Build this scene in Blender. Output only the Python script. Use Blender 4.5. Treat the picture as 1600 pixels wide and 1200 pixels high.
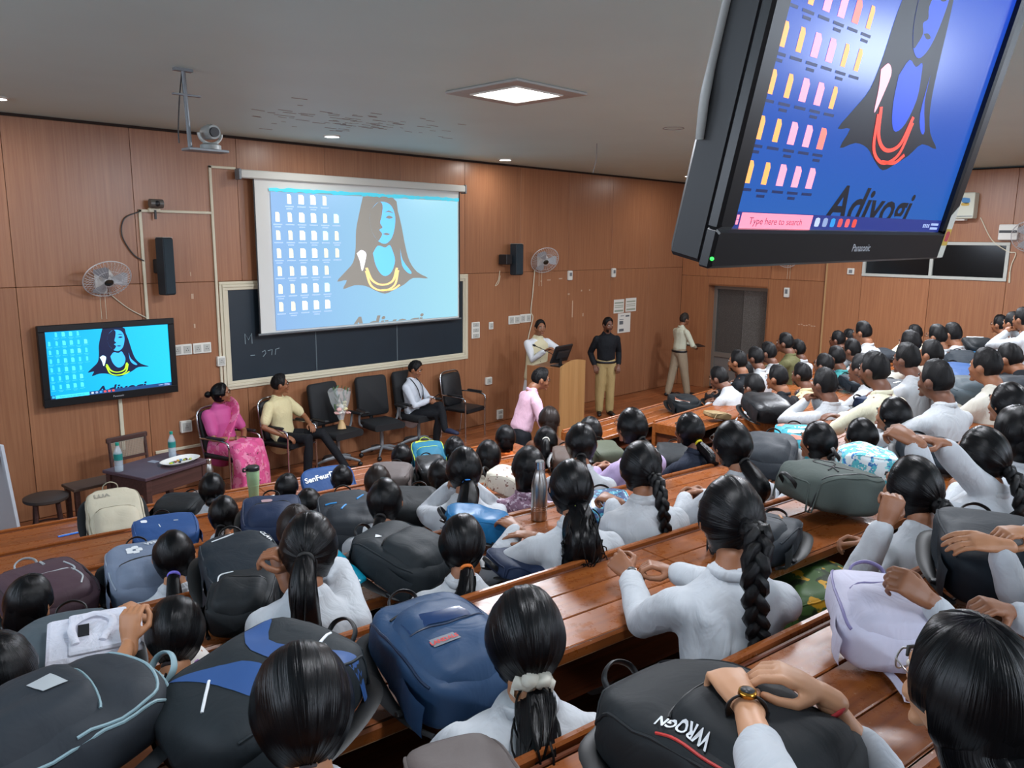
import bpy, bmesh, math, random
import numpy as np
from mathutils import Vector, Matrix, noise
from mathutils.bvhtree import BVHTree
for o in list(bpy.data.objects): bpy.data.objects.remove(o, do_unlink=True)
SC = bpy.context.scene
COL = SC.collection
rnd = random.Random(7)
# ------------------------------------------------------------------ camera
FPX = 1240.0
def nrm(v):
    v = np.asarray(v, float); return v / np.linalg.norm(v)
_Z = nrm([70, 6800, -1240.0])
_X = np.array([1258, 220, 1240.0]); _X = nrm(_X - _Z * _X.dot(_Z))
_Y = -np.cross(_Z, _X)
CM = np.stack([_X, _Y, _Z])            # camera (right, up, forward) -> world
CAMP = np.array([0.0, 0.0, 3.0])
cam_d = bpy.data.cameras.new('camera'); cam_d.sensor_width = 36.0
cam_d.lens = 36.0 * FPX / 1600.0; cam_d.clip_start = 0.05; cam_d.clip_end = 100
cam = bpy.data.objects.new('camera', cam_d); COL.objects.link(cam)
r_, u_, f_ = CM[:, 0], CM[:, 1], CM[:, 2]
cam.matrix_world = Matrix(((r_[0], u_[0], -f_[0], CAMP[0]), (r_[1], u_[1], -f_[1], CAMP[1]), (r_[2], u_[2], -f_[2], CAMP[2]), (0, 0, 0, 1)))
SC.camera = cam
# ------------------------------------------------------------------ world, exposure
w = bpy.data.worlds.new('world'); SC.world = w; w.use_nodes = True
w.node_tree.nodes['Background'].inputs[0].default_value = (0.75, 0.85, 1.0, 1)
w.node_tree.nodes['Background'].inputs[1].default_value = 0.05
SC.view_settings.view_transform = 'Standard'; SC.view_settings.look = 'None'
SC.view_settings.exposure = 0.42; SC.view_settings.gamma = 1.0
try: SC.view_settings.use_curve_mapping = False
except Exception: pass
try: SC.cycles.max_bounces = 7; SC.cycles.glossy_bounces = 2; SC.cycles.transparent_max_bounces = 6
except Exception: pass
# ------------------------------------------------------------------ ceiling panel lamps (the fittings themselves are built further down)
ZC = 4.15
PANELS = [(4.81, 4.77), (7.2, 3.1), (11.4, 4.2), (9.6, 3.3), (1.4, 1.0), (4.6, 1.5), (9.4, 0.2), (1.4, -2.0), (5.2, -2.2)]
PWATT = [150, 75, 95, 70, 22, 34, 50, 20, 26]
DOWNL = [(5.37, 8.38), (8.63, 8.78), (1.95, 8.36), (12.9, 8.3)]
def area(name, x, y, z, size, power, col=(1, .97, .93)):
    l = bpy.data.lights.new(name, 'AREA'); l.energy = power; l.size = size; l.color = col
    o = bpy.data.objects.new(name, l); COL.objects.link(o); o.location = (x, y, z)
    return o
LAMPS = [area('panel_light', x, y, ZC - .012, .48, PWATT[i], (.93, .975, 1.06)) for i, (x, y) in enumerate(PANELS)]
def fill(name, x, y, z, sx, sz, power, rz):  # area light for an added, unseen window
    l = bpy.data.lights.new(name, 'AREA'); l.shape = 'RECTANGLE'; l.size = sx; l.size_y = sz; l.energy = power; l.color = (.86, .95, 1.1)
    o = bpy.data.objects.new(name, l); COL.objects.link(o); o.location = (x, y, z); o.rotation_euler = (math.pi / 2, 0, rz); return o
FILLW = [('left', -2.66, 1.6), ('left', -2.66, 4.4), ('left', -2.66, 7.2), ('back', 1.6, -3.66), ('back', 5.8, -3.66), ('back', 10.0, -3.66)]   # made-up windows out of view behind and left, added to brighten the ceiling
for side_, a_, b_ in FILLW: fill('window_fill', a_ + (.02 if side_ == 'left' else 0), b_ + (0 if side_ == 'left' else .02), 3.5, 2.1, .7, 29 if side_ == 'left' else 46, -math.pi / 2 if side_ == 'left' else 0)
LAMPS2 = [area('downlight_glow', x, y, ZC - .012, .10, 9) for x, y in DOWNL]
# ------------------------------------------------------------------ projection helpers (pixel of the 1600x1200 photograph -> place in the room)
def ray(x, y): return CM @ np.array([x - 800, 600 - y, FPX])
def onz(x, y, z): r = ray(x, y); return CAMP + r * ((z - CAMP[2]) / r[2])
def ony(x, y, Y): r = ray(x, y); return CAMP + r * (Y / r[1])
def onx(x, y, X): r = ray(x, y); return CAMP + r * (X / r[0])
def at(x, y, d): return CAMP + ray(x, y) * d / FPX
# ------------------------------------------------------------------ materials
MATS = {}
def lin(c):
    if isinstance(c, str):
        c = c.lstrip('#'); c = [int(c[i:i + 2], 16) / 255 for i in (0, 2, 4)]
    return tuple((v / 12.92 if v <= .04045 else ((v + .055) / 1.055) ** 2.4) for v in c)
def mat(name, col, rough=.6, metal=0.0, bump=0, bscale=200, var=0, vscale=8, stretch=None, emit=0, alpha=1, trans=0, spec=.5, sheen=0, coat=0, ior=None):
    if name in MATS: return MATS[name]
    m = bpy.data.materials.new(name); m.use_nodes = True; MATS[name] = m
    nt = m.node_tree; b = nt.nodes['Principled BSDF']; N = nt.nodes.new; L = nt.links.new
    c = lin(col) + (1,)
    b.inputs['Base Color'].default_value = c; b.inputs['Roughness'].default_value = rough
    b.inputs['Metallic'].default_value = metal; b.inputs['Specular IOR Level'].default_value = spec
    if sheen: b.inputs['Sheen Weight'].default_value = sheen
    if coat: b.inputs['Coat Weight'].default_value = coat; b.inputs['Coat Roughness'].default_value = .12
    if trans: b.inputs['Transmission Weight'].default_value = trans
    if ior: b.inputs['IOR'].default_value = ior
    if alpha < 1: b.inputs['Alpha'].default_value = alpha
    if emit:
        b.inputs['Emission Color'].default_value = c; b.inputs['Emission Strength'].default_value = emit
    if bump or var:
        tc = N('ShaderNodeTexCoord'); mp = N('ShaderNodeMapping'); L(tc.outputs['Object'], mp.inputs[0])
        if stretch: mp.inputs['Scale'].default_value = stretch
    if var:
        n = N('ShaderNodeTexNoise'); n.inputs['Scale'].default_value = vscale; n.inputs['Detail'].default_value = 4; L(mp.outputs[0], n.inputs[0])
        mr = N('ShaderNodeMapRange'); mr.inputs['To Min'].default_value = 1 - var; mr.inputs['To Max'].default_value = 1 + var; L(n.outputs[0], mr.inputs[0])
        mx = N('ShaderNodeMix'); mx.data_type = 'RGBA'; mx.blend_type = 'MULTIPLY'; mx.inputs[0].default_value = 1
        mx.inputs[6].default_value = c; L(mr.outputs[0], mx.inputs[7]); L(mx.outputs[2], b.inputs['Base Color'])
    if bump:
        n2 = N('ShaderNodeTexNoise'); n2.inputs['Scale'].default_value = bscale; n2.inputs['Detail'].default_value = 3; L(mp.outputs[0], n2.inputs[0])
        bp = N('ShaderNodeBump'); bp.inputs['Strength'].default_value = bump; bp.inputs['Distance'].default_value = .01
        L(n2.outputs[0], bp.inputs['Height']); L(bp.outputs[0], b.inputs['Normal'])
    return m
def wood(name, c1, c2, rough=.35, axis=2, sc=1.0, worn=0, rnd_amt=.12, spec=.5):
    """laminate/plank grain stretched along one local axis, with a little per-piece tint"""
    if name in MATS: return MATS[name]
    m = bpy.data.materials.new(name); m.use_nodes = True; MATS[name] = m
    nt = m.node_tree; b = nt.nodes['Principled BSDF']; N = nt.nodes.new; L = nt.links.new
    tc = N('ShaderNodeTexCoord'); mp = N('ShaderNodeMapping'); L(tc.outputs['Object'], mp.inputs[0])
    s = [55 * sc] * 3; s[axis] = 1.3 * sc; mp.inputs['Scale'].default_value = s
    oi = N('ShaderNodeObjectInfo'); cb = N('ShaderNodeVectorMath'); cb.operation = 'MULTIPLY'
    cb.inputs[1].default_value = (31, 17, 23); L(oi.outputs['Random'], cb.inputs[0]); ad = N('ShaderNodeVectorMath')
    L(mp.outputs[0], ad.inputs[0]); L(cb.outputs[0], ad.inputs[1])
    n = N('ShaderNodeTexNoise'); n.inputs['Scale'].default_value = 1; n.inputs['Detail'].default_value = 5; n.inputs['Roughness'].default_value = .65; L(ad.outputs[0], n.inputs[0])
    r = N('ShaderNodeValToRGB'); r.color_ramp.elements[0].position = .3; r.color_ramp.elements[1].position = .72
    r.color_ramp.elements[0].color = lin(c1) + (1,); r.color_ramp.elements[1].color = lin(c2) + (1,); L(n.outputs[0], r.inputs[0])
    mr = N('ShaderNodeMapRange'); mr.inputs['To Min'].default_value = 1 - rnd_amt; mr.inputs['To Max'].default_value = 1 + rnd_amt; L(oi.outputs['Random'], mr.inputs[0])
    mx = N('ShaderNodeMix'); mx.data_type = 'RGBA'; mx.blend_type = 'MULTIPLY'; mx.inputs[0].default_value = 1
    L(r.outputs[0], mx.inputs[6]); L(mr.outputs[0], mx.inputs[7]); out = mx.outputs[2]
    b.inputs['Roughness'].default_value = rough; b.inputs['Specular IOR Level'].default_value = spec
    if worn:   # scuffed varnish: patches of rougher, paler wear
        n3 = N('ShaderNodeTexNoise'); n3.inputs['Scale'].default_value = 9; n3.inputs['Detail'].default_value = 8; n3.inputs['Roughness'].default_value = .75; L(tc.outputs['Object'], n3.inputs[0])
        rr = N('ShaderNodeMapRange'); rr.inputs['From Min'].default_value = .35; rr.inputs['From Max'].default_value = .7
        rr.inputs['To Min'].default_value = rough * .6; rr.inputs['To Max'].default_value = rough * 1.7; L(n3.outputs[0], rr.inputs[0]); L(rr.outputs[0], b.inputs['Roughness'])
        n4 = N('ShaderNodeTexNoise'); n4.inputs['Scale'].default_value = 60; n4.inputs['Detail'].default_value = 3; L(tc.outputs['Object'], n4.inputs[0])
        gt = N('ShaderNodeMapRange'); gt.inputs['From Min'].default_value = .70; gt.inputs['From Max'].default_value = .78; gt.inputs['To Max'].default_value = worn; L(n4.outputs[0], gt.inputs[0])
        m2 = N('ShaderNodeMix'); m2.data_type = 'RGBA'; L(gt.outputs[0], m2.inputs[0]); L(out, m2.inputs[6]); m2.inputs[7].default_value = lin('#b9a18c') + (1,); out = m2.outputs[2]
    L(out, b.inputs['Base Color'])
    bp = N('ShaderNodeBump'); bp.inputs['Strength'].default_value = .08; bp.inputs['Distance'].default_value = .004; L(n.outputs[0], bp.inputs['Height']); L(bp.outputs[0], b.inputs['Normal'])
    return m
def pattern(name, base, spots, scale=18, rough=.7, thr=(.5,), mscale=None):
    """printed cloth: blotches of further colours scattered over a ground colour"""
    if name in MATS: return MATS[name]
    m = bpy.data.materials.new(name); m.use_nodes = True; MATS[name] = m
    nt = m.node_tree; b = nt.nodes['Principled BSDF']; N = nt.nodes.new; L = nt.links.new
    tc = N('ShaderNodeTexCoord'); b.inputs['Roughness'].default_value = rough
    prev = None
    for i, (c, s, lo) in enumerate(spots):
        mp = N('ShaderNodeMapping'); mp.inputs['Location'].default_value = (i * 3.7, i * 1.3, i * 5.1); L(tc.outputs['Object'], mp.inputs[0])
        n = N('ShaderNodeTexNoise'); n.inputs['Scale'].default_value = s; n.inputs['Detail'].default_value = 2; L(mp.outputs[0], n.inputs[0])
        g = N('ShaderNodeMapRange'); g.inputs['From Min'].default_value = lo; g.inputs['From Max'].default_value = lo + .025; L(n.outputs[0], g.inputs[0])
        mx = N('ShaderNodeMix'); mx.data_type = 'RGBA'; L(g.outputs[0], mx.inputs[0])
        if prev is None: mx.inputs[6].default_value = lin(base) + (1,)
        else: L(prev, mx.inputs[6])
        mx.inputs[7].default_value = lin(c) + (1,); prev = mx.outputs[2]
    L(prev, b.inputs['Base Color'])
    return m
def hairmat(name, col, rough=.33):
    if name in MATS: return MATS[name]
    m = bpy.data.materials.new(name); m.use_nodes = True; MATS[name] = m
    nt = m.node_tree; b = nt.nodes['Principled BSDF']; N = nt.nodes.new; L = nt.links.new
    uv = N('ShaderNodeUVMap'); mp = N('ShaderNodeMapping'); mp.inputs['Scale'].default_value = (150, 2.2, 1); L(uv.outputs[0], mp.inputs[0])
    n = N('ShaderNodeTexNoise'); n.inputs['Scale'].default_value = 1; n.inputs['Detail'].default_value = 4; L(mp.outputs[0], n.inputs[0])
    r = N('ShaderNodeValToRGB'); c = lin(col); r.color_ramp.elements[0].color = tuple(v * .5 for v in c) + (1,); r.color_ramp.elements[1].color = tuple(v * 1.7 for v in c) + (1,); L(n.outputs[0], r.inputs[0]); L(r.outputs[0], b.inputs['Base Color'])
    bp = N('ShaderNodeBump'); bp.inputs['Strength'].default_value = .55; bp.inputs['Distance'].default_value = .003; L(n.outputs[0], bp.inputs['Height']); L(bp.outputs[0], b.inputs['Normal'])
    b.inputs['Roughness'].default_value = rough; b.inputs['Specular IOR Level'].default_value = .2
    tg = N('ShaderNodeTangent'); tg.direction_type = 'UV_MAP'; L(tg.outputs[0], b.inputs['Tangent']); b.inputs['Anisotropic'].default_value = .6; b.inputs['Anisotropic Rotation'].default_value = .25
    return m
def fabric(name, col, rough=.75, folds=.5, fs=14):
    if name in MATS: return MATS[name]
    m = bpy.data.materials.new(name); m.use_nodes = True; MATS[name] = m
    nt = m.node_tree; b = nt.nodes['Principled BSDF']; N = nt.nodes.new; L = nt.links.new
    b.inputs['Base Color'].default_value = lin(col) + (1,); b.inputs['Roughness'].default_value = rough; b.inputs['Specular IOR Level'].default_value = .25
    tc = N('ShaderNodeTexCoord'); n = N('ShaderNodeTexNoise'); n.inputs['Scale'].default_value = fs; n.inputs['Detail'].default_value = 3; n.inputs['Distortion'].default_value = 1.2
    mp = N('ShaderNodeMapping'); mp.inputs['Scale'].default_value = (1, 1, .55); L(tc.outputs['Object'], mp.inputs[0]); L(mp.outputs[0], n.inputs[0])
    bp = N('ShaderNodeBump'); bp.inputs['Strength'].default_value = folds; bp.inputs['Distance'].default_value = .02; L(n.outputs[0], bp.inputs['Height'])
    n2 = N('ShaderNodeTexNoise'); n2.inputs['Scale'].default_value = 900; L(tc.outputs['Object'], n2.inputs[0])
    b2 = N('ShaderNodeBump'); b2.inputs['Strength'].default_value = .12; b2.inputs['Distance'].default_value = .002; L(n2.outputs[0], b2.inputs['Height']); L(bp.outputs[0], b2.inputs['Normal']); L(b2.outputs[0], b.inputs['Normal'])
    return m
# ------------------------------------------------------------------ mesh helpers
class G:
    """collects vertices and faces; build() links them as one mesh object"""
    def __init__(s): s.v = []; s.f = []; s.uv = None
    def add(s, V, F):
        o = len(s.v); s.v += [tuple(map(float, p)) for p in V]; s.f += [tuple(i + o for i in q) for q in F]; return s
    def box(s, c, d, bev=0, rz=0, M=None):
        x, y, z = [k / 2 for k in d]
        if bev <= 0:
            V = [(-x, -y, -z), (x, -y, -z), (x, y, -z), (-x, y, -z), (-x, -y, z), (x, -y, z), (x, y, z), (-x, y, z)]
            F = [(3, 2, 1, 0), (4, 5, 6, 7), (0, 1, 5, 4), (1, 2, 6, 5), (2, 3, 7, 6), (3, 0, 4, 7)]
        else:
            b = min(bev, x * .98, y * .98, z * .98); V = []; F = []
            prof = [(-z, b), (-z + b, 0), (z - b, 0), (z, b)]
            for zz, k in prof:
                X, Y = x - k, y - k; q = b * .6 if k == 0 else b * .6
                X2, Y2 = X - q, Y - q
                V += [(-X2, -Y, zz), (X2, -Y, zz), (X, -Y2, zz), (X, Y2, zz), (X2, Y, zz), (-X2, Y, zz), (-X, Y2, zz), (-X, -Y2, zz)]
            F.append(tuple(range(7, -1, -1))); F.append(tuple(range(24, 32)))
            for r in range(3):
                for i in range(8): j = (i + 1) % 8; F.append((r * 8 + i, r * 8 + j, r * 8 + 8 + j, r * 8 + 8 + i))
        c_, s_ = math.cos(rz), math.sin(rz)
        V = [(c_ * a - s_ * bb + c[0], s_ * a + c_ * bb + c[1], cc + c[2]) for a, bb, cc in V]
        if M is not None: V = [tuple(M @ Vector(p)) for p in V]
        return s.add(V, F)
    def tube(s, pts, rad, n=8, caps=True, up=None):
        V, F = tube(pts, rad, n, caps, up); return s.add(V, F)
    def ell(s, c, r, nu=12, nv=8, M=None):
        V, F = ellipsoid(c, r, nu, nv)
        if M is not None: V = [tuple(M @ Vector(p)) for p in V]
        return s.add(V, F)
    def lathe(s, prof, n=20, c=(0, 0, 0)):
        V = []; F = []
        for r, z in prof:
            for i in range(n): a = 2 * math.pi * i / n; V.append((c[0] + r * math.cos(a), c[1] + r * math.sin(a), c[2] + z))
        for k in range(len(prof) - 1):
            for i in range(n): j = (i + 1) % n; F.append((k * n + i, k * n + j, k * n + n + j, k * n + n + i))
        F.append(tuple(range(n - 1, -1, -1))); F.append(tuple(range((len(prof) - 1) * n, len(prof) * n)))
        return s.add(V, F)
    def prism(s, poly, d0, d1, M=None):
        """polygon in local XY, from z d0 to d1; M places it"""
        n = len(poly); V = [(a, b, d0) for a, b in poly] + [(a, b, d1) for a, b in poly]
        F = [tuple(range(n - 1, -1, -1)), tuple(range(n, 2 * n))] + [(i, (i + 1) % n, n + (i + 1) % n, n + i) for i in range(n)]
        if M is not None: V = [tuple(M @ Vector(p)) for p in V]
        return s.add(V, F)
    def xf(s, M): s.v = [tuple(M @ Vector(p)) for p in s.v]; return s
    def mesh(s, name, m=None, smooth=None):
        me = bpy.data.meshes.new(name); me.from_pydata(s.v, [], s.f)
        if s.uv is not None:
            ul = me.uv_layers.new(name='UVMap'); li = np.empty(len(me.loops), np.int32); me.loops.foreach_get('vertex_index', li)
            ul.data.foreach_set('uv', np.asarray(s.uv, np.float32)[li].ravel())
        finish(me, smooth)
        if m: me.materials.append(m)
        return me
    def build(s, name, m, parent=None, smooth=None, loc=None, rot=None): return put(name, s.mesh(name, m, smooth), parent, loc, rot)
def finish(me, smooth):
    if smooth is not None:
        me.polygons.foreach_set('use_smooth', np.ones(len(me.polygons), bool))
        if smooth < 3.0: me.set_sharp_from_angle(angle=smooth)
    me.update()
def put(name, me, parent=None, loc=None, rot=None):
    o = bpy.data.objects.new(name, me); COL.objects.link(o)
    if parent: o.parent = parent
    if loc is not None: o.location = loc
    if rot is not None: o.rotation_euler = rot
    return o
def tag(o, label, cat, group=None, kind=None):
    o['label'] = label; o['category'] = cat
    if group: o['group'] = group
    if kind: o['kind'] = kind
    return o
def thing(name, label, cat, loc=(0, 0, 0), rz=0, group=None, rot=None):
    o = bpy.data.objects.new(name, None); o.empty_display_size = .1; COL.objects.link(o); o.location = loc
    o.rotation_euler = rot if rot is not None else (0, 0, rz)
    return tag(o, label, cat, group)
def struct(o): o['kind'] = 'structure'; return o
def frames(P, up=None):
    P = np.asarray(P, float); n = len(P); T = np.zeros_like(P)
    T[1:-1] = P[2:] - P[:-2]; T[0] = P[1] - P[0]; T[-1] = P[-1] - P[-2]
    T /= np.maximum(np.linalg.norm(T, axis=1, keepdims=True), 1e-9)
    u = np.array(up if up is not None else ((0, 0, 1) if abs(T[0][2]) < .9 else (1, 0, 0)), float)
    A = []; B = []
    for i in range(n):
        a = u - T[i] * u.dot(T[i]); l = np.linalg.norm(a)
        if l < 1e-6: a = np.array((1, 0, 0.)) - T[i] * T[i][0]; l = np.linalg.norm(a)
        a /= l; A.append(a); B.append(np.cross(T[i], a)); u = a if up is None else np.array(up, float)
    return P, T, np.array(A), np.array(B)
def tube(pts, rad, n=8, caps=True, up=None):
    P, T, A, B = frames(pts, up); m = len(P)
    if np.isscalar(rad): rad = [rad] * m
    R = [(r, r) if np.isscalar(r) else r for r in rad]
    an = np.arange(n) * 2 * math.pi / n; V = []
    for i in range(m): V += [tuple(P[i] + A[i] * R[i][0] * math.cos(a) + B[i] * R[i][1] * math.sin(a)) for a in an]
    F = [(k * n + i, k * n + (i + 1) % n, k * n + n + (i + 1) % n, k * n + n + i) for k in range(m - 1) for i in range(n)]
    if caps: F.append(tuple(range(n - 1, -1, -1))); F.append(tuple(range((m - 1) * n, m * n)))
    return V, F
def capsule(pts, rad, n=10, up=None):
    """tube with rounded ends, closed: raw stuff for remeshing"""
    P = [np.asarray(p, float) for p in pts]; R = [(r, r) if np.isscalar(r) else tuple(r) for r in rad]
    d0 = nrm(P[0] - P[1]); d1 = nrm(P[-1] - P[-2]); e0 = min(R[0]); e1 = min(R[-1])
    PP = [P[0] + d0 * e0 * .95, P[0] + d0 * e0 * .7] + P + [P[-1] + d1 * e1 * .7, P[-1] + d1 * e1 * .95]
    sc = lambda r, k: (r[0] * k, r[1] * k)
    RR = [sc(R[0], .3), sc(R[0], .72)] + R + [sc(R[-1], .72), sc(R[-1], .3)]
    return tube(PP, RR, n, True, up)
def ellipsoid(c, r, nu=12, nv=8):
    V = [(c[0], c[1], c[2] - r[2])]; F = []
    for k in range(1, nv):
        t = -math.pi / 2 + math.pi * k / nv
        V += [(c[0] + r[0] * math.cos(t) * math.cos(2 * math.pi * i / nu), c[1] + r[1] * math.cos(t) * math.sin(2 * math.pi * i / nu), c[2] + r[2] * math.sin(t)) for i in range(nu)]
    V.append((c[0], c[1], c[2] + r[2])); last = len(V) - 1
    for i in range(nu):
        j = (i + 1) % nu; F.append((0, 1 + j, 1 + i)); F.append((last, last - nu + i, last - nu + j))
        for k in range(nv - 2): a = 1 + k * nu; F.append((a + i, a + j, a + nu + j, a + nu + i))
    return V, F
def bez(pts, n=12):
    """Catmull-Rom through points"""
    P = [np.asarray(p, float) for p in pts]; P = [2 * P[0] - P[1]] + P + [2 * P[-1] - P[-2]]; out = []
    for i in range(1, len(P) - 2):
        for k in range(n):
            t = k / n; a, b, c, d = P[i - 1], P[i], P[i + 1], P[i + 2]
            out.append(.5 * ((2 * b) + (-a + c) * t + (2 * a - 5 * b + 4 * c - d) * t * t + (-a + 3 * b - 3 * c + d) * t ** 3))
    out.append(P[-2]); return out
SCR = bpy.data.scenes.new('scratch')
def evald(o):
    SCR.collection.objects.link(o); vl = SCR.view_layers[0]; vl.update(); return o.evaluated_get(vl.depsgraph)
def remesh(V, F, vox, it=6, fac=.5):
    me = bpy.data.meshes.new('tmp'); me.from_pydata([tuple(p) for p in V], [], F); o = bpy.data.objects.new('tmp', me)
    r = o.modifiers.new('r', 'REMESH'); r.mode = 'VOXEL'; r.voxel_size = vox
    if it: s = o.modifiers.new('s', 'SMOOTH'); s.factor = fac; s.iterations = it
    ev = evald(o); m2 = ev.to_mesh()
    a = np.empty(len(m2.vertices) * 3, np.float32); m2.vertices.foreach_get('co', a); v = a.reshape(-1, 3).astype(float)
    lt = np.empty(len(m2.polygons), np.int32); m2.polygons.foreach_get('loop_total', lt); li = np.empty(len(m2.loops), np.int32); m2.loops.foreach_get('vertex_index', li); li = li.tolist(); f = []; k = 0
    for n in lt.tolist(): f.append(tuple(li[k:k + n])); k += n
    ev.to_mesh_clear()
    bpy.data.objects.remove(o, do_unlink=True); bpy.data.meshes.remove(me)
    return v, f
def text_mesh(txt, size=.1, depth=.0, bold=0, shear=0):
    """flat lettering in local XY, left-baseline at the origin -> verts, faces"""
    cu = bpy.data.curves.new('t', 'FONT'); cu.body = txt; cu.size = size; cu.extrude = depth; cu.offset = bold; cu.shear = shear; cu.resolution_u = 3
    o = bpy.data.objects.new('t', cu); ev = evald(o); me = ev.to_mesh()
    V = [tuple(v.co) for v in me.vertices]; F = [tuple(p.vertices) for p in me.polygons]; ev.to_mesh_clear()
    bpy.data.objects.remove(o, do_unlink=True); bpy.data.curves.remove(cu); return V, F
# ================================================================== the room
R90 = math.pi / 2
XR, YF, XL, YB = 14.35, 9.3, -2.7, -3.7
M_wall = wood('wall_laminate', '#8c5c40', '#a47352', .34, 2, .8, rnd_amt=.06)
M_wallR = wood('wall_laminate_right', '#925d3e', '#aa754f', .36, 2, .8, rnd_amt=.06)
M_dark = mat('dark_gap', '#2a1a12', .8)
M_ceil = mat('ceiling_paint', '#cdeced', .55, bump=.05, bscale=6, var=.05, vscale=1.5)
M_white = mat('white_plastic', '#dcdcd4', .45)
M_cream = mat('cream_paint', '#cfc8b0', .5)
M_black = mat('black_plastic', '#15171a', .45)
M_chrome = mat('chrome', '#c9ccd0', .18, 1)
M_steel = mat('brushed_steel', '#a9a6a2', .28, 1)
M_grey = mat('grey_metal', '#7d8286', .5, .3)
M_desk = wood('desk_teak', '#753d1c', '#965526', .30, 0, .8, worn=.7, spec=.3)
M_deskd = wood('desk_teak_dark', '#4a2515', '#6a371f', .38, 0, .8)
M_floorw = wood('floor_plank', '#7a4326', '#a0623c', .32, 0, .7, rnd_amt=.22)
M_conc = mat('tier_floor', '#4a3f3a', .7, var=.15, vscale=3)
def wallset(name, panels, m, slab):
    g = G(); g.box(*slab); o = struct(g.build(name, M_dark))
    cache = {}
    for (cx, cy, cz, dx, dy, dz) in panels:
        k = (round(dx, 3), round(dy, 3), round(dz, 3))
        if k not in cache: cache[k] = G().box((0, 0, 0), k, .004).mesh('wall_panel', m)
        put('wall_panel', cache[k], o, (cx, cy, cz))
    return o
pn = []
x = XL
while x < XR - .05:
    wd = min(1.22, XR - x)
    for z0, z1 in ((0, 2.465), (2.465, ZC)): pn.append((x + wd / 2, YF + .01, (z0 + z1) / 2, wd - .005, .02, z1 - z0 - .004))
    x += 1.22
W_front = wallset('wall_front', pn, M_wall, ((5.8, YF + .07, 2), (17.3, .1, 4.4)))
# right wall: panels around the door recess and the strip windows; beyond y=6.2 the wall stands 8 cm proud
pn = []
def rpan(y0, y1, z0, z1, xo=0.0):
    n = max(1, round((y1 - y0) / 1.22))
    for i in range(n):
        a, b = y0 + (y1 - y0) * i / n, y0 + (y1 - y0) * (i + 1) / n
        pn.append((XR + .01 - xo, (a + b) / 2, (z0 + z1) / 2, .02, b - a - .005, z1 - z0 - .004))
DY0, DY1, DZ = 7.36, 8.66, 2.12
rpan(DY1, YF, 0, 2.3); rpan(6.2, DY0, 0, 2.3); rpan(DY0, DY1, DZ, 2.3)
rpan(6.2, 7.32, 2.3, ZC); rpan(8.7, YF, 2.3, ZC); rpan(7.32, 8.7, 2.3, 2.56); rpan(7.32, 8.7, 3.04, ZC)
PJ = .08
rpan(YB, 3.35, 0, ZC, PJ); rpan(3.35, 5.57, 0, 2.43, PJ); rpan(3.35, 5.57, 3.03, ZC, PJ); rpan(5.57, 6.2, 0, ZC, PJ)
W_right = wallset('wall_right', pn, M_wallR, ((XR + .42, 2.8, 2), (.1, 13.2, 4.4)))
g = G(); g.box((XR + .06 - PJ / 2, 6.2, 2.08), (.14 + PJ, .03, 4.14)); g.build('corner_trim', mat('pale_edge', '#b08a5e', .5), W_right)
g = G()   # door reveal
g.box((XR + .16, DY1 + .015, DZ / 2), (.32, .03, DZ)); g.box((XR + .16, DY0 - .015, DZ / 2), (.32, .03, DZ)); g.box((XR + .16, (DY0 + DY1) / 2, DZ + .015), (.32, DY1 - DY0, .03))
g.build('door_reveal', M_wallR, W_right)
struct(G().box((XL - .05, 2.8, 2), (.1, 13.2, 4.4)).build('wall_left', M_wall))
struct(G().box((5.8, YB - .05, 2), (17.3, .1, 4.4)).build('wall_back', M_wall))
struct(G().box((5.8, 2.8, ZC + .08), (17.3, 13.2, .1)).build('ceiling', M_ceil))
for i, (sd, a_, b_) in enumerate(FILLW):  # frames and glowing panes of the invented windows
    w_ = struct(thing('window_%d' % (i + 3), 'high daylight strip window added unseen in the %s wall to light the hall, number %d' % (sd, i + 1), 'window', (a_ - (.04 if sd == 'left' else 0), b_ - (0 if sd == 'left' else .04), 3.5), R90 if sd == 'left' else 0)); g = G()
    for a, b, c, e in ((-1.12, 1.12, -.42, -.36), (-1.12, 1.12, .36, .42), (-1.12, -1.06, -.36, .36), (1.06, 1.12, -.36, .36), (-.03, .03, -.36, .36)): g.box(((a + b) / 2, 0, (c + e) / 2), (b - a, .06, e - c), .004)
    g.build('window_frame', mat('window_frame', '#b9bcb4', .5), w_)
    for k in (0, 1): G().box((-.545 + 1.09 * k, 0, 0), (1.03, .012, .72)).build('pane', mat('fill_pane', '#cfe0f4', .3, emit=2.2), w_)
# ceiling soffit with openings for the panels is one sheet: the fittings stand just under it
# door
d = struct(thing('door_1', 'grey aluminium door with two textured glass panes and a solid lower panel', 'door', (XR + .27, DY0, 0)))
M_alu = mat('grey_aluminium', '#8b8780', .42, .55)
M_glass1 = pattern('textured_glass', '#5d5b58', [('#6d6c69', 60, .52), ('#494745', 90, .6)], rough=.3)
dw = DY1 - DY0
g = G()
for a, b, c, e in ((0, .07, 0, DZ), (dw - .07, dw, 0, DZ), (.07, dw - .07, DZ - .08, DZ), (.07, dw - .07, .64, .74), (.07, dw - .07, 0, .12)): g.box((0, (a + b) / 2, (c + e) / 2), (.06, b - a, e - c), .004)
g.build('door_frame', M_alu, d)
G().box((.012, dw / 2, .38), (.02, dw - .14, .52)).build('lower_panel', mat('door_panel', '#6f6a66', .55), d)
G().box((.012, .07 + (dw - .14) * .25, 1.39), (.016, (dw - .14) * .5 - .012, 1.30)).build('pane', M_glass1, d)
G().box((.024, .07 + (dw - .14) * .75, 1.39), (.016, (dw - .14) * .5 - .012, 1.30)).build('pane', pattern('textured_glass_dark', '#474543', [('#5a5855', 70, .55)], rough=.3), d)
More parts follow.
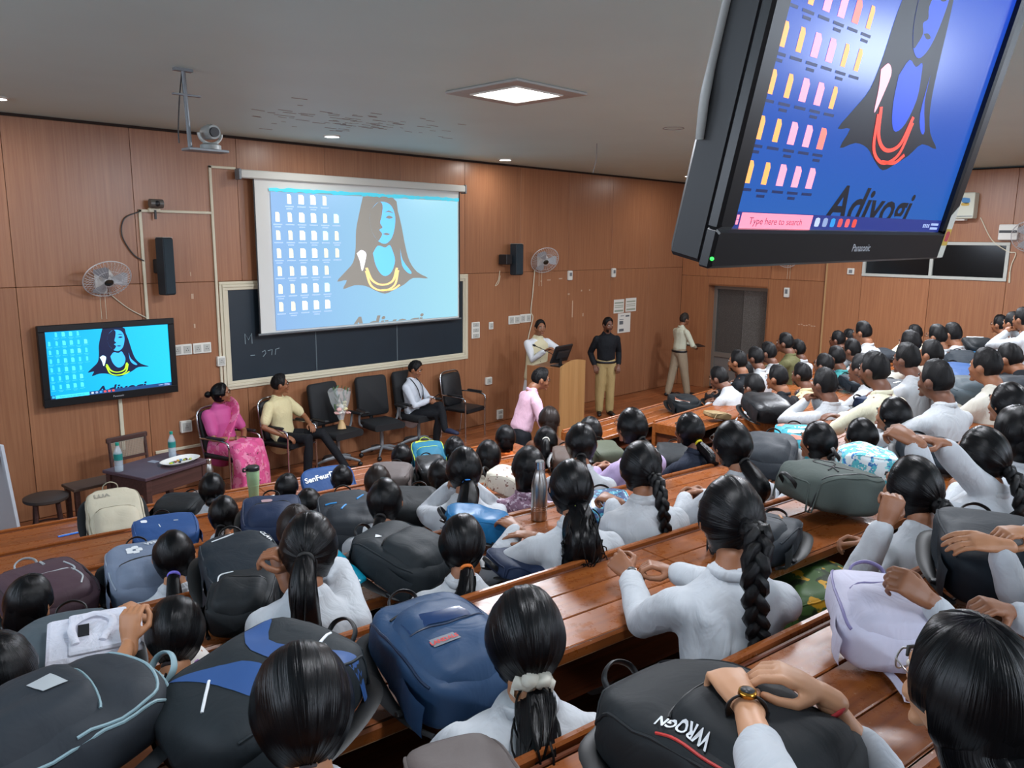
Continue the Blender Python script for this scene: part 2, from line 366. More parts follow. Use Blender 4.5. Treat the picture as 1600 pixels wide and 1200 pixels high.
G().box((-.05, .12, 1.02), (.03, .02, .14), .005).build('handle', M_chrome, d)
# strip windows
M_dglass = mat('dark_glass', '#0d1214', .12, spec=.6)
M_wfr = mat('window_frame', '#b9bcb4', .5)
def strip_window(n, y0, y1, z0, z1, xo, label):
    w_ = struct(thing('window_%d' % n, label, 'window', (XR - xo, y0, z0))); g = G(); W, H = y1 - y0, z1 - z0; t = .05
    for a, b, c, e in ((0, W, 0, t), (0, W, H - t, H), (0, t, t, H - t), (W - t, W, t, H - t), (W / 2 - t / 2, W / 2 + t / 2, t, H - t)): g.box((0, (a + b) / 2, (c + e) / 2), (.05, b - a, e - c), .004)
    g.build('window_frame', M_wfr, w_)
    for k in (0, 1): G().box((.03, W * (.25 + .5 * k), H / 2), (.012, W / 2 - t * 1.4, H - 2 * t)).build('pane', M_dglass, w_)
strip_window(1, 3.35, 5.57, 2.43, 3.03, PJ, 'long dark strip window in a pale frame high on the right wall')
strip_window(2, 7.32, 8.70, 2.56, 3.04, 0, 'small dark two-pane window above the aluminium door')
# ------------------------------------------------------------------ floor: stage planks, tiers
fl = struct(G().box((5.8, 2.8, -.13), (17.3, 13.2, .2)).build('floor', M_dark))
pm = [G().box((0, 0, 0), (1.196, .156, .03), .003).mesh('floor_plank', M_floorw)]
r = 0; y = YF - .08
cnt = 0
while y > 5.7:
    x = 1.2 - (.6 if r % 2 else 0)
    while x < XR + .3:
        if x + .6 < XR + .05 or True:
            if x < XR - .5: put('floor_plank', pm[0], fl, (x + .6, y, -.015)); cnt += 1
        x += 1.2
    y -= .16; r += 1
AL, AR = math.radians(-8), math.radians(3)
def lrow(k): return 6.35 - 1.04 * k, .95 + .2 * k            # left block: distance of the desk's far edge, top height
def lpt(s, t): return np.array([math.cos(AL) * s - math.sin(AL) * t, math.sin(AL) * s + math.cos(AL) * t])   # along row, across rows
def rrow(k): return 5.435 - .93 * k, 1.0 + .2 * k            # right block: far edge (at its aisle end), top height
XR0 = 6.55
def xcut(t, X):   # point of the left row line t at x = X
    s = (X + math.sin(AL) * t) / math.cos(AL); return lpt(s, t)
XA = 5.75
for k in range(0, 9):
    t1, z = lrow(k); t0 = lrow(k + 1)[0] + .06; t1 += .06; zf = z - .75
    a, b, c, e = xcut(t0, XL + .02), xcut(t0, XA), xcut(t1, XA), xcut(t1, XL + .02)
    if k == 8: a[1] = b[1] = YB + .02
    struct(G().prism([tuple(a), tuple(b), tuple(c), tuple(e)], -.02, zf).build('floor_tier_%d' % (k + 1), M_conc))
for k in range(0, 10):
    y1, z = rrow(k); y0 = rrow(k + 1)[0] + .08; y1 += .08; zf = z - .75
    if k == 9: y0 = YB + .02
    struct(G().prism([(XA + .01, y0), (XR, y0 + (XR - XR0) * math.tan(AR)), (XR, y1 + (XR - XR0) * math.tan(AR)), (XA + .01, y1)], -.02, zf).build('floor_tier_%d' % (k + 20), M_conc))
# ------------------------------------------------------------------ desks
M_groove = mat('dusty_groove', '#a08468', .8)
def desk_row(s0, s1, origin, ang, z, label, group, ends=False, zf=0.0):
    """one continuous lecture desk: local x along the row, y toward the stage, origin at the far top edge"""
    t = thing('lecture_desk', label, 'desk', (origin[0], origin[1], z), ang, group)
    L = s1 - s0; c = (s0 + s1) / 2
    G().box((c, -.25, -.028), (L, .494, .02)).build('underboard', M_groove, t)
    G().box((c, -.012, -.004), (L, .024, .04), .006).build('back_ledge', M_desk, t)
    G().box((c, -.034, -.012), (L, .014, .024), .003).build('moulding', M_deskd, t)
    n = max(1, round(L / 2.3)); sl = L / n
    for y0, y1 in ((-.175, -.046), (-.325, -.180), (-.476, -.330)):
        me = G().box((0, 0, 0), (sl - .004, y1 - y0, .022), .003).mesh('plank', M_desk)
        for i in range(n): put('plank', me, t, (s0 + sl * (i + .5), (y0 + y1) / 2, -.011))
    G().box((c, -.489, -.018), (L, .022, .046), .008).build('front_edge', M_desk, t)
    G().box((c, -.03, -.37 - .012), (L, .02, .66), .003).build('modesty_panel', M_deskd, t)
    G().box((c, -.25, -.2), (L - .05, .4, .016)).build('book_shelf', M_deskd, t)
    h = z - zf
    k = max(2, round(L / 1.7)); me = G().box((0, 0, 0), (.04, .42, h - .04), .004).mesh('end_panel', M_deskd)
    for i in range(k): put('end_panel', me, t, (s0 + .03 + (L - .06) * i / (k - 1), -.25, -.04 - (h - .04) / 2))
    if ends:
        for xx in (s0 - .004, s1 + .004):
            g = G()
            for a, b, c2, e in ((-.495, -.455, -.62, -.005), (-.045, -.005, -.62, -.005), (-.455, -.045, -.10, -.005), (-.455, -.045, -.62, -.5)): g.box((xx, (a + b) / 2, (c2 + e) / 2), (.03, b - a, e - c2), .003)
            g.build('end_frame', M_desk, t)
    return t
def bench(s0, s1, origin, ang, zf, off, label, group):
    t = thing('bench', label, 'bench', (origin[0], origin[1], zf), ang, group); L = s1 - s0; c = (s0 + s1) / 2
    G().box((c, -off, .43), (L, .27, .03), .006).build('seat', M_deskd, t)
    me = G().box((0, 0, 0), (.05, .22, .413), .004).mesh('support', M_deskd); k = max(2, round(L / 1.7))
    for i in range(k): put('support', me, t, (s0 + .05 + (L - .1) * i / (k - 1), -off, .2085))
ordn = ['first', 'second', 'third', 'fourth', 'fifth', 'sixth', 'seventh', 'eighth']
LDESK = ['front-most long wooden desk of the left block carrying the cream bag and green tumbler', 'second long wooden desk of the left block carrying the blue laptop bag', 'third long wooden desk of the left block carrying the maroon and grey-blue bags', 'fourth long wooden desk of the left block carrying the steel bottle', 'long wooden desk carrying the big navy backpack and the grey backpack', 'nearest long wooden desk under the black backpack with a red zip']
for k in range(6):
    t, z = lrow(k); s0 = -2.2 if k < 4 else -1.9
    e = xcut(t, 5.62 if k < 3 else 4.98); s1 = e[0] * math.cos(AL) + e[1] * math.sin(AL)
    o = lpt(0, t); lim0 = xcut(t, -2.2); s0 = lim0[0] * math.cos(AL) + lim0[1] * math.sin(AL)
    desk_row(s0, s1, o, AL, z, LDESK[k], 'desks of the left block', k < 3, z - .75)
    bench(s0, s1, o, AL, z - .75, .90, ordn[k] + ' long bench behind the left block desks, counted from the stage', 'benches of the left block')
RDESK = ['front-most desk of the right block carrying two black bags', 'second desk of the right block with the tan pouch on it', 'third desk of the right block under the big black leather bag', 'fourth desk of the right block among the young men in white shirts', 'fifth desk of the right block at the right edge', 'sixth desk of the right block at the right edge']
for k in range(6):
    y, z = rrow(k); o = np.array([XR0, y])
    s0 = (0 if k else -.35) if k < 3 else -1.5
    desk_row(s0, (XR - .45 - XR0) / math.cos(AR), o, AR, z, RDESK[k], 'desks of the right block', True, z - .75)
    bench(s0 + .1, (XR - .45 - XR0) / math.cos(AR), o, AR, z - .75, .74, ordn[k] + ' bench behind the right block desks, counted from the stage', 'benches of the right block')
# ------------------------------------------------------------------ lamps on the ceiling
M_led = mat('lamp_diffuser', '#ffffff', .5, emit=9)
M_fit = mat('fitting_white', '#a9aba8', .5)
lab = ['glowing square panel lamp in the ceiling in front of the projection screen'] + ['square ceiling panel lamp over ' + q for q in ('the aisle hidden by the hanging television', 'the young men nearest the strip window', 'the middle of the right block', 'the near end of the left block', 'the aisle end of the left block', 'the near end of the right block', 'the rear corner behind the photographer', 'the rear middle of the hall')]
for i, (x, y) in enumerate(PANELS):
    t = thing('ceiling_lamp', lab[i], 'ceiling lamp', (x, y, ZC + .03), 0, 'ceiling panel lamps')
    g = G()
    for a, b, c, e in ((-.41, .41, .27, .41), (-.41, .41, -.41, -.27), (-.41, -.27, -.27, .27), (.27, .41, -.27, .27)): g.box(((a + b) / 2, (c + e) / 2, -.012), (b - a, e - c, .02), .004)
    g.build('frame', M_fit, t)
    g = G()
    for a, b, c, e in ((-.27, .27, .25, .27), (-.27, .27, -.27, -.25), (-.27, -.25, -.25, .25), (.25, .27, -.25, .25)): g.box(((a + b) / 2, (c + e) / 2, -.02), (b - a, e - c, .024), .003)
    g.build('inner_rim', M_white, t)
    G().box((0, 0, -.014), (.5, .5, .01)).build('diffuser', M_led, t)
    LAMPS[i].parent = t; LAMPS[i].location = (0, 0, -.045)
for i, (x, y) in enumerate(DOWNL):
    t = thing('downlight', ['small round downlight above the projection screen', 'small round downlight right of the projection screen', 'small round downlight at the left edge above the wall television', 'small round downlight near the corner of the right wall'][i], 'ceiling lamp', (x, y, ZC + .03))
    G().lathe([(.1, 0), (.1, -.012), (.085, -.018), (.085, -.010), (.08, -.006)], 24).build('ring', M_white, t, .6)
    G().lathe([(.08, -.006), (.08, -.014)], 24).build('diffuser', M_led, t)
    LAMPS2[i].parent = t; LAMPS2[i].location = (0, 0, -.03)
# ================================================================== things on and by the front wall
Yw = YF  # wall surface
def fquad(m, *c): return G().box(*c)
# ------------------------------------------------------------------ chalkboard
t = thing('chalkboard', 'wide dark chalkboard in a cream moulded frame behind the projection screen', 'chalkboard', (4.31, Yw, 1.13))
W, H = 4.02, 1.33; fr = .105
g = G()
for k, (o0, dp) in enumerate(((0, .02), (.035, .032), (.07, .024))):
    o1 = o0 + .034
    for a, b, c, e in ((o0, W - o0, o0, o1), (o0, W - o0, H - o1, H - o0), (o0, o1, o1, H - o1), (W - o1, W - o0, o1, H - o1)): g.box(((a + b) / 2, -dp / 2, (c + e) / 2), (b - a, dp, e - c), .004)
g.build('frame', M_cream, t)
M_board = mat('chalkboard_slate', '#1b2832', .42, var=.18, vscale=3)
xs = [fr, 1.30, 2.64, W - fr]
for i in range(3): G().box(((xs[i] + xs[i + 1]) / 2, -.006, H / 2), (xs[i + 1] - xs[i] - .006, .012, H - 2 * fr)).build('board_panel', M_board, t)
for x in xs[1:3]: G().box((x, -.013, H / 2), (.012, .004, H - 2 * fr)).build('seam_strip', mat('seam', '#5d6a70', .5), t)
g = G()
for st in ([(.30, .55), (.30, .68), (.345, .60), (.39, .68), (.39, .55)], [(.36, .40), (.42, .40)], [(.52, .43), (.56, .45), (.57, .41), (.53, .37)], [(.60, .44), (.66, .45), (.65, .38)], [(.70, .38), (.71, .45), (.76, .46)]):
    g.tube([(a, -.0145, b) for a, b in st], .0045, 5)
g.build('chalk_writing', mat('chalk', '#8fa0a6', .9), t)
# ------------------------------------------------------------------ desktop picture shown on the screens
def clip(V, F, vmin, axis=1):
    bm = bmesh.new(); vs = [bm.verts.new(p) for p in V]
    for f in F:
        try: bm.faces.new([vs[i] for i in f])
        except Exception: pass
    no = [0, 0, 0]; no[axis] = -1; co = [0, 0, 0]; co[axis] = vmin
    bmesh.ops.bisect_plane(bm, geom=bm.verts[:] + bm.edges[:] + bm.faces[:], plane_co=co, plane_no=no, clear_outer=True)
    bm.verts.index_update(); V2 = [tuple(v.co) for v in bm.verts]; F2 = [tuple(v.index for v in f.verts) for f in bm.faces]; bm.free(); return V2, F2
def arc(pts, wd, n=8):
    P = bez(pts, n); V = []; F = []
    for i, p in enumerate(P):
        q = P[min(i + 1, len(P) - 1)] - P[max(i - 1, 0)]; q = q / max(np.linalg.norm(q), 1e-9); nn = np.array([-q[1], q[0]]) * wd
        V += [(p[0] + nn[0], p[1] + nn[1]), (p[0] - nn[0], p[1] - nn[1])]
    F = [(2 * i, 2 * i + 1, 2 * i + 3, 2 * i + 2) for i in range(len(P) - 1)]; return V, F
def blob(pts, n=5):
    P = bez(list(pts) + [pts[0]], n)[:-1]; return [(float(p[0]), float(p[1])) for p in P]
def desktop(parent, W, c, key, taskbar=True, e=1.0):
    """flat screen picture in the parent's local XY plane (x right, y up, W wide, 16:9), thin layers stepped toward the viewer in z"""
    Hh = W * .5625; S = lambda p: (p[0] * W, p[1] * Hh)
    me = lambda n, col, k=1.0: mat('screen_%s_%s' % (key, n), col, .35, emit=e * k)
    def layer(name, polys, m, z):
        g = G()
        for V, F in polys: g.add([(S(p)[0], S(p)[1], z) for p in V], F)
        return g.build(name, m, parent)
    Pl = lambda pts: ([tuple(p) for p in pts], [tuple(range(len(pts)))])
    layer('picture_ground', [Pl([(0, 0), (1, 0), (1, 1), (0, 1)])], c['bgm'], .001)
    hair = [(.445, 1), (.425, .88), (.405, .74), (.40, .60), (.385, .49), (.345, .42), (.30, .345), (.35, .352), (.33, .285), (.39, .31), (.45, .30), (.50, .262), (.555, .232), (.61, .262), (.665, .30), (.72, .352), (.81, .345), (.745, .40), (.70, .49), (.675, .62), (.655, .78), (.635, .90), (.61, 1)]
    layer('figure', [Pl(blob(hair, 3))], me('dark', c['dark']), .0015)
    face = [(.485, .90), (.53, .965), (.59, .95), (.618, .87), (.615, .76), (.595, .675), (.56, .635), (.52, .66), (.49, .73), (.478, .82)]
    layer('figure_light', [Pl(blob([p for p in face if p[0] > .0], 4)), Pl(blob([(.492, .56), (.505, .47), (.53, .40), (.56, .375), (.595, .41), (.615, .50), (.60, .585), (.585, .625), (.56, .605), (.52, .62)], 3)), Pl(blob([(.645, .60), (.66, .50), (.71, .40), (.69, .395), (.655, .46)], 3))], me('light', c['light']), .002)
    layer('figure_shade', [Pl(blob([(.485, .90), (.53, .965), (.55, .94), (.545, .86), (.535, .80), (.548, .765), (.53, .745), (.545, .715), (.535, .68), (.52, .66), (.49, .73), (.478, .82)], 3)), Pl(blob([(.565, .845), (.585, .86), (.607, .845), (.585, .835)], 3)), Pl(blob([(.548, .715), (.57, .722), (.588, .712), (.57, .703)], 3)), Pl(blob([(.562, .885), (.585, .90), (.61, .88), (.585, .888)], 3))], me('dark', c['dark']), .0022)
    layer('necklace', [arc([(.455, .445), (.485, .345), (.54, .305), (.60, .335), (.625, .44)], .007), arc([(.452, .42), (.48, .30), (.545, .258), (.61, .30), (.632, .42)], .006), arc([(.535, .262), (.60, .265), (.64, .30)], .006)], me('beads', c['beads']), .0025)
    layer('pendant', [Pl(blob([(.405, .56), (.43, .585), (.455, .56), (.45, .50), (.432, .42), (.42, .50)]))], me('pend', c['pend']), .0025)
    V, F = text_mesh('Adiyogi', .205, 0, .004, .25); x0 = min(p[0] for p in V); x1 = max(p[0] for p in V)
    V = [((p[0] - x0) / (x1 - x0) * .44 + .34, p[1] * .92 + c.get('ty', -.015), 0) for p in V]; V, F = clip(V, F, .052 if taskbar else .002)
    layer('lettering', [([(p[0], p[1]) for p in V], F)], me('dark', c['dark']), .002)
    pg = {0: [], 1: [], 2: []}; bars = []
    for col in range(6):
        for rw in range(7):
            if col == 5 and rw > 3: continue
            if rw == 0 and col in (0, 5): continue
            u, v = .027 + .0556 * col, 1 - (35 + 100 * rw) / 768; k = 0 if (col in (2, 3) or rw * 3 + col > 19) else (1 if (col + rw) % 3 else 2)
            if col == 0 or (col == 1 and rw != 3): k = 1
            a, b = (.0125, .034) if k != 1 else (.009, .034)
            pg[k].append(Pl([(u - a, v - b), (u + a, v - b), (u + a, v + b * .6), (u + a * .4, v + b), (u - a, v + b)]))
            bars.append(Pl([(u - .02, v - .058), (u + .02, v - .058), (u + .02, v - .049), (u - .02, v - .049)]))
            if (col + rw) % 2: bars.append(Pl([(u - .014, v - .075), (u + .014, v - .075), (u + .014, v - .066), (u - .014, v - .066)]))
    for k in pg:
        for q in pg[k]: layer('desktop_icon', [q], me('icon%d' % k, c['icons'][k]), .0016)
    layer('icon_captions', bars, me('cap', c['cap']), .0016)['kind'] = 'stuff'
    if taskbar:
        layer('taskbar', [Pl([(0, 0), (1, 0), (1, .052), (0, .052)])], me('task', c['task']), .0018)
        layer('search_box', [Pl([(.036, 0), (.30, 0), (.30, .05), (.036, .05)])], me('search', c['search']), .0022)
        V, F = text_mesh('Type here to search', .032); layer('search_text', [([(p[0] * .75 + .065, p[1] + .014) for p in V], F)], me('stext', c['stext']), .0026)
        layer('start_mark', [Pl([(.012 + i * .010, .012 + j * .016), (.020 + i * .010, .012 + j * .016), (.020 + i * .010, .026 + j * .016), (.012 + i * .010, .026 + j * .016)]) for i in (0, 1) for j in (0, 1)], me('start', c['search']), .0022)
        for i, cc in enumerate(('#b8c4d8', '#8a9cc0', '#2e8fd0', '#d05050', '#e05a60', '#d8483c')): layer('taskbar_icon', [Pl(blob([(.315 + .034 * i, .012), (.333 + .034 * i, .012), (.333 + .034 * i, .040), (.315 + .034 * i, .040)], 2))], me('tb%d' % i, cc, .7), .0022)
        layer('clock', [Pl([(.935 + .0 * i, .010 + .018 * i), (.985, .010 + .018 * i), (.985, .020 + .018 * i), (.935, .020 + .018 * i)]) for i in (0, 1)] + [Pl([(.885 + .011 * i, .018), (.892 + .011 * i, .018), (.892 + .011 * i, .034), (.885 + .011 * i, .034)]) for i in range(4)], me('clock', '#9fb0d8', .7), .0022)
def glowmat(name, c0, c1, e, ax=0):
    """screen picture with its own soft colour ramp (the wallpaper's gradient)"""
    m = bpy.data.materials.new(name); m.use_nodes = True; nt = m.node_tree; b = nt.nodes['Principled BSDF']; N = nt.nodes.new; L = nt.links.new
    tc = N('ShaderNodeTexCoord'); sp = N('ShaderNodeSeparateXYZ'); L(tc.outputs['Generated'], sp.inputs[0])
    r = N('ShaderNodeValToRGB'); r.color_ramp.elements[0].color = lin(c0) + (1,); r.color_ramp.elements[1].color = lin(c1) + (1,); L(sp.outputs[ax], r.inputs[0])
    L(r.outputs[0], b.inputs['Emission Color']); b.inputs['Emission Strength'].default_value = e; b.inputs['Base Color'].default_value = (.01, .01, .012, 1); b.inputs['Roughness'].default_value = .2
    return m
# ------------------------------------------------------------------ projection screen
t = thing('projection_screen', 'white pull-down projection screen showing a blue computer desktop', 'screen', (4.75, Yw - .13, 1.80))
M_cloth = mat('screen_cloth', '#d2d4d0', .8)
g = G(); n = 12   # slight belly in the cloth
for i in range(n + 1):
    for j in range(n + 1):
        u, v = i / n, j / n; g.v.append((u * 3.31, .012 * math.sin(u * 3.1) * math.sin(v * 3), v * 1.9))
for i in range(n):
    for j in range(n): a = i * (n + 1) + j; g.f.append((a, a + n + 1, a + n + 2, a + 1))
g.build('cloth', M_cloth, t, 1)
for xx in (.008, 3.302): G().box((xx, -.004, .95), (.016, .006, 1.9)).build('side_band', M_black, t)
G().tube([(-.02, 0, -.006), (3.33, 0, -.006)], .016, 10).build('bottom_bar', mat('bar_grey', '#6a7074', .4, .5), t, 1)
G().box((1.62, .02, 1.935), (3.56, .11, .10), .012).build('casing', mat('casing_white', '#c6c7c0', .45), t)
for xx in (-.17, 3.41): G().box((xx, .02, 1.93), (.03, .12, .13), .008).build('end_cap', M_grey, t)
for xx in (-.10, 3.33): G().box((xx, .10, 1.96), (.05, .06, .05), .004).build('bracket', M_grey, t)
# ragged band where the picture runs up on to the casing flap
pj = bpy.data.objects.new('projected_picture', None); COL.objects.link(pj); pj.parent = t; pj.location = (.22, -.012, .035); pj.rotation_euler = (R90, 0, 0)
pj.empty_display_size = .1
PJ_ = dict(bgm=glowmat('projected_ground', '#8fb9ea', '#a4e0f0', .80), dark='#77746e', light='#62b2e6', beads='#f2c884', pend='#e3e2ea', icons=['#f2eff2', '#f3e6b4', '#b8dcec'], cap='#8ea6d6', task='#202a40', search='#e8e8e8', stext='#555555', ty=-.075)
def desktop_flat(parent, W, c, key, taskbar, e):
    desktop(parent, W, c, key, taskbar, e)
t2 = t
pj_kids0 = set(COL.objects)
desktop(pj, 3.04, PJ_, 'proj', False, .78)  # projector light put in as emission of the picture layers
# parts hang directly under the screen: move them from the placing empty to the thing itself
Mx = Matrix.Translation(pj.location) @ Matrix.Rotation(R90, 4, 'X')
for o in [o for o in COL.objects if o.parent == pj]:
    o.data.transform(Mx); o.parent = t2
bpy.data.objects.remove(pj)
g = G(); up = []; dn = []
rr = random.Random(3)
for i in range(61):
    u = i / 60; up.append((.2 + 3.08 * u, 1.792 + rr.uniform(-.008, .010))); dn.append((.2 + 3.08 * u, 1.755 + rr.uniform(-.014, .008)))
g.add([(a, -.018, b) for a, b in up] + [(a, -.018, b) for a, b in dn], [(i, 61 + i, 62 + i, i + 1) for i in range(60)])
g.build('ragged_picture_band', mat('screen_proj_band', '#3fa9bd', .4, emit=.75), t2)  # projected light on the flap, put in as a glowing strip
# ------------------------------------------------------------------ televisions
TVC = dict(bgm=glowmat('tv_ground', '#08a8ee', '#25c8ff', 1.0), dark='#0a1230', light='#2f9ae6', beads='#a6e02a', pend='#bfe4f6', icons=['#46bdf0', '#3ab4ec', '#56c4f2'], cap='#2fa2de', task='#173a66', search='#35b8f2', stext='#1a6ea6')
def television(name, label, W, loc, rot, c, key, e, depth, bz, bb, brand, extra=None):
    """origin at the lower-left corner of the picture; local x right, y up, z toward the viewer"""
    Hh = W * .5625; t = thing(name, label, 'television', loc, rot=rot)
    g = G(); o0, o1 = -bz, W + bz
    for a, b, cc, ee in ((o0, o1, -bb, 0), (o0, o1, Hh, Hh + bz), (o0, 0, 0, Hh), (W, o1, 0, Hh)): g.box(((a + b) / 2, (cc + ee) / 2, .004), (b - a, ee - cc, .03), .006)
    g.build('bezel', mat('tv_bezel', '#101215', .32), t)
    g = G(); g.box((W / 2, (Hh + bz - bb) / 2, -depth * .35), (W + 2 * bz - .01, Hh + bz + bb - .01, depth * .66), .012); g.box((W / 2, Hh * .45, -depth * .85), (W * .8, Hh * .7, depth * .4), .02)
    g.build('casing', M_black, t)
    G().box((W / 2, Hh / 2, -.004), (W, Hh, .006)).build('glass', mat('tv_glass', '#07080a', .08), t)
    desktop(t, W, c, key, True, e)
    V, F = text_mesh(brand, bb * .34, .0006); x1 = max(p[0] for p in V)
    G().add([(p[0] - x1 / 2 + W * .53, p[1] - bb * .62, p[2] + .0196) for p in V], F).build('brand_lettering', mat('silver_print', '#b6bac0', .4), t)
    return t
television('wall_television', 'flat television on the front wall left of the chalkboard showing a bright blue desktop', 1.26, (2.37, Yw - .11, 1.295), (R90, 0, 0), TVC, 'tv', 1.0, .1, .07, .085, 'Panasonic')
BTV = dict(bgm=glowmat('big_tv_ground', '#2a6cc8', '#1d4fe0', .62, 1), dark='#060a18', light='#1b44c0', beads='#ff4a3a', pend='#ffb0c4', icons=['#ff9ab0', '#ffa85a', '#ff7a6e'], cap='#12224e', task='#1c2a6e', search='#ff8aa0', stext='#7a3a58', ty=.03)
W = 1.1
Rm = Matrix(((.9995, -.0135, -.0285), (-.0307, -.2217, -.9746), (.0069, .975, -.222)))
org = CAMP + (np.array([1.2573, .73, 3.0234]) - CAMP) * W
bt = television('hanging_television', 'large ceiling-hung television tilted down over the audience showing a blue desktop', W, tuple(org), Rm.to_euler(), BTV, 'big', .72, .13, .055, .075, 'Panasonic')
bt.rotation_euler = Rm.to_euler()
G().ell((-.052, -.055, .018), (.004, .004, .004), 8, 6).build('power_light', mat('green_led', '#40ff60', .4, emit=1), bt)
g = G()   # sticker on the lower right bezel
g.prism([(W + .006, -.07), (W + .048, -.07), (W + .048, .08), (W + .006, .05)], .0196, .0202); g.build('sticker', mat('sticker_white', '#cfcfc4', .5), bt)
G().prism([(W + .006, -.035), (W + .048, -.035), (W + .048, .012), (W + .006, .012)], .0203, .0206).build('sticker_print', mat('sticker_yellow', '#c9a640', .5), bt)
G().prism(blob([(W + .014, -.022), (W + .04, -.022), (W + .04, .003), (W + .014, .003)], 3), .0207, .0209).build('sticker_mark', mat('sticker_red', '#b8404a', .5), bt)
g = G(); Hh = W * .5625
for sx in (.36, .74):
    p0 = Rm @ Vector((sx * W, Hh * .62, -.15)) + Vector(org)
    g.tube([p0, (p0.x, p0.y, ZC + .03)], .022, 10)
Mi = (Matrix.Translation(Vector(org)) @ Rm.to_4x4()).inverted()
g.xf(Mi); g.build('hanger_pole', M_grey, bt, 1)
g = G(); a = Rm @ Vector((.36 * W, Hh * .62, -.15)) + Vector(org); b = Rm @ Vector((.74 * W, Hh * .62, -.15)) + Vector(org)
g.box(((a.x + b.x) / 2, a.y, ZC + .02), (.55, .12, .02)); g.xf(Mi); g.build('ceiling_plate', M_grey, bt)
g = G(); ww = [(-.054, .56, -.075), (-.054, .40, -.075), (-.056, .28, -.075), (-.064, .22, -.07), (-.056, .15, -.065)]
g.tube(bez(ww, 6), [(.004, .016)] * 25, 8); g.build('plastic_wrap', mat('plastic_wrap', '#b9bcba', .4), bt, 1)
# ------------------------------------------------------------------ conduits, boxes and sockets
def conduit(label, pts, w_=.03, name='conduit'):
    t = thing(name, label, 'conduit', (pts[0][0], Yw - .002, pts[0][1]))
    for (a, b), (c, e) in zip(pts[:-1], pts[1:]):
        G().box(((a + c) / 2 - pts[0][0], -.011, (b + e) / 2 - pts[0][1]), (max(abs(c - a), 0) + w_, .022, max(abs(e - b), 0) + w_), .004).build('run', M_cream, t)
conduit('white conduit running down from the projection screen casing beside the chalkboard', [(4.58, 3.80), (4.28, 3.80), (4.28, 1.2)])
conduit('white conduit branching left above the column speaker and down to the wall television', [(4.26, 3.27), (3.45, 3.27), (3.45, 2.06)])
conduit('white conduit running down from the wall television behind the table', [(3.08, 1.19), (3.09, .62)])
conduit('low horizontal conduit on the wall behind the table', [(3.45, .50), (4.1, .50)], .035)
def plate(label, x, z, w_, h, cells, dep=.02, col=None, name='switch_board'):
    t = thing(name, label, 'socket', (x, Yw, z)); G().box((0, -dep / 2, 0), (w_, dep, h), .005).build('plate', col or M_white, t)
    g = G(); nx, nz = cells
    for i in range(nx):
        for j in range(nz): g.box(((i + .5) / nx * w_ - w_ / 2, -dep - .002, (j + .5) / nz * h - h / 2), (w_ / nx * .72, .006, h / nz * .7), .002)
    g.build('module', mat('socket_grey', '#b4b5ae', .5), t)
    g = G()
    for i in range(nx):
        for j in range(nz):
            cx, cz = (i + .5) / nx * w_ - w_ / 2, (j + .5) / nz * h - h / 2
            for q in ((-.012, -.01), (.012, -.01), (0, .014)): g.lathe([(.005, 0), (.005, .002)], 8)
            g.v[-48:] = [(p[0] + cx + qq[0], -dep - .0056 - p[2], p[1] + cz + qq[1]) for k, qq in enumerate(((-.012, -.01), (.012, -.01), (0, .014))) for p in g.v[len(g.v) - 48 + 16 * k:len(g.v) - 32 + 16 * k]]
    g.build('pin_hole', M_black, t)
plate('double socket board right beside the wall television', 3.82, 1.68, .23, .125, (2, 1))
plate('double socket board between the wall television and the chalkboard', 4.06, 1.68, .22, .125, (2, 1))
plate('small white switch box on the conduit beside the chalkboard', 4.28, 1.50, .10, .12, (1, 1), .045)
plate('white socket box on the wall behind the woman in pink', 3.80, .76, .13, .14, (1, 1), .05)
plate('tall switch board on the wall right of the chalkboard', 8.50, 1.57, .17, .26, (1, 3))
plate('small white switch right of the tall switch board', 8.84, 1.62, .09, .12, (1, 1))
plate('wide double socket board above the lectern', 9.37, 1.68, .26, .14, (2, 1)); plate('second socket board beside the speaker at the lectern', 9.64, 1.69, .26, .14, (2, 1))
plate('square white socket box low on the wall right of the empty chair', 8.78, .72, .13, .12, (1, 1), .04)
plate('grey floor-level socket left of the lectern', 9.05, .12, .13, .16, (1, 2), .03)
for x, z, l_ in ((10.75, 2.38, 'small white wall sensor nearer the wall fan'), (12.0, 2.40, 'small white wall sensor further right of the wall fan')):
    t = thing('wall_sensor', l_, 'sensor', (x, Yw, z)); G().box((0, -.02, 0), (.11, .04, .17), .01).build('case', M_white, t); G().box((0, -.042, .02), (.06, .006, .06), .003).build('window', M_grey, t)
# torn-off fixings: bare raw plugs left in the panelling
g = G()
for x, z, a, b in ((10.02, 2.30, .02, .02), (10.22, 2.315, .09, .02), (10.52, 2.33, .09, .02), (10.86, 1.78, .02, .30), (11.16, 1.66, .02, .06), (11.1, 2.10, .03, .03), (11.33, 2.10, .03, .03), (10.75, 2.05, .05, .03), (3.98, 2.56, .012, .05), (3.985, 2.30, .03, .06), (3.99, 1.95, .02, .05)): g.box((x, Yw - .001, z), (a, .006, b), .001)
g.build('bare_plaster_mark', mat('raw_plaster', '#c2a58c', .9), W_front)
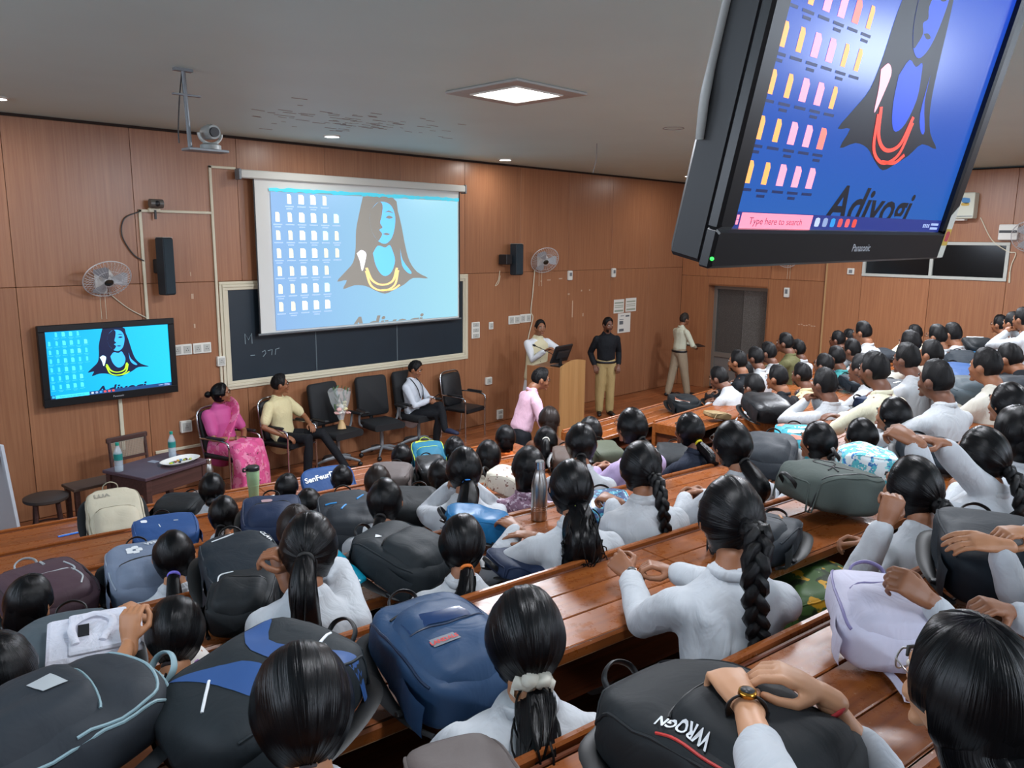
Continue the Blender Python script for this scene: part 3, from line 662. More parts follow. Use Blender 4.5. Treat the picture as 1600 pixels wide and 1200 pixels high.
# notices
M_paper = mat('paper', '#d9d8d0', .7)
def notice(label, x, z, w_, h, rows, tint):
    t = thing('notice', label, 'paper', (x, Yw, z)); G().box((0, -.004, 0), (w_, .004, h)).build('sheet', M_paper, t); g = G()
    for zz, a, b, hh in rows: g.box(((a + b) / 2 * w_, -.0066, zz * h), ((b - a) * w_, .001, hh * h))
    g.build('print', mat('print_' + tint, tint, .8), t)
notice('left of the two printed notices taped high beside the corner', 12.22, 1.76, .32, .26, [(.25, -.42, .42, .09), (.05, -.42, .42, .05), (-.08, -.42, .40, .05), (-.34, -.42, .42, .12)], '#8e9a86')
notice('right of the two printed notices taped high beside the corner', 12.60, 1.77, .34, .26, [(.25, -.42, .42, .09), (.05, -.42, .42, .05), (-.08, -.42, .40, .05), (-.34, -.42, .42, .12)], '#9aa08c')
notice('white sheet with a grey printed block below the two notices', 12.40, 1.43, .40, .38, [(.18, -.38, -.05, .03), (.02, -.38, -.08, .18), (-.36, -.38, -.02, .13), (.36, -.3, -.02, .03), (.34, .1, .4, .08)], '#60656a')
# ------------------------------------------------------------------ wall fans
def fan(label, base, tilt, yaw, R=.24, cords=True):
    """base: point on the wall; local -y leaves the wall"""
    t = thing('wall_fan', label, 'fan', base, yaw)
    m = mat('fan_white', '#c9c9c6', .4); mg = mat('fan_grille', '#c4c5c6', .35, .2)
    G().box((0, -.03, -.02), (.11, .06, .26), .02).build('wall_mount', m, t)
    hc = Vector((0, -.24, .02)); rx = Matrix.Rotation(tilt, 4, 'X')       # fan axis: -y tilted down
    Mf = Matrix.Translation(hc) @ rx
    G().tube([(0, -.05, .02), (0, -.12, .06), (0, -.19, .05)], .028, 10).build('arm', m, t, 1)
    g = G(); g.tube([(0, .13, 0), (0, .11, 0), (0, .02, 0), (0, .0, 0)], [.035, .065, .07, .05], 16); g.xf(Mf); g.build('motor', m, t, 1)
    g = G(); n = 40
    for k in range(n):
        a = 2 * math.pi * k / n; c, s = math.cos(a), math.sin(a)
        g.tube([(.05 * c, -.062, .05 * s), (.13 * c, -.06, .13 * s), (R * .93 * c, -.035, R * .93 * s), (R * c, 0, R * s)], .0016, 4, False)
        g.tube([(.07 * c, .05, .07 * s), (.15 * c, .05, .15 * s), (R * c, 0, R * s)], .0016, 4, False)
    g.xf(Mf); g.build('guard_wires', mg, t)
    for rr_, yy, th in ((R, 0, .006), (R * .62, -.058, .0022), (.055, -.062, .003)):
        g = G(); g.tube([(rr_ * math.cos(2 * math.pi * k / 40), yy, rr_ * math.sin(2 * math.pi * k / 40)) for k in range(41)], th, 6, False); g.xf(Mf); g.build('guard_ring', mg, t, 1)
    g = G(); g.tube([(0, -.062, 0), (0, -.070, 0)], [.045, .038], 20); g.xf(Mf); g.build('badge', mat('fan_badge', '#3a352c', .3, .4), t, 1)
    g = G(); g.tube([(0, -.005, 0), (0, -.05, 0)], [.035, .028], 14); g.xf(Mf); g.build('hub', m, t, 1)
    for k in range(3):
        a0 = 2.094 * k; g = G(); V = []; nn = 6
        for i in range(nn):
            for j in (0, 1):
                rr_ = .03 + (R * .86 - .03) * i / (nn - 1); a = a0 + (j - .4) * (.95 if 0 < i < nn - 1 else .6); V.append((rr_ * math.cos(a), -.028 + (.022 if j else -.014), rr_ * math.sin(a)))
        F = [(2 * i, 2 * i + 1, 2 * i + 3, 2 * i + 2) for i in range(nn - 1)]; g.add(V, F); g.add([(p[0], p[1] + .003, p[2]) for p in V], [f[::-1] for f in F]); g.xf(Mf)
        g.build('blade', mat('fan_blade', '#a3a6aa', .35), t, 1)
    if cords:
        for xx in (-.03, .02): G().tube([(xx, -.06, -.14), (xx, -.062, -.42)], .0025, 5).build('pull_cord', M_cream, t)
    return t
fan('white wall fan above the wall television', tuple(np.array([2.98, Yw, 2.52])), math.radians(38), 0)
fan('white wall fan right of the hanging black speaker', (9.98, Yw, 2.64), math.radians(30), -.45)
p = onx(1237, 402, XR); fan('white wall fan on the right wall beside the aluminium door', (XR, p[1], p[2] + .02), math.radians(20), -R90)
p = onx(1600, 372, XR - PJ); fan('white wall fan at the right edge beside the strip window', (XR - PJ, p[1] - .12, p[2]), math.radians(20), -R90, cords=False)
def cord(label, pts, rad=.006, m=None, name='cable'):
    return tag(G().tube(bez(pts, 8), rad, 6).build(name, m or M_cream, None, 1), label, 'cable')
cord('thin cable from the left wall fan to the conduit', [(3.05, Yw - .02, 2.38), (3.25, Yw - .012, 2.2), (3.44, Yw - .024, 2.08)])
cord('white cable hanging down the wall behind the speaker at the lectern', [(9.83, Yw - .03, 2.5), (9.80, Yw - .02, 2.1), (9.76, Yw - .02, 1.8), (9.80, Yw - .03, 1.68), (9.70, Yw - .015, 1.3), (9.66, Yw - .012, .8), (9.6, Yw - .01, .1)], .009)
cord('black cable looping from the conduit beside the column speaker', [(3.44, Yw - .03, 3.26), (3.28, Yw - .02, 3.18), (3.24, Yw - .02, 3.0), (3.34, Yw - .02, 2.8), (3.45, Yw - .03, 2.72)], .007, M_black)
# column speakers
def speaker(label, x, z, h, w_, yaw, brk):
    t = thing('wall_speaker', label, 'speaker', (x, Yw - .17, z), yaw); mg = mat('speaker_black', '#16222a', .55)
    G().box((0, 0, 0), (w_, .14, h), .012).build('cabinet', mg, t); G().box((0, -.074, 0), (w_ * .9, .01, h * .95), .004).build('grille', mat('speaker_grille', '#1c2e38', .7, bump=.5, bscale=500), t)
    G().box((0, 0, h / 2 + .002), (w_, .14, .006)).build('top_cap', mat('speaker_top', '#9a968e', .5), t)
    g = G(); g.box((brk, .07, 0), (.14, .17, .16), .01); g.tube([(brk * .4, .03, 0), (0, .03, 0)], .02, 8); g.build('bracket', M_black, t)
speaker('tall black column speaker left of the projection screen', 3.63, 2.66, .64, .13, .25, .02)
speaker('black column speaker right of the chalkboard on a side bracket', 9.25, 2.68, .50, .17, .1, -.2)
cord('loop of thin wire hanging under the right column speaker', [(9.0, Yw - .04, 2.5), (8.98, Yw - .03, 2.36), (8.92, Yw - .02, 2.26), (8.99, Yw - .02, 2.30), (9.02, Yw - .03, 2.42)], .005)
# small camera on a bracket over the left column speaker
t = thing('wall_camera', 'small white camera on a bracket above the left column speaker', 'camera', (3.60, Yw, 3.33))
G().box((0, -.03, -.05), (.12, .06, .05), .008).build('bracket', M_cream, t); G().tube([(-.07, -.10, .02), (.07, -.10, .02)], [.05, .05], 14).build('housing', mat('camera_shell', '#57544f', .4), t, .8)
G().ell((0, -.125, .02), (.04, .035, .035), 12, 8).build('lens', M_black, t, 1); G().box((0, -.06, -.1), (.02, .02, .1)).build('cable_stub', M_black, t)
# camera on the ceiling pole
t = thing('ceiling_pole_camera', 'pan-tilt camera on a grey pole hanging from the ceiling', 'camera', (2.59, 5.92, 0))
G().tube([(-.02, 0, ZC + .03), (0, 0, 3.63)], .016, 10).build('pole', M_grey, t, 1); G().box((-.02, 0, ZC + .02), (.13, .05, .02)).build('ceiling_plate', M_grey, t)
G().box((-.005, 0, 4.0), (.2, .035, .012)).build('cross_bar', M_grey, t); G().box((.1, -.03, 3.62), (.30, .14, .02), .004).build('shelf', M_grey, t)
G().lathe([(.075, 0), (.075, .03), (.05, .045)], 20, (.14, -.03, 3.63)).build('camera_base', mat('camera_shell2', '#8d9290', .4), t, .7)
G().tube([(.14 + .085 * math.cos(a), -.03, 3.745 + .075 * math.sin(a)) for a in np.linspace(math.pi, 2 * math.pi, 13)], [(.012, .018)] * 13, 8).build('yoke', mat('camera_shell3', '#b9bcb8', .4), t, 1)
G().tube([(.14, .03, 3.755), (.14, -.05, 3.755), (.14, -.10, 3.75)], [.05, .056, .05], 18).build('camera_head', mat('camera_shell2', '#8d9290', .4), t, .8)
G().tube([(.14, -.10, 3.75), (.14, -.115, 3.749)], [.036, .034], 16).build('lens', M_black, t, .8)
G().tube(bez([(-.03, 0, ZC), (-.06, 0, 3.95), (-.08, 0, 3.75), (-.08, 0, 3.66)], 6), .005, 6).build('cable', M_black, t, 1)
t = tag(G().tube(bez([(7.96, 6.48, ZC + .03), (7.94, 6.47, 3.98), (7.92, 6.5, 3.82)], 6), .004, 6).build('loose_wire', M_grey, None, 1), 'thin loose wire dangling from the ceiling right of the lamp', 'cable')
g = G(); g.tube([(7.43 + .11 * math.cos(a), 5.01 + .11 * math.sin(a), ZC + .028) for a in np.linspace(0, 6.2832, 29)], .004, 5, False)
tag(g.build('blanking_ring', M_grey, None, 1), 'faint round blanking ring in the ceiling left of the hanging television', 'ceiling plate')
# flaking paint by the screen, scattered grey flakes
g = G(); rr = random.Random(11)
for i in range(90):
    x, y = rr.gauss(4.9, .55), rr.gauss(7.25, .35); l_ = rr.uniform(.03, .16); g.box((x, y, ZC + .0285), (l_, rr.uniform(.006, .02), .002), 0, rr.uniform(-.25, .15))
o = g.build('flaking_paint', mat('flake_grey', '#8f8f8c', .8), None); o.parent = bpy.data.objects['ceiling']
# things high on the right wall
p = onx(1509, 322, XR - PJ); t = thing('wall_cabinet', 'white wall-mounted unit with a small coloured sticker near the ceiling', 'wall unit', (XR - PJ, p[1], p[2]))
G().box((-.11, 0, 0), (.22, .36, .40), .012).build('case', mat('unit_cream', '#d6dac8', .5), t); G().box((-.09, .05, -.215), (.16, .2, .03), .004).build('outlet', M_white, t); G().box((-.225, 0, -.165), (.01, .34, .012)).build('slot', M_grey, t)
g = G(); g.prism(blob([(-.05, -.03), (.05, -.04), (.06, .02), (0, .05), (-.055, .03)], 3), 0, .002, Matrix.Translation((-.2215, -.06, .08)) @ Matrix.Rotation(-R90, 4, 'Y') @ Matrix.Rotation(R90, 4, 'Z')); g.build('sticker_blue', mat('sticker_blue', '#3f86c0', .5), t)
g = G(); g.prism(blob([(-.05, -.02), (.05, -.02), (.05, .02), (-.05, .02)], 3), 0, .002, Matrix.Translation((-.2215, -.055, .02)) @ Matrix.Rotation(-R90, 4, 'Y') @ Matrix.Rotation(R90, 4, 'Z')); g.build('sticker_yellow', mat('sticker_yellow', '#c9a640', .5), t)
p = onx(1577, 363, XR - PJ); t = thing('junction_box', 'small white box on the right wall below the wall-mounted unit', 'wall unit', (XR - PJ, p[1], p[2])); G().box((-.04, 0, 0), (.08, .26, .24), .01).build('case', M_white, t); G().box((-.083, 0, .01), (.006, .24, .04)).build('black_band', M_black, t)
pp = [onx(a, b, XR - PJ - .02) for a, b in ((1532, 340), (1550, 375), (1575, 393), (1587, 396), (1580, 415), (1576, 440))]; cord('pale cable drooping from the wall-mounted unit past the strip window', pp, .008)
pp = [onx(a, b, XR - PJ - .012) for a, b in ((1578, 425), (1577, 442))]; tag(G().tube(pp, .012, 6).build('cable_end', M_cream), 'short pale conduit stub at the corner of the strip window', 'conduit')
p = onx(1230, 457, XR); t = thing('wall_switch', 'small pale switch box beside the aluminium door', 'socket', (XR, p[1], p[2])); G().box((-.02, 0, 0), (.04, .10, .18), .006).build('case', M_white, t); G().box((-.042, 0, .02), (.006, .05, .08)).build('rocker', M_grey, t)
p = onx(1330, 424, XR - PJ); t = thing('wall_switch', 'small pale box left of the long strip window', 'socket', (XR - PJ, p[1], p[2])); G().box((-.015, 0, 0), (.03, .12, .11), .006).build('case', M_white, t); G().box((-.032, 0, 0), (.005, .06, .06)).build('rocker', M_grey, t)
g = G(); p = onx(1258, 508, XR)
for i in range(7): g.box((XR - .001, p[1] + .12 - i * .05, p[2] + .012 * math.sin(i * 2)), (.005, .035, .014), 0)
g.build('bare_plaster_mark', mat('raw_plaster', '#c2a58c', .9), W_right)
g = G(); p = onx(1255, 396, XR - .02); q = onx(1345, 391, XR - .02); g.box((XR - .02, (p[1] + q[1]) / 2, (p[2] + q[2]) / 2), (.03, abs(p[1] - q[1]) + .1, .04), .004); tag(g.build('conduit', M_cream), 'white conduit along the right wall just under the hanging television', 'conduit')
# ================================================================== furniture by the stage
M_leather = mat('black_leatherette', '#14161a', .5, bump=.15, bscale=90)
M_cush = mat('black_cushion', '#101317', .75, bump=.2, bscale=300)
def rounded(w_, h, d, r=.05, n=4):
    """soft cushion slab outline in XZ extruded in y"""
    P = []
    for cx, cz, a0 in ((w_ / 2 - r, h / 2 - r, 0), (-w_ / 2 + r, h / 2 - r, R90), (-w_ / 2 + r, -h / 2 + r, 2 * R90), (w_ / 2 - r, -h / 2 + r, 3 * R90)):
        for i in range(n + 1): a = a0 + R90 * i / n; P.append((cx + r * math.cos(a), cz + r * math.sin(a)))
    return P
def cushion(g, w_, h, d, M, r=.05):
    P = rounded(w_, h, d, r); n = len(P); V = []
    for k, (sc, yy) in enumerate(((.94, -d / 2), (1, -d / 4), (1, d / 4), (.94, d / 2))): V += [tuple(M @ Vector((a * sc, yy, b * sc))) for a, b in P]
    F = [tuple(range(n)), tuple(range(4 * n - 1, 3 * n - 1, -1))] + [(k * n + i, k * n + n + i, k * n + n + (i + 1) % n, k * n + (i + 1) % n) for k in range(3) for i in range(n)]
    g.add(V, F)
def visitor_chair(label, loc, rz, frame=None):
    """black padded chair with chrome tube legs and arms; faces local -y"""
    t = thing('visitor_chair', label, 'chair', loc, rz, 'chairs along the front wall'); m = frame or M_chrome
    g = G(); cushion(g, .46, .06, .46, Matrix.Translation((0, 0, .45)) @ Matrix.Identity(4), .025); g.build('seat', M_leather, t, .9)
    g = G(); cushion(g, .44, .50, .06, Matrix.Translation((0, .235, .72)) @ Matrix.Rotation(math.radians(-10), 4, 'X'), .08); g.build('backrest', M_leather, t, .9)
    g = G(); g.tube(bez([(-.235, .19, .42), (-.24, .22, .60), (-.235, .27, .90), (-.17, .285, .985), (0, .288, 1.0), (.17, .285, .985), (.235, .27, .90), (.24, .22, .60), (.235, .19, .42)], 5), .012, 8); g.build('back_frame', m, t, 1)
    for sx in (-1, 1):
        G().tube(bez([(sx * .25, -.22, 0), (sx * .25, -.22, .45), (sx * .255, -.22, .60), (sx * .255, -.16, .655), (sx * .255, .1, .665), (sx * .245, .23, .66)], 5), .012, 8).build('leg', m, t, 1)
        G().tube(bez([(sx * .24, .26, 0), (sx * .235, .22, .30), (sx * .235, .20, .45)], 5), .012, 8).build('leg', m, t, 1)
        G().box((sx * .255, -.02, .685), (.05, .27, .03), .012).build('armrest', M_leather, t)
    g = G(); g.tube([(-.25, -.2, .41), (.25, -.2, .41)], .01, 8); g.tube([(-.235, .2, .41), (.235, .2, .41)], .01, 8); g.build('seat_rail', m, t, 1)
    return t
def office_chair(label, loc, rz, base=True):
    t = thing('office_chair', label, 'chair', loc, rz, 'chairs along the front wall')
    g = G(); cushion(g, .50, .09, .48, Matrix.Translation((0, 0, .46)), .035); g.build('seat', M_cush, t, .9)
    g = G(); cushion(g, .48, .56, .08, Matrix.Translation((0, .255, .82)) @ Matrix.Rotation(math.radians(-9), 4, 'X'), .06); g.build('backrest', M_cush, t, .9)
    G().tube([(0, .26, .40), (0, .30, .62)], [(.03, .012)] * 2, 8).build('back_bar', M_black, t)
    for sx in (-1, 1):
        G().tube(bez([(sx * .25, .1, .44), (sx * .30, .08, .5), (sx * .305, .05, .66)], 5), .016, 8).build('arm_post', M_grey, t, 1)
        G().box((sx * .30, -.02, .68), (.07, .28, .035), .015).build('armrest', M_black, t)
    G().tube([(0, 0, .10), (0, 0, .43)], .026, 12).build('gas_column', M_grey, t, 1)
    for k in range(5):
        a = 2 * math.pi * k / 5 + .3; l = G().tube([(0, 0, .13), (.16 * math.cos(a), .16 * math.sin(a), .11), (.29 * math.cos(a), .29 * math.sin(a), .075)], [(.03, .02), (.024, .016), (.016, .012)], 8).build('base_leg', M_grey, t, 1)
        G().ell((.29 * math.cos(a), .29 * math.sin(a), .034), (.034, .034, .034), 10, 8).build('castor', M_black, l, 1)
    return t
CH = {}
CH['lady'] = visitor_chair('black chair with chrome arms under the woman in the pink saree', (4.15, 8.86, 0), .35)
CH['cream'] = visitor_chair('black chair with chrome arms under the man in the cream shirt', (4.93, 8.88, 0), .3)
CH['bouquet'] = office_chair('black office chair holding the wrapped bouquet', (5.62, 8.84, 0), .15)
CH['empty'] = office_chair('empty black office chair right of the bouquet', (6.34, 8.86, 0), -.1)
CH['steth'] = office_chair('black office chair under the man with the stethoscope', (7.04, 8.92, 0), .1)
CH['right'] = visitor_chair('empty black visitor chair at the right end of the row of chairs', (7.92, 8.92, 0), .2)
# table with bottles and tray
M_oldw = wood('old_dark_wood', '#35211c', '#513430', .5, 0, .7)
t = thing('side_table', 'old dark wooden table with a purple-brown top holding bottles and a tray', 'table', (2.97, 8.02, 0), .32)
G().box((0, 0, .70), (.78, .62, .035), .006).build('table_top', mat('purple_top', '#4b3a44', .45, var=.2, vscale=6), t)
for sx in (-.34, .34):
    for sy in (-.26, .26): G().box((sx, sy, .34), (.06, .06, .68), .005).build('leg', M_oldw, t)
g = G(); g.box((0, -.27, .60), (.66, .02, .16)); g.box((0, .27, .60), (.66, .02, .16)); g.box((-.34, 0, .60), (.02, .5, .16)); g.box((.34, 0, .60), (.02, .5, .16)); g.build('apron', M_oldw, t)
G().box((.02, -.30, .40), (.46, .02, .055), .004).build('foot_rail', mat('worn_rail', '#8f8a88', .6), t)
def bottle(label, x, y, z, h=.255, r=.034):
    t = thing('water_bottle', label, 'bottle', (x, y, z)); k = h / .255
    G().lathe([(r * .8, 0), (r, .008), (r, .05 * k), (r * .94, .06 * k), (r, .07 * k), (r, .15 * k), (r * .96, .17 * k), (r * .62, .205 * k), (r * .38, .225 * k), (r * .38, .238 * k)], 20).build('body', mat('clear_plastic', '#cfdde6', .08, alpha=.42, spec=.8), t, .8)
    G().lathe([(r * .8, .004), (r * .95, .012), (r * .95, .09 * k)], 18).build('water', mat('water', '#b8cfe0', .05, alpha=.35), t, .8)
    G().lathe([(r * 1.01, .105 * k), (r * 1.01, .16 * k)], 20).build('label_band', mat('bottle_label', '#1f7d78', .45), t, .8)
    G().lathe([(r * .45, .232 * k), (r * .45, .255 * k), (r * .4, .257 * k)], 16).build('cap', mat('cap_teal', '#1d8c78', .4), t, .6)
p = onz(183, 737, .72); bottle('clear water bottle at the left end of the side table', p[0] + .02, p[1], .718, .29, .04)
p = onz(268, 712, .72); bottle('clear water bottle behind the tray on the side table', p[0] - .02, p[1] - .08, .718, .28, .038)
p = onz(282, 718, .735); t = thing('serving_tray', 'white oval plastic tray with colourful pieces on the side table', 'tray', (p[0] - .02, p[1] - .04, .718), .35)
V = []; n = 32
for rx, ry, z in ((.16, .085, 0), (.17, .095, .004), (.205, .125, .03), (.215, .135, .032), (.208, .128, .034), (.17, .095, .010), (.16, .085, .006)):
    V += [(rx * math.copysign(abs(math.cos(a)) ** .8, math.cos(a)), ry * math.copysign(abs(math.sin(a)) ** .8, math.sin(a)), z) for a in np.linspace(0, 2 * math.pi, n, False)]
F = [(k * n + i, k * n + (i + 1) % n, k * n + n + (i + 1) % n, k * n + n + i) for k in range(6) for i in range(n)] + [tuple(range(n - 1, -1, -1)), tuple(range(6 * n, 7 * n))]
G().add(V, F).build('dish', mat('tray_white', '#dcdcd8', .35), t, .8)
rr = random.Random(5); tray = t
for i in range(9):
    c = ['#b8c23a', '#3b7f52', '#7a3020', '#2c2a36', '#c99a2c', '#3f79a8', '#8a8f2a', '#43202a', '#a8b648'][i]
    o = tag(G().ell((0, 0, .012), (.022, .014, .010), 8, 6).build('wrapped_sweet', mat('sweet_%d' % i, c, .35), None, 1), ['yellow-green', 'green', 'brown', 'black', 'orange', 'blue', 'olive', 'dark red', 'pale green'][i] + ' wrapped sweet on the white tray', 'sweet', 'sweets on the tray')
    q = Matrix.Rotation(.35, 4, 'Z') @ Vector((-.11 + .027 * i, rr.uniform(-.03, .03), 0)); o.location = (tray.location.x + q.x, tray.location.y + q.y, tray.location.z + .004); o.rotation_euler = (0, 0, rr.uniform(0, 3))
p = onz(240, 719, .72); tag(G().box((0, 0, .002), (.07, .10, .003)).build('paper_slip', mat('slip', '#8f96a4', .7), None, None, (p[0] - .02, p[1] - .05, .7175), (0, 0, .4)), 'small grey paper slip lying on the side table', 'paper')
p = onz(72, 778, .45); t = thing('round_stool', 'dark round wooden stool left of the side table', 'stool', (p[0], p[1], 0))
G().lathe([(.19, .43), (.2, .44), (.2, .465), (.19, .47)], 28).build('seat', mat('stool_seat', '#3b332f', .55), t, .5)
for k in range(4): a = .6 + k * R90; G().tube([(.13 * math.cos(a), .13 * math.sin(a), .44), (.17 * math.cos(a), .17 * math.sin(a), 0)], .02, 8).build('leg', M_oldw, t)
G().tube([(.15 * math.cos(a), .15 * math.sin(a), .18) for a in np.linspace(0, 6.2832, 25)], .010, 6, False).build('foot_ring', M_oldw, t, 1)
t = thing('low_bench', 'small dark wooden bench between the stool and the side table', 'bench', (2.52, 8.55, 0), .1)
G().box((0, 0, .50), (.5, .30, .03), .004).build('top', mat('bench_dark', '#4a3a30', .55), t)
for sx in (-.21, .21):
    for sy in (-.11, .11): G().box((sx, sy, .24), (.045, .045, .485), .003).build('leg', M_oldw, t)
t = thing('cane_chair', 'wooden chair with a woven cane backrest pushed behind the side table', 'chair', (3.05, 8.72, 0), 3.3)
for sx in (-.2, .2): G().tube([(sx, -.2, 0), (sx, -.2, .45), (sx, -.235, .84)], .02, 6).build('leg', M_oldw, t); G().tube([(sx, .18, 0), (sx, .18, .44)], .02, 6).build('leg', M_oldw, t)
G().box((0, -.01, .44), (.44, .42, .03), .006).build('seat', M_oldw, t); G().box((0, -.232, .82), (.46, .03, .06), .01).build('top_rail', M_oldw, t); G().box((0, -.215, .60), (.4, .025, .03)).build('lower_rail', M_oldw, t)
g = G()
for i in range(22): g.box((-.185 + i * .0176, -.224, .70), (.006, .006, .19))
for i in range(10): g.box((0, -.228, .615 + i * .019), (.38, .006, .006))
g.build('cane_weave', mat('cane', '#a79f90', .7), t)
# banner stand at the far left edge
p = onz(12, 842, .25); t = thing('banner_stand', 'leaning white and blue printed board at the left edge', 'banner', (1.72, 8.55, 0), .3)
g = G(); g.box((0, 0, .55), (.03, .5, 1.1), .004); g.xf(Matrix.Rotation(math.radians(-5), 4, 'Y')); g.build('board', mat('banner_white', '#c3cbd4', .5), t)
g = G(); g.box((.017, -.12, .4), (.004, .2, .3)); g.box((.017, -.12, .85), (.004, .2, .2)); g.xf(Matrix.Rotation(math.radians(-5), 4, 'Y')); g.build('print', mat('banner_blue', '#3f7ca8', .5), t)
for sy in (-.2, .2): G().tube([(-.1, sy, 1.0), (-.35, sy, 0)], .012, 6).build('strut', M_grey, t)
# lectern
t = thing('lectern', 'light wood lectern with a curved top edge and brown side', 'lectern', (8.77, 7.69, 0), math.radians(15))
M_beech = wood('beech', '#b08350', '#c79a66', .4, 2, .5); M_lside = wood('lectern_side', '#84532f', '#9a6640', .42, 2, .5)
P = [(0, 0), (.84, 0)] + [(.84 - .84 * i / 12, 1.12 + .07 * math.sin(math.pi * i / 12 * .85 + .25)) for i in range(13)]
G().prism(P, 0, .03, Matrix.Rotation(R90, 4, 'X') @ Matrix.Translation((0, 0, -.03))).build('front_panel', M_beech, t)
for xx in (.012, .828): G().box((xx, .31, .56), (.024, .56, 1.12), .003).build('side_panel', M_lside, t)
G().box((.42, .32, 1.08), (.80, .52, .024), .004).build('desk_shelf', M_lside, t); G().box((.42, .32, .06), (.80, .5, .03)).build('foot_board', M_lside, t)
lec = t; ML = Matrix.Translation((8.77, 7.69, 0)) @ Matrix.Rotation(math.radians(15), 4, 'Z')
q = ML @ Vector((.36, .26, 1.092)); t = thing('monitor', 'black computer monitor standing on the lectern seen from behind', 'monitor', q, math.radians(8))
g = G(); g.box((0, 0, .21), (.46, .03, .29), .01); g.xf(Matrix.Rotation(math.radians(22), 4, 'X')); g.build('screen', M_black, t)
g = G(); g.box((0, -.024, .20), (.3, .02, .12), .008); g.box((0, -.035, .27), (.34, .006, .012)); g.xf(Matrix.Rotation(math.radians(22), 4, 'X')); g.build('rear_cover', mat('monitor_back', '#23262a', .4), t)
G().box((0, -.06, .08), (.06, .03, .17), .006).build('neck', M_black, t); G().box((0, -.04, .008), (.24, .18, .016), .006).build('foot', M_black, t)
q = ML @ Vector((.62, .40, 1.092)); t = thing('gooseneck_microphone', 'black gooseneck microphone reaching from the lectern toward the speaker', 'microphone', q)
G().lathe([(.05, 0), (.05, .02), (.03, .03)], 18).build('base', M_black, t, .6)
pts = bez([(0, 0, .02), (-.05, .02, .12), (-.18, .07, .20), (-.36, .12, .285)], 6); G().tube(pts, .006, 8).build('neck', M_black, t, 1); G().tube([pts[-1], np.array(pts[-1]) + [-.02, .006, .010], np.array(pts[-1]) + [-.045, .013, .02]], [.012, .019, .013], 12).build('head', M_black, t, 1)
q = ML @ Vector((.30, .08, 1.093)); tag(G().ell((0, 0, .016), (.03, .05, .016), 12, 8).build('computer_mouse', M_black, None, 1, tuple(q)), 'black computer mouse on the lectern in front of the monitor', 'mouse')
# ================================================================== people
SKIN = {'a': mat('skin_a', '#b07a56', .5, var=.06, vscale=30), 'b': mat('skin_b', '#8a5a3e', .5, var=.06, vscale=30), 'c': mat('skin_c', '#6a4330', .5, var=.06, vscale=30), 'd': mat('skin_d', '#c28f6c', .5, var=.05, vscale=30)}
HAIR = hairmat('hair_black', '#08080a', .27); HAIRB = hairmat('hair_brown', '#1d1512', .34); HAIRS = hairmat('hair_short', '#0d0c0d', .5)
M_eye = mat('eye_white', '#d8d2c8', .3); M_iris = mat('eye_iris', '#1a100b', .25); M_lip = mat('lips', '#7d4438', .5); M_brow = mat('brow', '#120e0c', .7)
M_spec = mat('spectacle_rim', '#2a241e', .35, .3); M_lens = mat('spectacle_lens', '#c8d0d4', .05, alpha=.18)
def unit(v): v = np.asarray(v, float); return v / max(np.linalg.norm(v), 1e-9)
def headpt(d, t=0.0):
    """surface of the head for a unit direction (face +y, up +z), pushed out by t"""
    x, y, z = d; px, py, pz = x * .074, y * (.090 if y > 0 else .100), z * .118
    if z < 0:
        s = -z; px *= 1 - .30 * s ** 1.5
        py *= (1 - .06 * s) if y > 0 else (1 - .60 * s ** 1.3)
        if y > 0: py += .012 * s * y
    p = np.array([px, py, pz]); return p + unit(p) * t
def head_raw():
    V = []; F = []; nu, nv = 22, 16
    V.append(headpt((0, 0, -1)))
    for k in range(1, nv):
        t = -math.pi / 2 + math.pi * k / nv
        for i in range(nu): a = 2 * math.pi * i / nu; V.append(headpt((math.cos(t) * math.cos(a), math.cos(t) * math.sin(a), math.sin(t))))
    V.append(headpt((0, 0, 1))); last = len(V) - 1
    for i in range(nu):
        j = (i + 1) % nu; F.append((0, 1 + j, 1 + i)); F.append((last, last - nu + i, last - nu + j))
        for k in range(nv - 2): a = 1 + k * nu; F.append((a + i, a + j, a + nu + j, a + nu + i))
    g = G(); g.add(V, F)
    g.add(*capsule([(0, .082, .022), (0, .094, -.008), (0, .104, -.026)], [.008, .010, .014], 8)); g.add(*capsule([(-.012, .094, -.03), (.012, .094, -.03)], [.009, .009], 8))
    g.add(*capsule([(-.022, .083, -.062), (0, .092, -.060), (.022, .083, -.062)], [.008, .010, .008], 8)); g.add(*ellipsoid((0, .080, -.095), (.026, .018, .018), 10, 8))
    for s in (-1, 1):
        g.add(*ellipsoid((s * .086, -.010, -.008), (.012, .021, .034), 10, 8)); g.add(*capsule([(s * .018, .082, .030), (s * .05, .070, .030)], [.010, .009], 8)); g.add(*ellipsoid((s * .042, .066, -.028), (.022, .018, .022), 10, 8))
    return g
HEADRAW = head_raw()
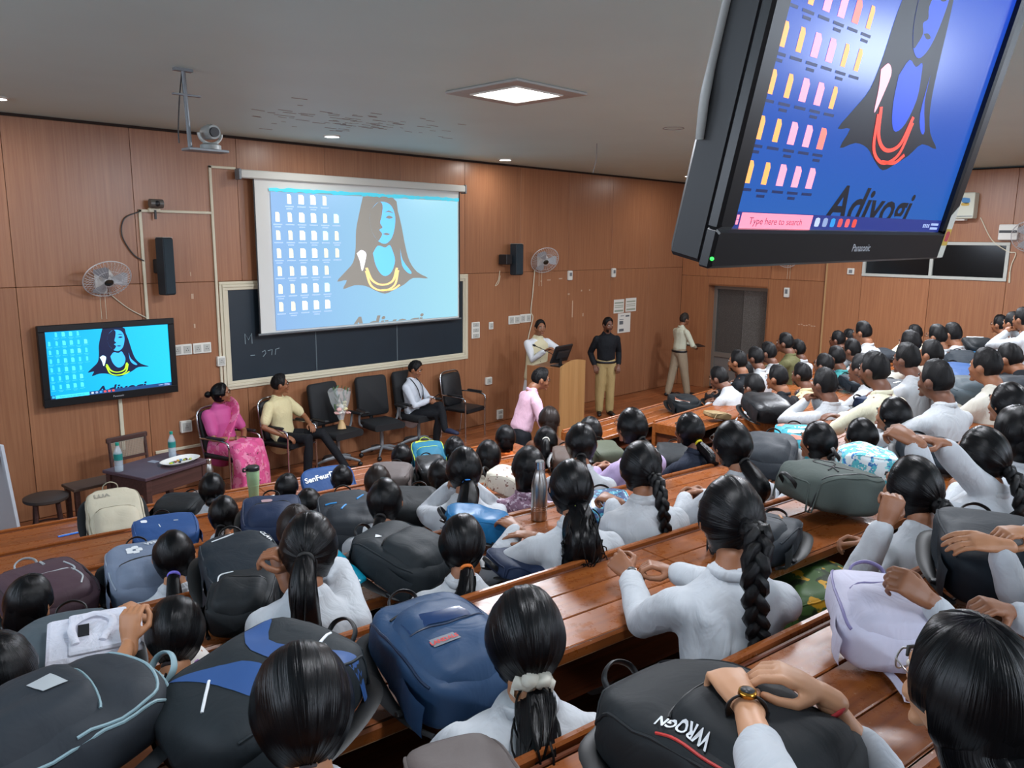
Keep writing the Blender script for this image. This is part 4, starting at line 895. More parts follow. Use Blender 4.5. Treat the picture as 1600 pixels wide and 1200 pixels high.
def hand_raw(curl, thumb=.5, spread=0.0):
    g = G(); c = curl
    g.add(*capsule([(0, -.03, 0), (0, .005, 0)], [(.020, .027), (.021, .028)], 10, (0, 0, 1)))
    g.add(*capsule([(0, .005, 0), (.0, .045, .002), (0, .082, 0)], [(.018, .030), (.016, .038), (.012, .038)], 10, (0, 0, 1)))
    for x0, ln, r, k in ((-.030, .066, .0078, 1.08), (-.0105, .082, .0088, 1.0), (.0105, .088, .0092, .97), (.031, .080, .0090, .9)):
        p = np.array([x0, .083, .001]); a = 0.; pts = [p - np.array([0, .02, 0]), p]
        for j, f in enumerate((.46, .30, .24)):
            a += c * k * (1.0, 1.15, .8)[j]; p = p + np.array([spread * x0 * 2 * f, math.cos(a), -math.sin(a)]) * ln * f; pts.append(p)
        g.add(*capsule(pts, [r * 1.05, r * 1.05, r, r * .93, r * .82], 8))
    t0 = np.array([.026, .022, -.006]); t1 = t0 + np.array([.026, .026, -.012 - .01 * thumb]); t2 = t1 + np.array([.010 - .022 * thumb, .030, -.010]); t3 = t2 + np.array([-.004 - .018 * thumb, .022, -.006])
    g.add(*capsule([t0, t1, t2, t3], [.0135, .012, .0105, .0085], 8)); return g
HANDC = {}
def hand_mesh(kind, fine):
    k = (kind, fine)
    if k not in HANDC:
        cu, th, spd = {'relax': (.38, .2, .2), 'clasp': (.85, .6, 0), 'fist': (1.25, .9, 0), 'flat': (.12, 0, .3), 'point': (.55, .4, .1)}[kind]
        h = hand_raw(cu, th, spd); HANDC[k] = remesh(h.v, h.f, .0042 if fine else .0075, 3)
    return HANDC[k]
def place_hand(kind, fine, wrist, d, nrm_, side):
    """side +1: right hand (thumb toward -x of the hand frame when the back faces up)"""
    V, F = hand_mesh(kind, fine); y = unit(d); z = unit(np.asarray(nrm_) - y * np.dot(nrm_, y)); x = np.cross(y, z)
    sx = -1 if side > 0 else 1
    P = wrist + np.outer(V[:, 0] * sx, x) + np.outer(V[:, 1], y) + np.outer(V[:, 2], z)
    return P, (F if sx > 0 else [f[::-1] for f in F])
def ik(S, Wt, l1, l2, pole):
    S, Wt = np.asarray(S, float), np.asarray(Wt, float); d = Wt - S; L = np.linalg.norm(d); L2 = min(L, (l1 + l2) * .995); u = d / L; Wt = S + u * L2
    a = (l1 * l1 - l2 * l2 + L2 * L2) / (2 * L2); h = math.sqrt(max(l1 * l1 - a * a, 0)); p = np.asarray(pole, float); p = p - u * p.dot(u); return S + u * a + unit(p) * h, Wt
def hair_ok(d, style):
    x, y, z = d; ca = unit((0, 1, -.28)); an = math.degrees(math.acos(max(-1, min(1, d @ ca))))
    if style == 'short':
        if an < 66: return False
        if z < -.42: return False
        if abs(x) > .72 and z < -.02 and y > -.38: return False
        return True
    if an < 64: return False
    if z < -.74: return False
    if abs(x) > .8 and y > .0 and z < -.25: return False
    return True
def hairpt(d, t):
    x, y, z = d; p = headpt(d, t)
    if z < 0 and y < .3:
        s_ = -z * min(1, (.3 - y) / .5); q = np.array([x * .074 * (1 - .10 * s_), y * .100 * (1 - .22 * s_), z * .118]); k = min(1, s_ * 1.6); p = p * (1 - k) + (q + unit(q) * t) * k
    w = math.exp(-((z + .12) / .42) ** 2); p = p * np.array([1 + .07 * w, 1 + .03 * w, 1.0])
    if z > .4: p[2] -= .010 * (z - .4) / .6
    return p
def haircap(style, g, thick, nphi, nth, seed, fringe=0):
    """shell of hair whose strands run as meridians from the gathering point g"""
    g = unit(g); a = unit(np.cross(g, (1, 0, 0))); b = np.cross(g, a); V = []; UV = []; F = []
    for i in range(nphi + 1):
        ph = 2 * math.pi * (i % nphi) / nphi; tm = 0.1
        while tm < 3.0:
            d = g * math.cos(tm) + (a * math.cos(ph) + b * math.sin(ph)) * math.sin(tm)
            if not hair_ok(d, style): break
            tm += .04
        for j in range(nth + 1):
            s = j / nth; th = s * tm; d = g * math.cos(th) + (a * math.cos(ph) + b * math.sin(ph)) * math.sin(th)
            n = noise.noise(Vector((math.cos(ph) * 9 + seed, math.sin(ph) * 9, s * .8))) + .6 * noise.noise(Vector((math.cos(ph) * 24, math.sin(ph) * 24 + seed, s * 1.2)))
            e = min(1, (1 - s) * 4.5); t = thick * (.35 + .65 * e) + n * .0035 * e
            if style == 'short': t += .010 * max(0, d[2]) + (.006 * noise.noise(Vector((d[0] * 9 + seed, d[1] * 9, d[2] * 9))) + .006 * noise.noise(Vector((d[0] * 26 + seed, d[1] * 26, d[2] * 26)))) * e + (.012 * fringe * max(0, d[1]) * max(0, d[2]))
            if s > .985: t = .001
            V.append(headpt(d, t) if style == 'short' else hairpt(d, t)); UV.append((i / nphi, s))
    m = nth + 1
    for i in range(nphi):
        for j in range(nth): F.append((i * m + j, (i + 1) * m + j, (i + 1) * m + j + 1, i * m + j + 1))
    return np.array(V), F, UV
def hair_tube(path, rad, n, seed, gro=.16, flat=1.0):
    P, T, A, B = frames(path); V = []; UV = []; F = []; m = len(P)
    for i in range(m):
        for k in range(n + 1):
            a = 2 * math.pi * (k % n) / n; q = 1 + gro * noise.noise(Vector((math.cos(a) * 3 + seed, math.sin(a) * 3, i * .10))) * 1.6 + gro * .5 * math.sin(a * 7 + seed + i * .3)
            V.append(P[i] + A[i] * rad[i] * q * math.cos(a) + B[i] * rad[i] * flat * q * math.sin(a)); UV.append((k / n * .6, i / m * 2))
    for i in range(m - 1):
        for k in range(n): o = i * (n + 1) + k; F.append((o, o + 1, o + n + 2, o + n + 1))
    return np.array(V), F, UV
def braid(path, r0, r1, turns, n=8):
    P, T, A, B = frames(path); m = len(P); V = []; F = []; UV = []
    for k in range(3):
        Q = []
        for i in range(m):
            t = i / (m - 1); ph = t * turns * 2 * math.pi + k * 2.0944; r = r0 + (r1 - r0) * t; Q.append(P[i] + A[i] * (.62 * r * math.sin(2 * ph)) + B[i] * (1.0 * r * math.sin(ph)))
        o = len(V); R_ = [(r0 + (r1 - r0) * i / (m - 1)) * .78 for i in range(m)]
        v, f, u = hair_tube(Q, R_, n, k * 5.1, .08); V += list(v); F += [tuple(a + o for a in q) for q in f]; UV += u
    return np.array(V), F, UV
TPL = {}
def wrinkle(V, amp, sc, seed):
    """soft cloth-like unevenness: a few crossing waves"""
    V = np.asarray(V, float); r = np.random.RandomState(int(seed * 977) % 65536); D = np.zeros_like(V)
    for i in range(7):
        k = r.normal(size=3); k[2] *= .6; k = k / np.linalg.norm(k) * sc * r.uniform(.7, 1.9); d = r.normal(size=3); d /= np.linalg.norm(d)
        D += np.outer(np.sin(V @ k + r.uniform(0, 6.28) + 1.3 * np.sin(V @ k[[1, 2, 0]] * .7)), d)
    return V + D * amp * .28
ARMS = {   # wrist targets (right side, mirrored for left) relative to the hip point, elbow pole, hand kind
    'clasp': ((.045, .36, .30), (.8, -.1, -.8), 'clasp'), 'chin': ((.04, .24, .50), (.9, .2, -.9), 'clasp'), 'fold': ((-.06, .32, .27), (.9, .1, -.5), 'relax'),
    'lap': ((.10, .26, .10), (.6, -.6, -.3), 'relax'), 'wide': ((.10, .40, .29), (1, -.1, -.5), 'relax'), 'hang': ((.24, .02, -.06), (.4, -.8, 0), 'relax')}
def body(sp):
    """-> parts [(name, V, F, uv, material key)], head centre, all in person-local space (faces +y, floor z=0)"""
    f = sp.get('sex', 'f') == 'f'; st = sp.get('stand', False); HZ = .93 if st else .50; ln = math.radians(sp.get('lean', 10)); fine = sp.get('fine', False); vox = sp.get('vox', .009 if fine else .012)
    bw = sp.get('bulk', 1.0); seed = sp.get('seed', 1.0)
    def TP(x, y, z): z = z - 0; return np.array([x, y * math.cos(ln) + z * math.sin(ln), HZ + z * math.cos(ln) - y * math.sin(ln)])
    hc = TP(0, .015 + sp.get('hfwd', .045), .632); hy, hp, hr = [math.radians(sp.get(k, 0)) for k in ('hyaw', 'hpitch', 'hroll')]
    HM = np.array(Matrix.Rotation(hy, 3, 'Z') @ Matrix.Rotation(-hp, 3, 'X') @ Matrix.Rotation(hr, 3, 'Y')); hx = lambda V: np.asarray(V) @ HM.T + hc
    sh = (.152 if f else .172) * bw
    S = {s: TP(s * sh, -.005, .392) for s in (-1, 1)}
    armsp = sp.get('arms', 'clasp'); parts = []
    arm = {}
    for s in (-1, 1):
        a = armsp if not isinstance(armsp, dict) else armsp[s]
        if isinstance(a, str): w, p, hk = ARMS[a]; w = np.array([w[0] * s, w[1], w[2]]); p = np.array([p[0] * s, p[1], p[2]]); hd = None; hn = None
        else: w, p, hk = np.array(a[0], float), np.array(a[1], float), a[2]; hd = a[3] if len(a) > 3 else None; hn = a[4] if len(a) > 4 else None
        w = w + np.array([0, 0, HZ]) - np.array([0, 0, 0]); E, w = ik(S[s], w, .285, .255, p); arm[s] = (E, w, hk, hd, hn)
    sp.setdefault('hpitch', 0)
    tors = [(TP(0, 0, -.06), (.10 * bw, .155 * bw)), (TP(0, 0, .04), (.112 * bw, .158 * bw)), (TP(0, .005, .16), (.10 * bw, .132 * bw if f else .145 * bw)), (TP(0, .008, .29), (.108 * bw, .145 * bw if f else .16 * bw)), (TP(0, .0, .385), (.10 * bw, (.155 if f else .175) * bw)), (TP(0, -.005, .44), (.080 * bw, (.13 if f else .148) * bw)), (TP(0, -.008, .478), (.062, .085))]
    g = G()
    g.add(*capsule([p for p, r in tors], [(r[0] * .9, r[1] * .9) for p, r in tors], 16, TP(0, 1, 0) - TP(0, 0, 0)))
    nr = .048 if f else .058
    g.add(*capsule([TP(0, -.01, .45), TP(0, 0, .53), hc + HM @ np.array([0, -.022, -.06])], [nr * 1.15, nr, nr], 12))
    g.add(hx(HEADRAW.v), HEADRAW.f)
    k = .9 if f else 1.0
    for s in (-1, 1):
        E, w = arm[s][:2]; g.add(*capsule([S[s], S[s] * .5 + E * .5, E, E * .55 + w * .45, w], [.052 * k, .046 * k, .040 * k, .037 * k, .025 * k], 10))
    V, F = remesh(g.v, g.f, vox, 5 if fine else 4); V = list(V); F = list(F)
    for s in (-1, 1):
        E, w, hk, hd, hn = arm[s]
        if hk is None: continue
        fd = unit(w - E); d = unit(hd) if hd is not None else (unit(fd * .6 + np.array([-s * .55, .25, -.05])) if hk == 'clasp' else fd)
        nn = hn if hn is not None else (np.array([s * .7, .25, .75]) if hk == 'clasp' else np.array([s * .25, 0, 1.]) if not (st and armsp == 'hang') else np.array([s, 0, 0]))
        hV, hF = place_hand(hk, fine, w, d, nn, s); o = len(V); V += list(hV); F += [tuple(a + o for a in q) for q in hF]
    parts.append(('body', np.array(V), F, None, 'skin'))
    # shirt / upper garment
    sl = sp.get('sleeve', 'long'); cf = sp.get('cuff', .88); g = G(); ex = sp.get('ease', .012)
    tt = list(tors)
    if sp.get('tunic'):   # skirted hem
        z0 = sp['tunic']
        if st: tt = [(TP(0, 0, -z0), (.15, .20)), (TP(0, 0, -z0 * .5), (.13, .175))] + tt[1:]
    elif not st: tt = [(TP(0, -.02, -.10), (.12 * bw, .17 * bw))] + tt
    else: tt = [(TP(0, 0, .055), (.104 * bw, .145 * bw))] + tt[2:]
    g.add(*capsule([p for p, r in tt[:-1]] + [TP(0, -.006, .476)], [(r[0] + ex, r[1] + ex) for p, r in tt[:-1]] + [(.066, .088)], 18, TP(0, 1, 0) - TP(0, 0, 0)))
    for s in (-1, 1):
        E, w = arm[s][:2]; m1 = S[s] * .5 + E * .5
        if sl == 'long': g.add(*capsule([S[s], m1, E, E * (1 - cf * .55) + w * cf * .55, E * (1 - cf) + w * cf], [.064 * bw, .060, .055, .049, .044], 12))
        elif sl == 'three': g.add(*capsule([S[s], m1, E, E * .55 + w * .45], [.064 * bw, .060, .055, .050], 12))
        else: g.add(*capsule([S[s], m1, S[s] * .28 + E * .72], [.066 * bw, .066, .064], 12))
    V, F = remesh(g.v, g.f, .011 if fine else .016, 4); V = wrinkle(V, .012 if fine else .010, 11, seed)
    if fine: V = wrinkle(V, .005, 30, seed + 3)
    parts.append((sp.get('top', 'shirt'), V, F, None, 'top'))
    if sp.get('collar', True):
        ring = [TP(.068 * math.cos(a), .0 + .066 * math.sin(a), .494 - .026 * max(0, math.sin(a))) for a in np.linspace(0, 2 * math.pi, 17)]
        v, q = tube(ring, [(.017, .007)] * 17, 6, False, TP(0, 0, 1) - TP(0, 0, 0)); parts.append(('collar', np.array(v), q, None, 'top'))
    # legs
    g = G()
    if not sp.get('nolegs'):
        if st:
            lg = sp.get('stride', 0)
            for s in (-1, 1):
                fy = s * lg; g.add(*capsule([TP(s * .07, 0, -.02), (s * .09, fy * .45, .50), (s * .09, fy, .09)], [.112, .085, .070], 12))
        else:
            for s in (-1, 1):
                kx = sp.get('knees', {}).get(s); kn = np.array(kx[0] if kx else (s * .11, .32, .50)); ft = np.array(kx[1] if kx else (s * .10, .28, .07)); g.add(*capsule([TP(s * .08, 0, -.02), kn, kn * .5 + ft * .5, ft], [.088, .068, .058, .05], 12))
        g.add(*capsule([TP(-.06, 0, -.03), TP(.06, 0, -.03)], [.115 * bw] * 2, 12))
        V, F = remesh(g.v, g.f, .018 if not st else .014, 4); V = wrinkle(V, .008, 12, seed); parts.append((sp.get('bottom', 'trousers'), V, F, None, 'bottom'))
    # hair
    style = sp.get('hair', 'pony'); fr = sp.get('fringe', .6); np_, nt_ = (72, 18) if fine else (40, 12)
    if style == 'short': gd, th = (.1, -.3, .95), .012
    elif style in ('pony', 'braid', 'bun'): gd, th = sp.get('gather', (0, -.93, -.22)), .017
    else: gd, th = (0, -.1, 1.0), .022
    v, q, uv = haircap('short' if style == 'short' else 'long', gd, th * sp.get('vol', 1), np_, nt_, seed, fr)
    VV = list(hx(v)); FF = list(q); UU = list(uv)
    def addh(v, q, u):
        o = len(VV); VV.extend(list(v)); FF.extend([tuple(a + o for a in x) for x in q]); UU.extend(u)
    tie = None
    bk = lambda x, z, o=.0: TP(x, -.128 - o, z)
    if style in ('pony', 'braid', 'bun', 'loose'):
        gp = hx([headpt(unit(gd), th)])[0]; out = HM @ unit(gd); tie = gp + out * .012; sx = sp.get('tail_x', 0.0); L = sp.get('tail', .42)
        if style == 'bun': v, q = ellipsoid((0, 0, 0), (.042, .036, .038), 16, 10); v = [np.array(p) * (1 + .12 * noise.noise(Vector(p) * 60)) + gp + out * .028 for p in v]; addh(v, q, [(p[0] * 9 % 1, p[2] * 9 % 1) for p in v])
        else:
            if style == 'loose': gp = hx([(0, -.05, .03)])[0]; out = HM @ np.array([0, -1., -.3])
            pts = [gp - out * .01, gp + out * .035 + np.array([0, 0, -.012]), np.array([sx * .4, min(gp[1] + out[1] * .05, bk(0, .44)[1] - .02), gp[2] - .09])]
            z = .40
            while z > .42 - L: pts.append(bk(sx * (1.0 if z < .36 else .7), z)); z -= .09
            pth = bez(pts, 6); m = len(pth)
            if style == 'braid': addh(*braid(pth, sp.get('bw', .021), .010, max(3, L * 11), 8)); 
            elif style == 'pony':
                W0 = sp.get('tw', .030); rd = [W0 * (.55 + .6 * math.sin(min(1, t * 2.2) * 1.57)) * (1 - .75 * max(0, t - .55) / .45) for t in np.linspace(0, 1, m)]
                addh(*hair_tube(pth, rd, 20 if fine else 12, seed, .22, 1.15))
                rr = random.Random(int(seed * 100))
                if fine or sp.get('strands'):
                    for k in range(46):
                        a = rr.uniform(0, 6.28); e = rr.uniform(.7, 1.25); j0 = rr.randint(2, max(3, m // 2)); sub = pth[j0:]; P_, T_, A_, B_ = frames(sub)
                        wv = sp.get('wavy', .25); Q = [P_[i] + (A_[i] * math.cos(a) + B_[i] * math.sin(a)) * rd[min(j0 + i, m - 1)] * e + A_[i] * wv * .02 * math.sin(i * .55 + k) + B_[i] * wv * .025 * math.cos(i * .5 + k * 2) for i in range(len(sub))]
                        if len(Q) > 3: addh(*hair_tube(Q, [.0032 * (1 - .7 * i / len(Q)) for i in range(len(Q))], 5, k, 0))
            else:
                pts = [hx([(0, -.03, .06)])[0], hx([(0, -.045, 0)])[0], hx([(0, -.05, -.07)])[0], hx([(0, -.05, -.13)])[0] * .6 + bk(0, .42) * .4] + [bk(0, z) for z in (.36, .27, .18, .09)]; pth = bez(pts, 5); m = len(pth)
                rd = [.06 + .022 * math.sin(min(1, t * 2) * 1.57) - .03 * max(0, t - .6) for t in np.linspace(0, 1, m)]; addh(*hair_tube(pth, rd, 30, seed, .10, 1.12))
    if style == 'bob':
        pth = [hx([(0, -.05, .02)])[0], hx([(0, -.055, -.05)])[0], hx([(0, -.05, -.11)])[0], hx([(0, -.045, -.135)])[0]]; addh(*hair_tube(pth, [.062, .075, .068, .02], 26, seed, .06, 1.15))
    parts.append(('hair', np.array(VV), FF, UU, 'hair'))
    if tie is not None and sp.get('tie'):
        n3 = unit(HM @ unit(gd)); a = unit(np.cross(n3, (0, 0, 1.))); b = np.cross(n3, a); rt = .022 * sp.get('tier', 1); sc = sp.get('scrunchie')
        ring = [tie + a * rt * math.cos(t) * (1 + (.18 * math.sin(9 * t) if sc else 0)) + b * rt * math.sin(t) * (1 + (.18 * math.sin(9 * t) if sc else 0)) + n3 * ((.008 * math.cos(7 * t)) if sc else 0) for t in np.linspace(0, 2 * math.pi, 37)]
        rd = [(.019 * (1 + .25 * math.sin(5 * t + 1)) if sc else .0075) for t in range(37)]; v, q = tube(ring, rd, 8, False); parts.append(('hair_tie', np.array(v), q, None, 'tie'))
    if sp.get('face'):
        for nm, key, items in (('eye', 'eye', [ellipsoid((s * .031, .0795, .014), (.0135, .008, .0075), 10, 8) for s in (-1, 1)]), ('iris', 'iris', [ellipsoid((s * .031, .0835, .014), (.0062, .0052, .0066), 8, 6) for s in (-1, 1)]),
                               ('eyebrow', 'brow', [capsule([(s * .016, .093, .033), (s * .034, .088, .038), (s * .050, .077, .033)], [.0035, .004, .003], 6) for s in (-1, 1)])):
            for v, q in items: parts.append((nm, hx(v), q, None, key))
        v, q = capsule([(-.021, .089, -.063), (0, .0985, -.061), (.021, .089, -.063)], [.0045, .0062, .0045], 8); parts.append(('lips', hx(v), q, None, 'lip'))
        if sp.get('moustache'): v, q = capsule([(-.026, .089, -.052), (0, .1005, -.046), (.026, .089, -.052)], [.004, .006, .004], 8); parts.append(('moustache', hx(v), q, None, 'brow'))
        if sp.get('beard'):
            Vb = []; Fb = []; nb = 14
            for i in range(nb):
                for j in range(6):
                    a = -1.15 + 2.3 * i / (nb - 1); zz = -.50 - .48 * j / 5; d = unit((math.sin(a) * math.sqrt(1 - zz * zz), math.cos(a) * math.sqrt(1 - zz * zz), zz)); Vb.append(headpt(d, .006))
            Fb = [(i * 6 + j, i * 6 + 6 + j, i * 6 + 7 + j, i * 6 + 1 + j) for i in range(nb - 1) for j in range(5)]; parts.append(('beard', hx(Vb), Fb, None, 'brow'))
    if sp.get('specs'):
        g = G()
        for s in (-1, 1):
            g.tube([(s * .032 + .022 * math.cos(t), .1005 - .006 * abs(math.cos(t)), .012 + .018 * math.sin(t)) for t in np.linspace(0, 6.2832, 17)], .0017, 5, False); g.tube([(s * .053, .096, .018), (s * .076, .05, .018), (s * .082, -.005, .014)], .0016, 5)
        g.tube([(-.011, .102, .016), (.011, .102, .016)], .0016, 5); parts.append(('spectacles', hx(g.v), g.f, None, 'spec'))
    if sp.get('watch') is not None:
        s = sp['watch']; E, w = arm[s][:2]; d = unit(w - E); c = w - d * .02; a = unit(np.cross(d, (0, 0, 1.))); b = np.cross(d, a)
        if b[2] < 0: b = -b
        v, q = tube([c + a * .033 * math.cos(t) + b * .027 * math.sin(t) for t in np.linspace(0, 6.2832, 25)], [(.0025, .009)] * 25, 8, False, None); parts.append((sp.get('wname', 'watch'), np.array(v), q, None, 'strap'))
        if sp.get('wname', 'watch') == 'watch':
            cc = c + b * .030; v, q = tube([cc - b * .003, cc + b * .006], [.017, .0155], 18, True); parts.append(('watch_case', np.array(v), q, None, 'case')); v, q = tube([cc + b * .0062, cc + b * .0068], [.0125, .0125], 18, True); parts.append(('watch_dial', np.array(v), q, None, 'dial'))
    if sp.get('thread') is not None:
        s = sp['thread']; E, w = arm[s][:2]; d = unit(w - E); c = w - d * .03; a = unit(np.cross(d, (0, 0, 1.))); b = np.cross(d, a)
        v, q = tube([c + a * .030 * math.cos(t) + b * .026 * math.sin(t) for t in np.linspace(0, 6.2832, 21)], .0045, 8, False); parts.append(('wrist_thread', np.array(v), q, None, 'thread'))
    return parts, hc, HM, TP, arm
def build_template(sp):
    parts, hc, HM, TP, arm = body(sp); out = []
    for nm, V, F, uv, key in parts:
        g = G(); g.v = [tuple(map(float, p)) for p in V]; g.f = F; g.uv = uv; me = g.mesh(nm, None, 3.2); me.materials.append(None); out.append((nm, me, key))
    return dict(parts=out, hc=hc, HM=HM, TP=TP, arm=arm, sp=sp)
M_coat = fabric('white_coat', '#b9bdc2', .8, .6, 12); M_shirtw = fabric('white_shirt', '#b6b9bc', .8, .6, 14)
M_trs = fabric('dark_trousers', '#16181d', .8, .4)
def person(label, tpl, base, az, mats, scale=1.0, group=None, name='person'):
    """base: floor point; az: facing direction in degrees (world)"""
    D = dict(skin=SKIN['b'], top=M_coat, bottom=M_trs, hair=HAIR, tie=MATS.get('tie_black') or mat('tie_black', '#111111', .6), eye=M_eye, iris=M_iris, lip=M_lip, brow=M_brow, spec=M_spec, strap=M_black, case=M_chrome, dial=M_black, thread=mat('red_thread', '#a01820', .6)); D.update(mats)
    root = None
    for nm, me, key in tpl['parts']:
        o = bpy.data.objects.new(name if root is None else nm, me); COL.objects.link(o)
        if root is None: root = o; o.location = base; o.rotation_euler = (0, 0, math.radians(az - 90)); o.scale = (scale,) * 3
        else: o.parent = root
        o.material_slots[0].link = 'OBJECT'; o.material_slots[0].material = D[key]
    tag(root, label, 'person', group); return root
def az_of(p): return math.degrees(math.atan2(p[1], p[0]))
def seat_person(label, tpl, hpx, off_plane, rel, mats, floor=None, group=None, smin=.86, smax=1.03):
    """head centre where the ray of pixel hpx meets the seat plane (n, t); rel = degrees turned left of the line of sight"""
    P = locate(hpx, off_plane); az = az_of(P) + rel - tpl['sp'].get('hyaw', 0)
    hz = P[2] - floor; s = max(smin, min(smax, hz / tpl['hc'][2])); c, s_ = math.cos(math.radians(az - 90)), math.sin(math.radians(az - 90)); h = tpl['hc'] * s
    base = (P[0] - (c * h[0] - s_ * h[1]), P[1] - (s_ * h[0] + c * h[1]), P[2] - h[2]); o = person(label, tpl, base, az, mats, s, group); return o, P, az, s
nL = np.array([-math.sin(AL), math.cos(AL)]); nR = np.array([-math.sin(AR), math.cos(AR)])
def planeL(k, off): return (nL, lrow(k)[0] - off), lrow(k)[1] - .75
def planeR(k, off): return (nR, float(nR @ np.array([XR0, rrow(k)[0]])) - off), rrow(k)[1] - .75
# ------------------------------------------------------------------ who sits where
TIE = {k: mat('tie_' + k, v, .6) for k, v in dict(black='#111111', white='#d8d4c6', yellow='#d8c820', orange='#d8742a', blue='#2f7fd0', lime='#b8cc50', purple='#7a70d8', dark='#2a2024').items()}
FAB = {k: fabric('cloth_' + k, v, .8, .5) for k, v in dict(black='#15181d', navy='#1d2433', cream='#cfc49a', khaki='#a8905c', pink='#c9a0b4', olive='#5c5a3a', tan='#9a6a45', mauve='#8d6a80', orange='#d8682a', red='#a8263e', teal='#3d8a8a', lilac='#b9a6cc', ivory='#d6d2b8', beige='#a39a86', grey='#8b8f96', brown='#5a3c2c', offwhite='#c4c0b4', paleblue='#b8c6d8').items()}
P_floral = pattern('cloth_floral', '#d2cdbc', [('#6a4038', 24, .63), ('#8a6a5a', 40, .66)]); P_mauve = pattern('cloth_mauve_print', '#8d6a80', [('#c9b6c4', 50, .56), ('#5a3a50', 34, .62)]); P_lav = pattern('cloth_flower_print', '#d8d2cc', [('#8a4a9a', 22, .66), ('#a86a40', 26, .68)])
def locate(hpx, plane):
    if isinstance(plane, float): return at(hpx[0], hpx[1], plane)
    n, t = plane; r = ray(*hpx); return CAMP + r * (t / (n @ r[:2]))
def near(label, sp, hpx, plane, floor, rel, mats, hands=None, group=None):
    """one person modelled on their own; hands: side -> (world wrist point, elbow pole, kind, hand direction, back-of-hand normal)"""
    sp = dict(sp); sp.setdefault('fine', True); HZ = .5; ln = math.radians(sp.get('lean', 10)); P = locate(hpx, plane); y = .015 + sp.get('hfwd', .045)
    hc = np.array([0, y * math.cos(ln) + .632 * math.sin(ln), HZ + .632 * math.cos(ln) - y * math.sin(ln)]); s = max(.88, min(1.0, (P[2] - floor) / hc[2])); az = az_of(P) + rel - sp.get('hyaw', 0)
    th = math.radians(az - 90); R_ = np.array([[math.cos(th), -math.sin(th), 0], [math.sin(th), math.cos(th), 0], [0, 0, 1]]); base = P - R_ @ (hc * s)
    if hands:
        arms = {-1: sp.get('arms', 'clasp') if isinstance(sp.get('arms', 'clasp'), str) else 'clasp', 1: sp.get('arms', 'clasp') if isinstance(sp.get('arms', 'clasp'), str) else 'clasp'}
        for sd, (w, pole, kind, hd, hn) in hands.items():
            lw = R_.T @ (np.asarray(w) - base) / s - np.array([0, 0, HZ]); arms[sd] = (lw, R_.T @ np.asarray(pole, float), kind, None if hd is None else R_.T @ np.asarray(hd, float), None if hn is None else R_.T @ np.asarray(hn, float))
        sp['arms'] = arms
    tpl = build_template(sp); return person(label, tpl, tuple(base), az, mats, s, group), tpl
UP = (0, 0, 1)
W_ = dict(skin=SKIN['a'])
gL = 'students seated at the left block desks'
def L(k, off=.84): return planeL(k, off)
pl, fz = L(4, .85); near('woman with sleek black hair in a low ponytail behind the black and blue bag', dict(hair='pony', tail=.5, lean=2, seed=1.3, arms='lap', vol=1.15, gather=(0, -.80, -.58), tie='y'), (472, 1100), pl, fz, 4, dict(skin=SKIN['a'], tie=TIE['dark']), group=gL)
pl, fz = L(4, .85); near('woman with a white scrunchie on her low ponytail beside the navy backpack', dict(hair='pony', tail=.42, lean=4, seed=2.1, arms='clasp', gather=(.12, -.82, -.56), tie='y', scrunchie=True, tier=1.5, tw=.038, wavy=.7, ease=.02), (820, 993), pl, fz, 8, dict(skin=SKIN['a'], tie=TIE['white']), group=gL)
pl, fz = L(4, .82); w1 = onz(985, 898, 1.86); w2 = onz(1025, 885, 1.85)
near('woman with a long thick braid, spectacles and a wristwatch clasping her hands on the desk', dict(hair='braid', tail=.62, bw=.027, lean=6, seed=3.3, specs=True, face=True, watch=-1, gather=(.1, -.95, .05), tail_x=.05, ease=.012, hyaw=12, bulk=.92), (1140, 808), pl, fz, 26, dict(skin=SKIN['b'], strap=M_chrome, dial=M_black),
     {-1: (w1, (-1, -.9, -.5), 'clasp', (.15, .9, .35), (-.8, -.3, .5)), 1: (w2, (1, .2, -.4), 'clasp', (-.6, .7, .3), (.3, -.2, .9))}, gL)
pl, fz = L(4, .85); w1 = at(1383, 818, 2.55); w2 = onz(1400, 850, 1.85)
near('woman with a dark braid resting her chin on her fist', dict(hair='braid', tail=.45, bw=.024, lean=3, seed=4.2, face=True, gather=(.1, -.98, -.2), ease=.018, hyaw=10), (1424, 762), pl, fz, 50, dict(skin=SKIN['b']), {-1: (w1, (-.8, .3, -1), 'fist', (.35, -.1, .9), (-.7, -.6, .1))}, gL)
pl, fz = L(4, .85); w1 = at(1428, 690, 2.98); w2 = at(1456, 680, 3.05)
near('woman with a side braid and clasped hands over a dark bag near the right edge', dict(hair='braid', tail=.40, bw=.022, lean=3, seed=5.7, face=True, gather=(.25, -.95, -.25), hyaw=8, ease=.02), (1532, 712), pl, fz, 52, dict(skin=SKIN['b']), {-1: (w1, (-.3, -.3, -1), 'clasp', (.1, .9, .35), (-.5, -.6, .6)), 1: (w2, (.5, .2, -1), 'clasp', (-.6, .6, .2), (.3, -.3, .9))}, gL)
pl, fz = L(5); pl = 1.28; w1 = onz(1163, 1098, 2.19); w2 = onz(1285, 1085, 2.18)
near('woman with long loose straight hair and thin spectacles in the lower right corner', dict(hair='loose', tail=.40, lean=14, seed=6.4, face=True, specs=True, vol=1.0, ease=.02, watch=-1, thread=1, cuff=.5), (1512, 1078), pl, fz, 56, dict(skin=SKIN['d'], spec=M_steel, strap=M_black, case=mat('gold', '#c08a3a', .25, 1), dial=M_black),
     {-1: (w1, (-1, -.6, .1), 'fist', (.55, .8, .12), (-.2, -.25, .95)), 1: (w2, (.3, -.4, -1), 'point', (-.35, .6, .30), (.25, -.35, .9))}, gL)
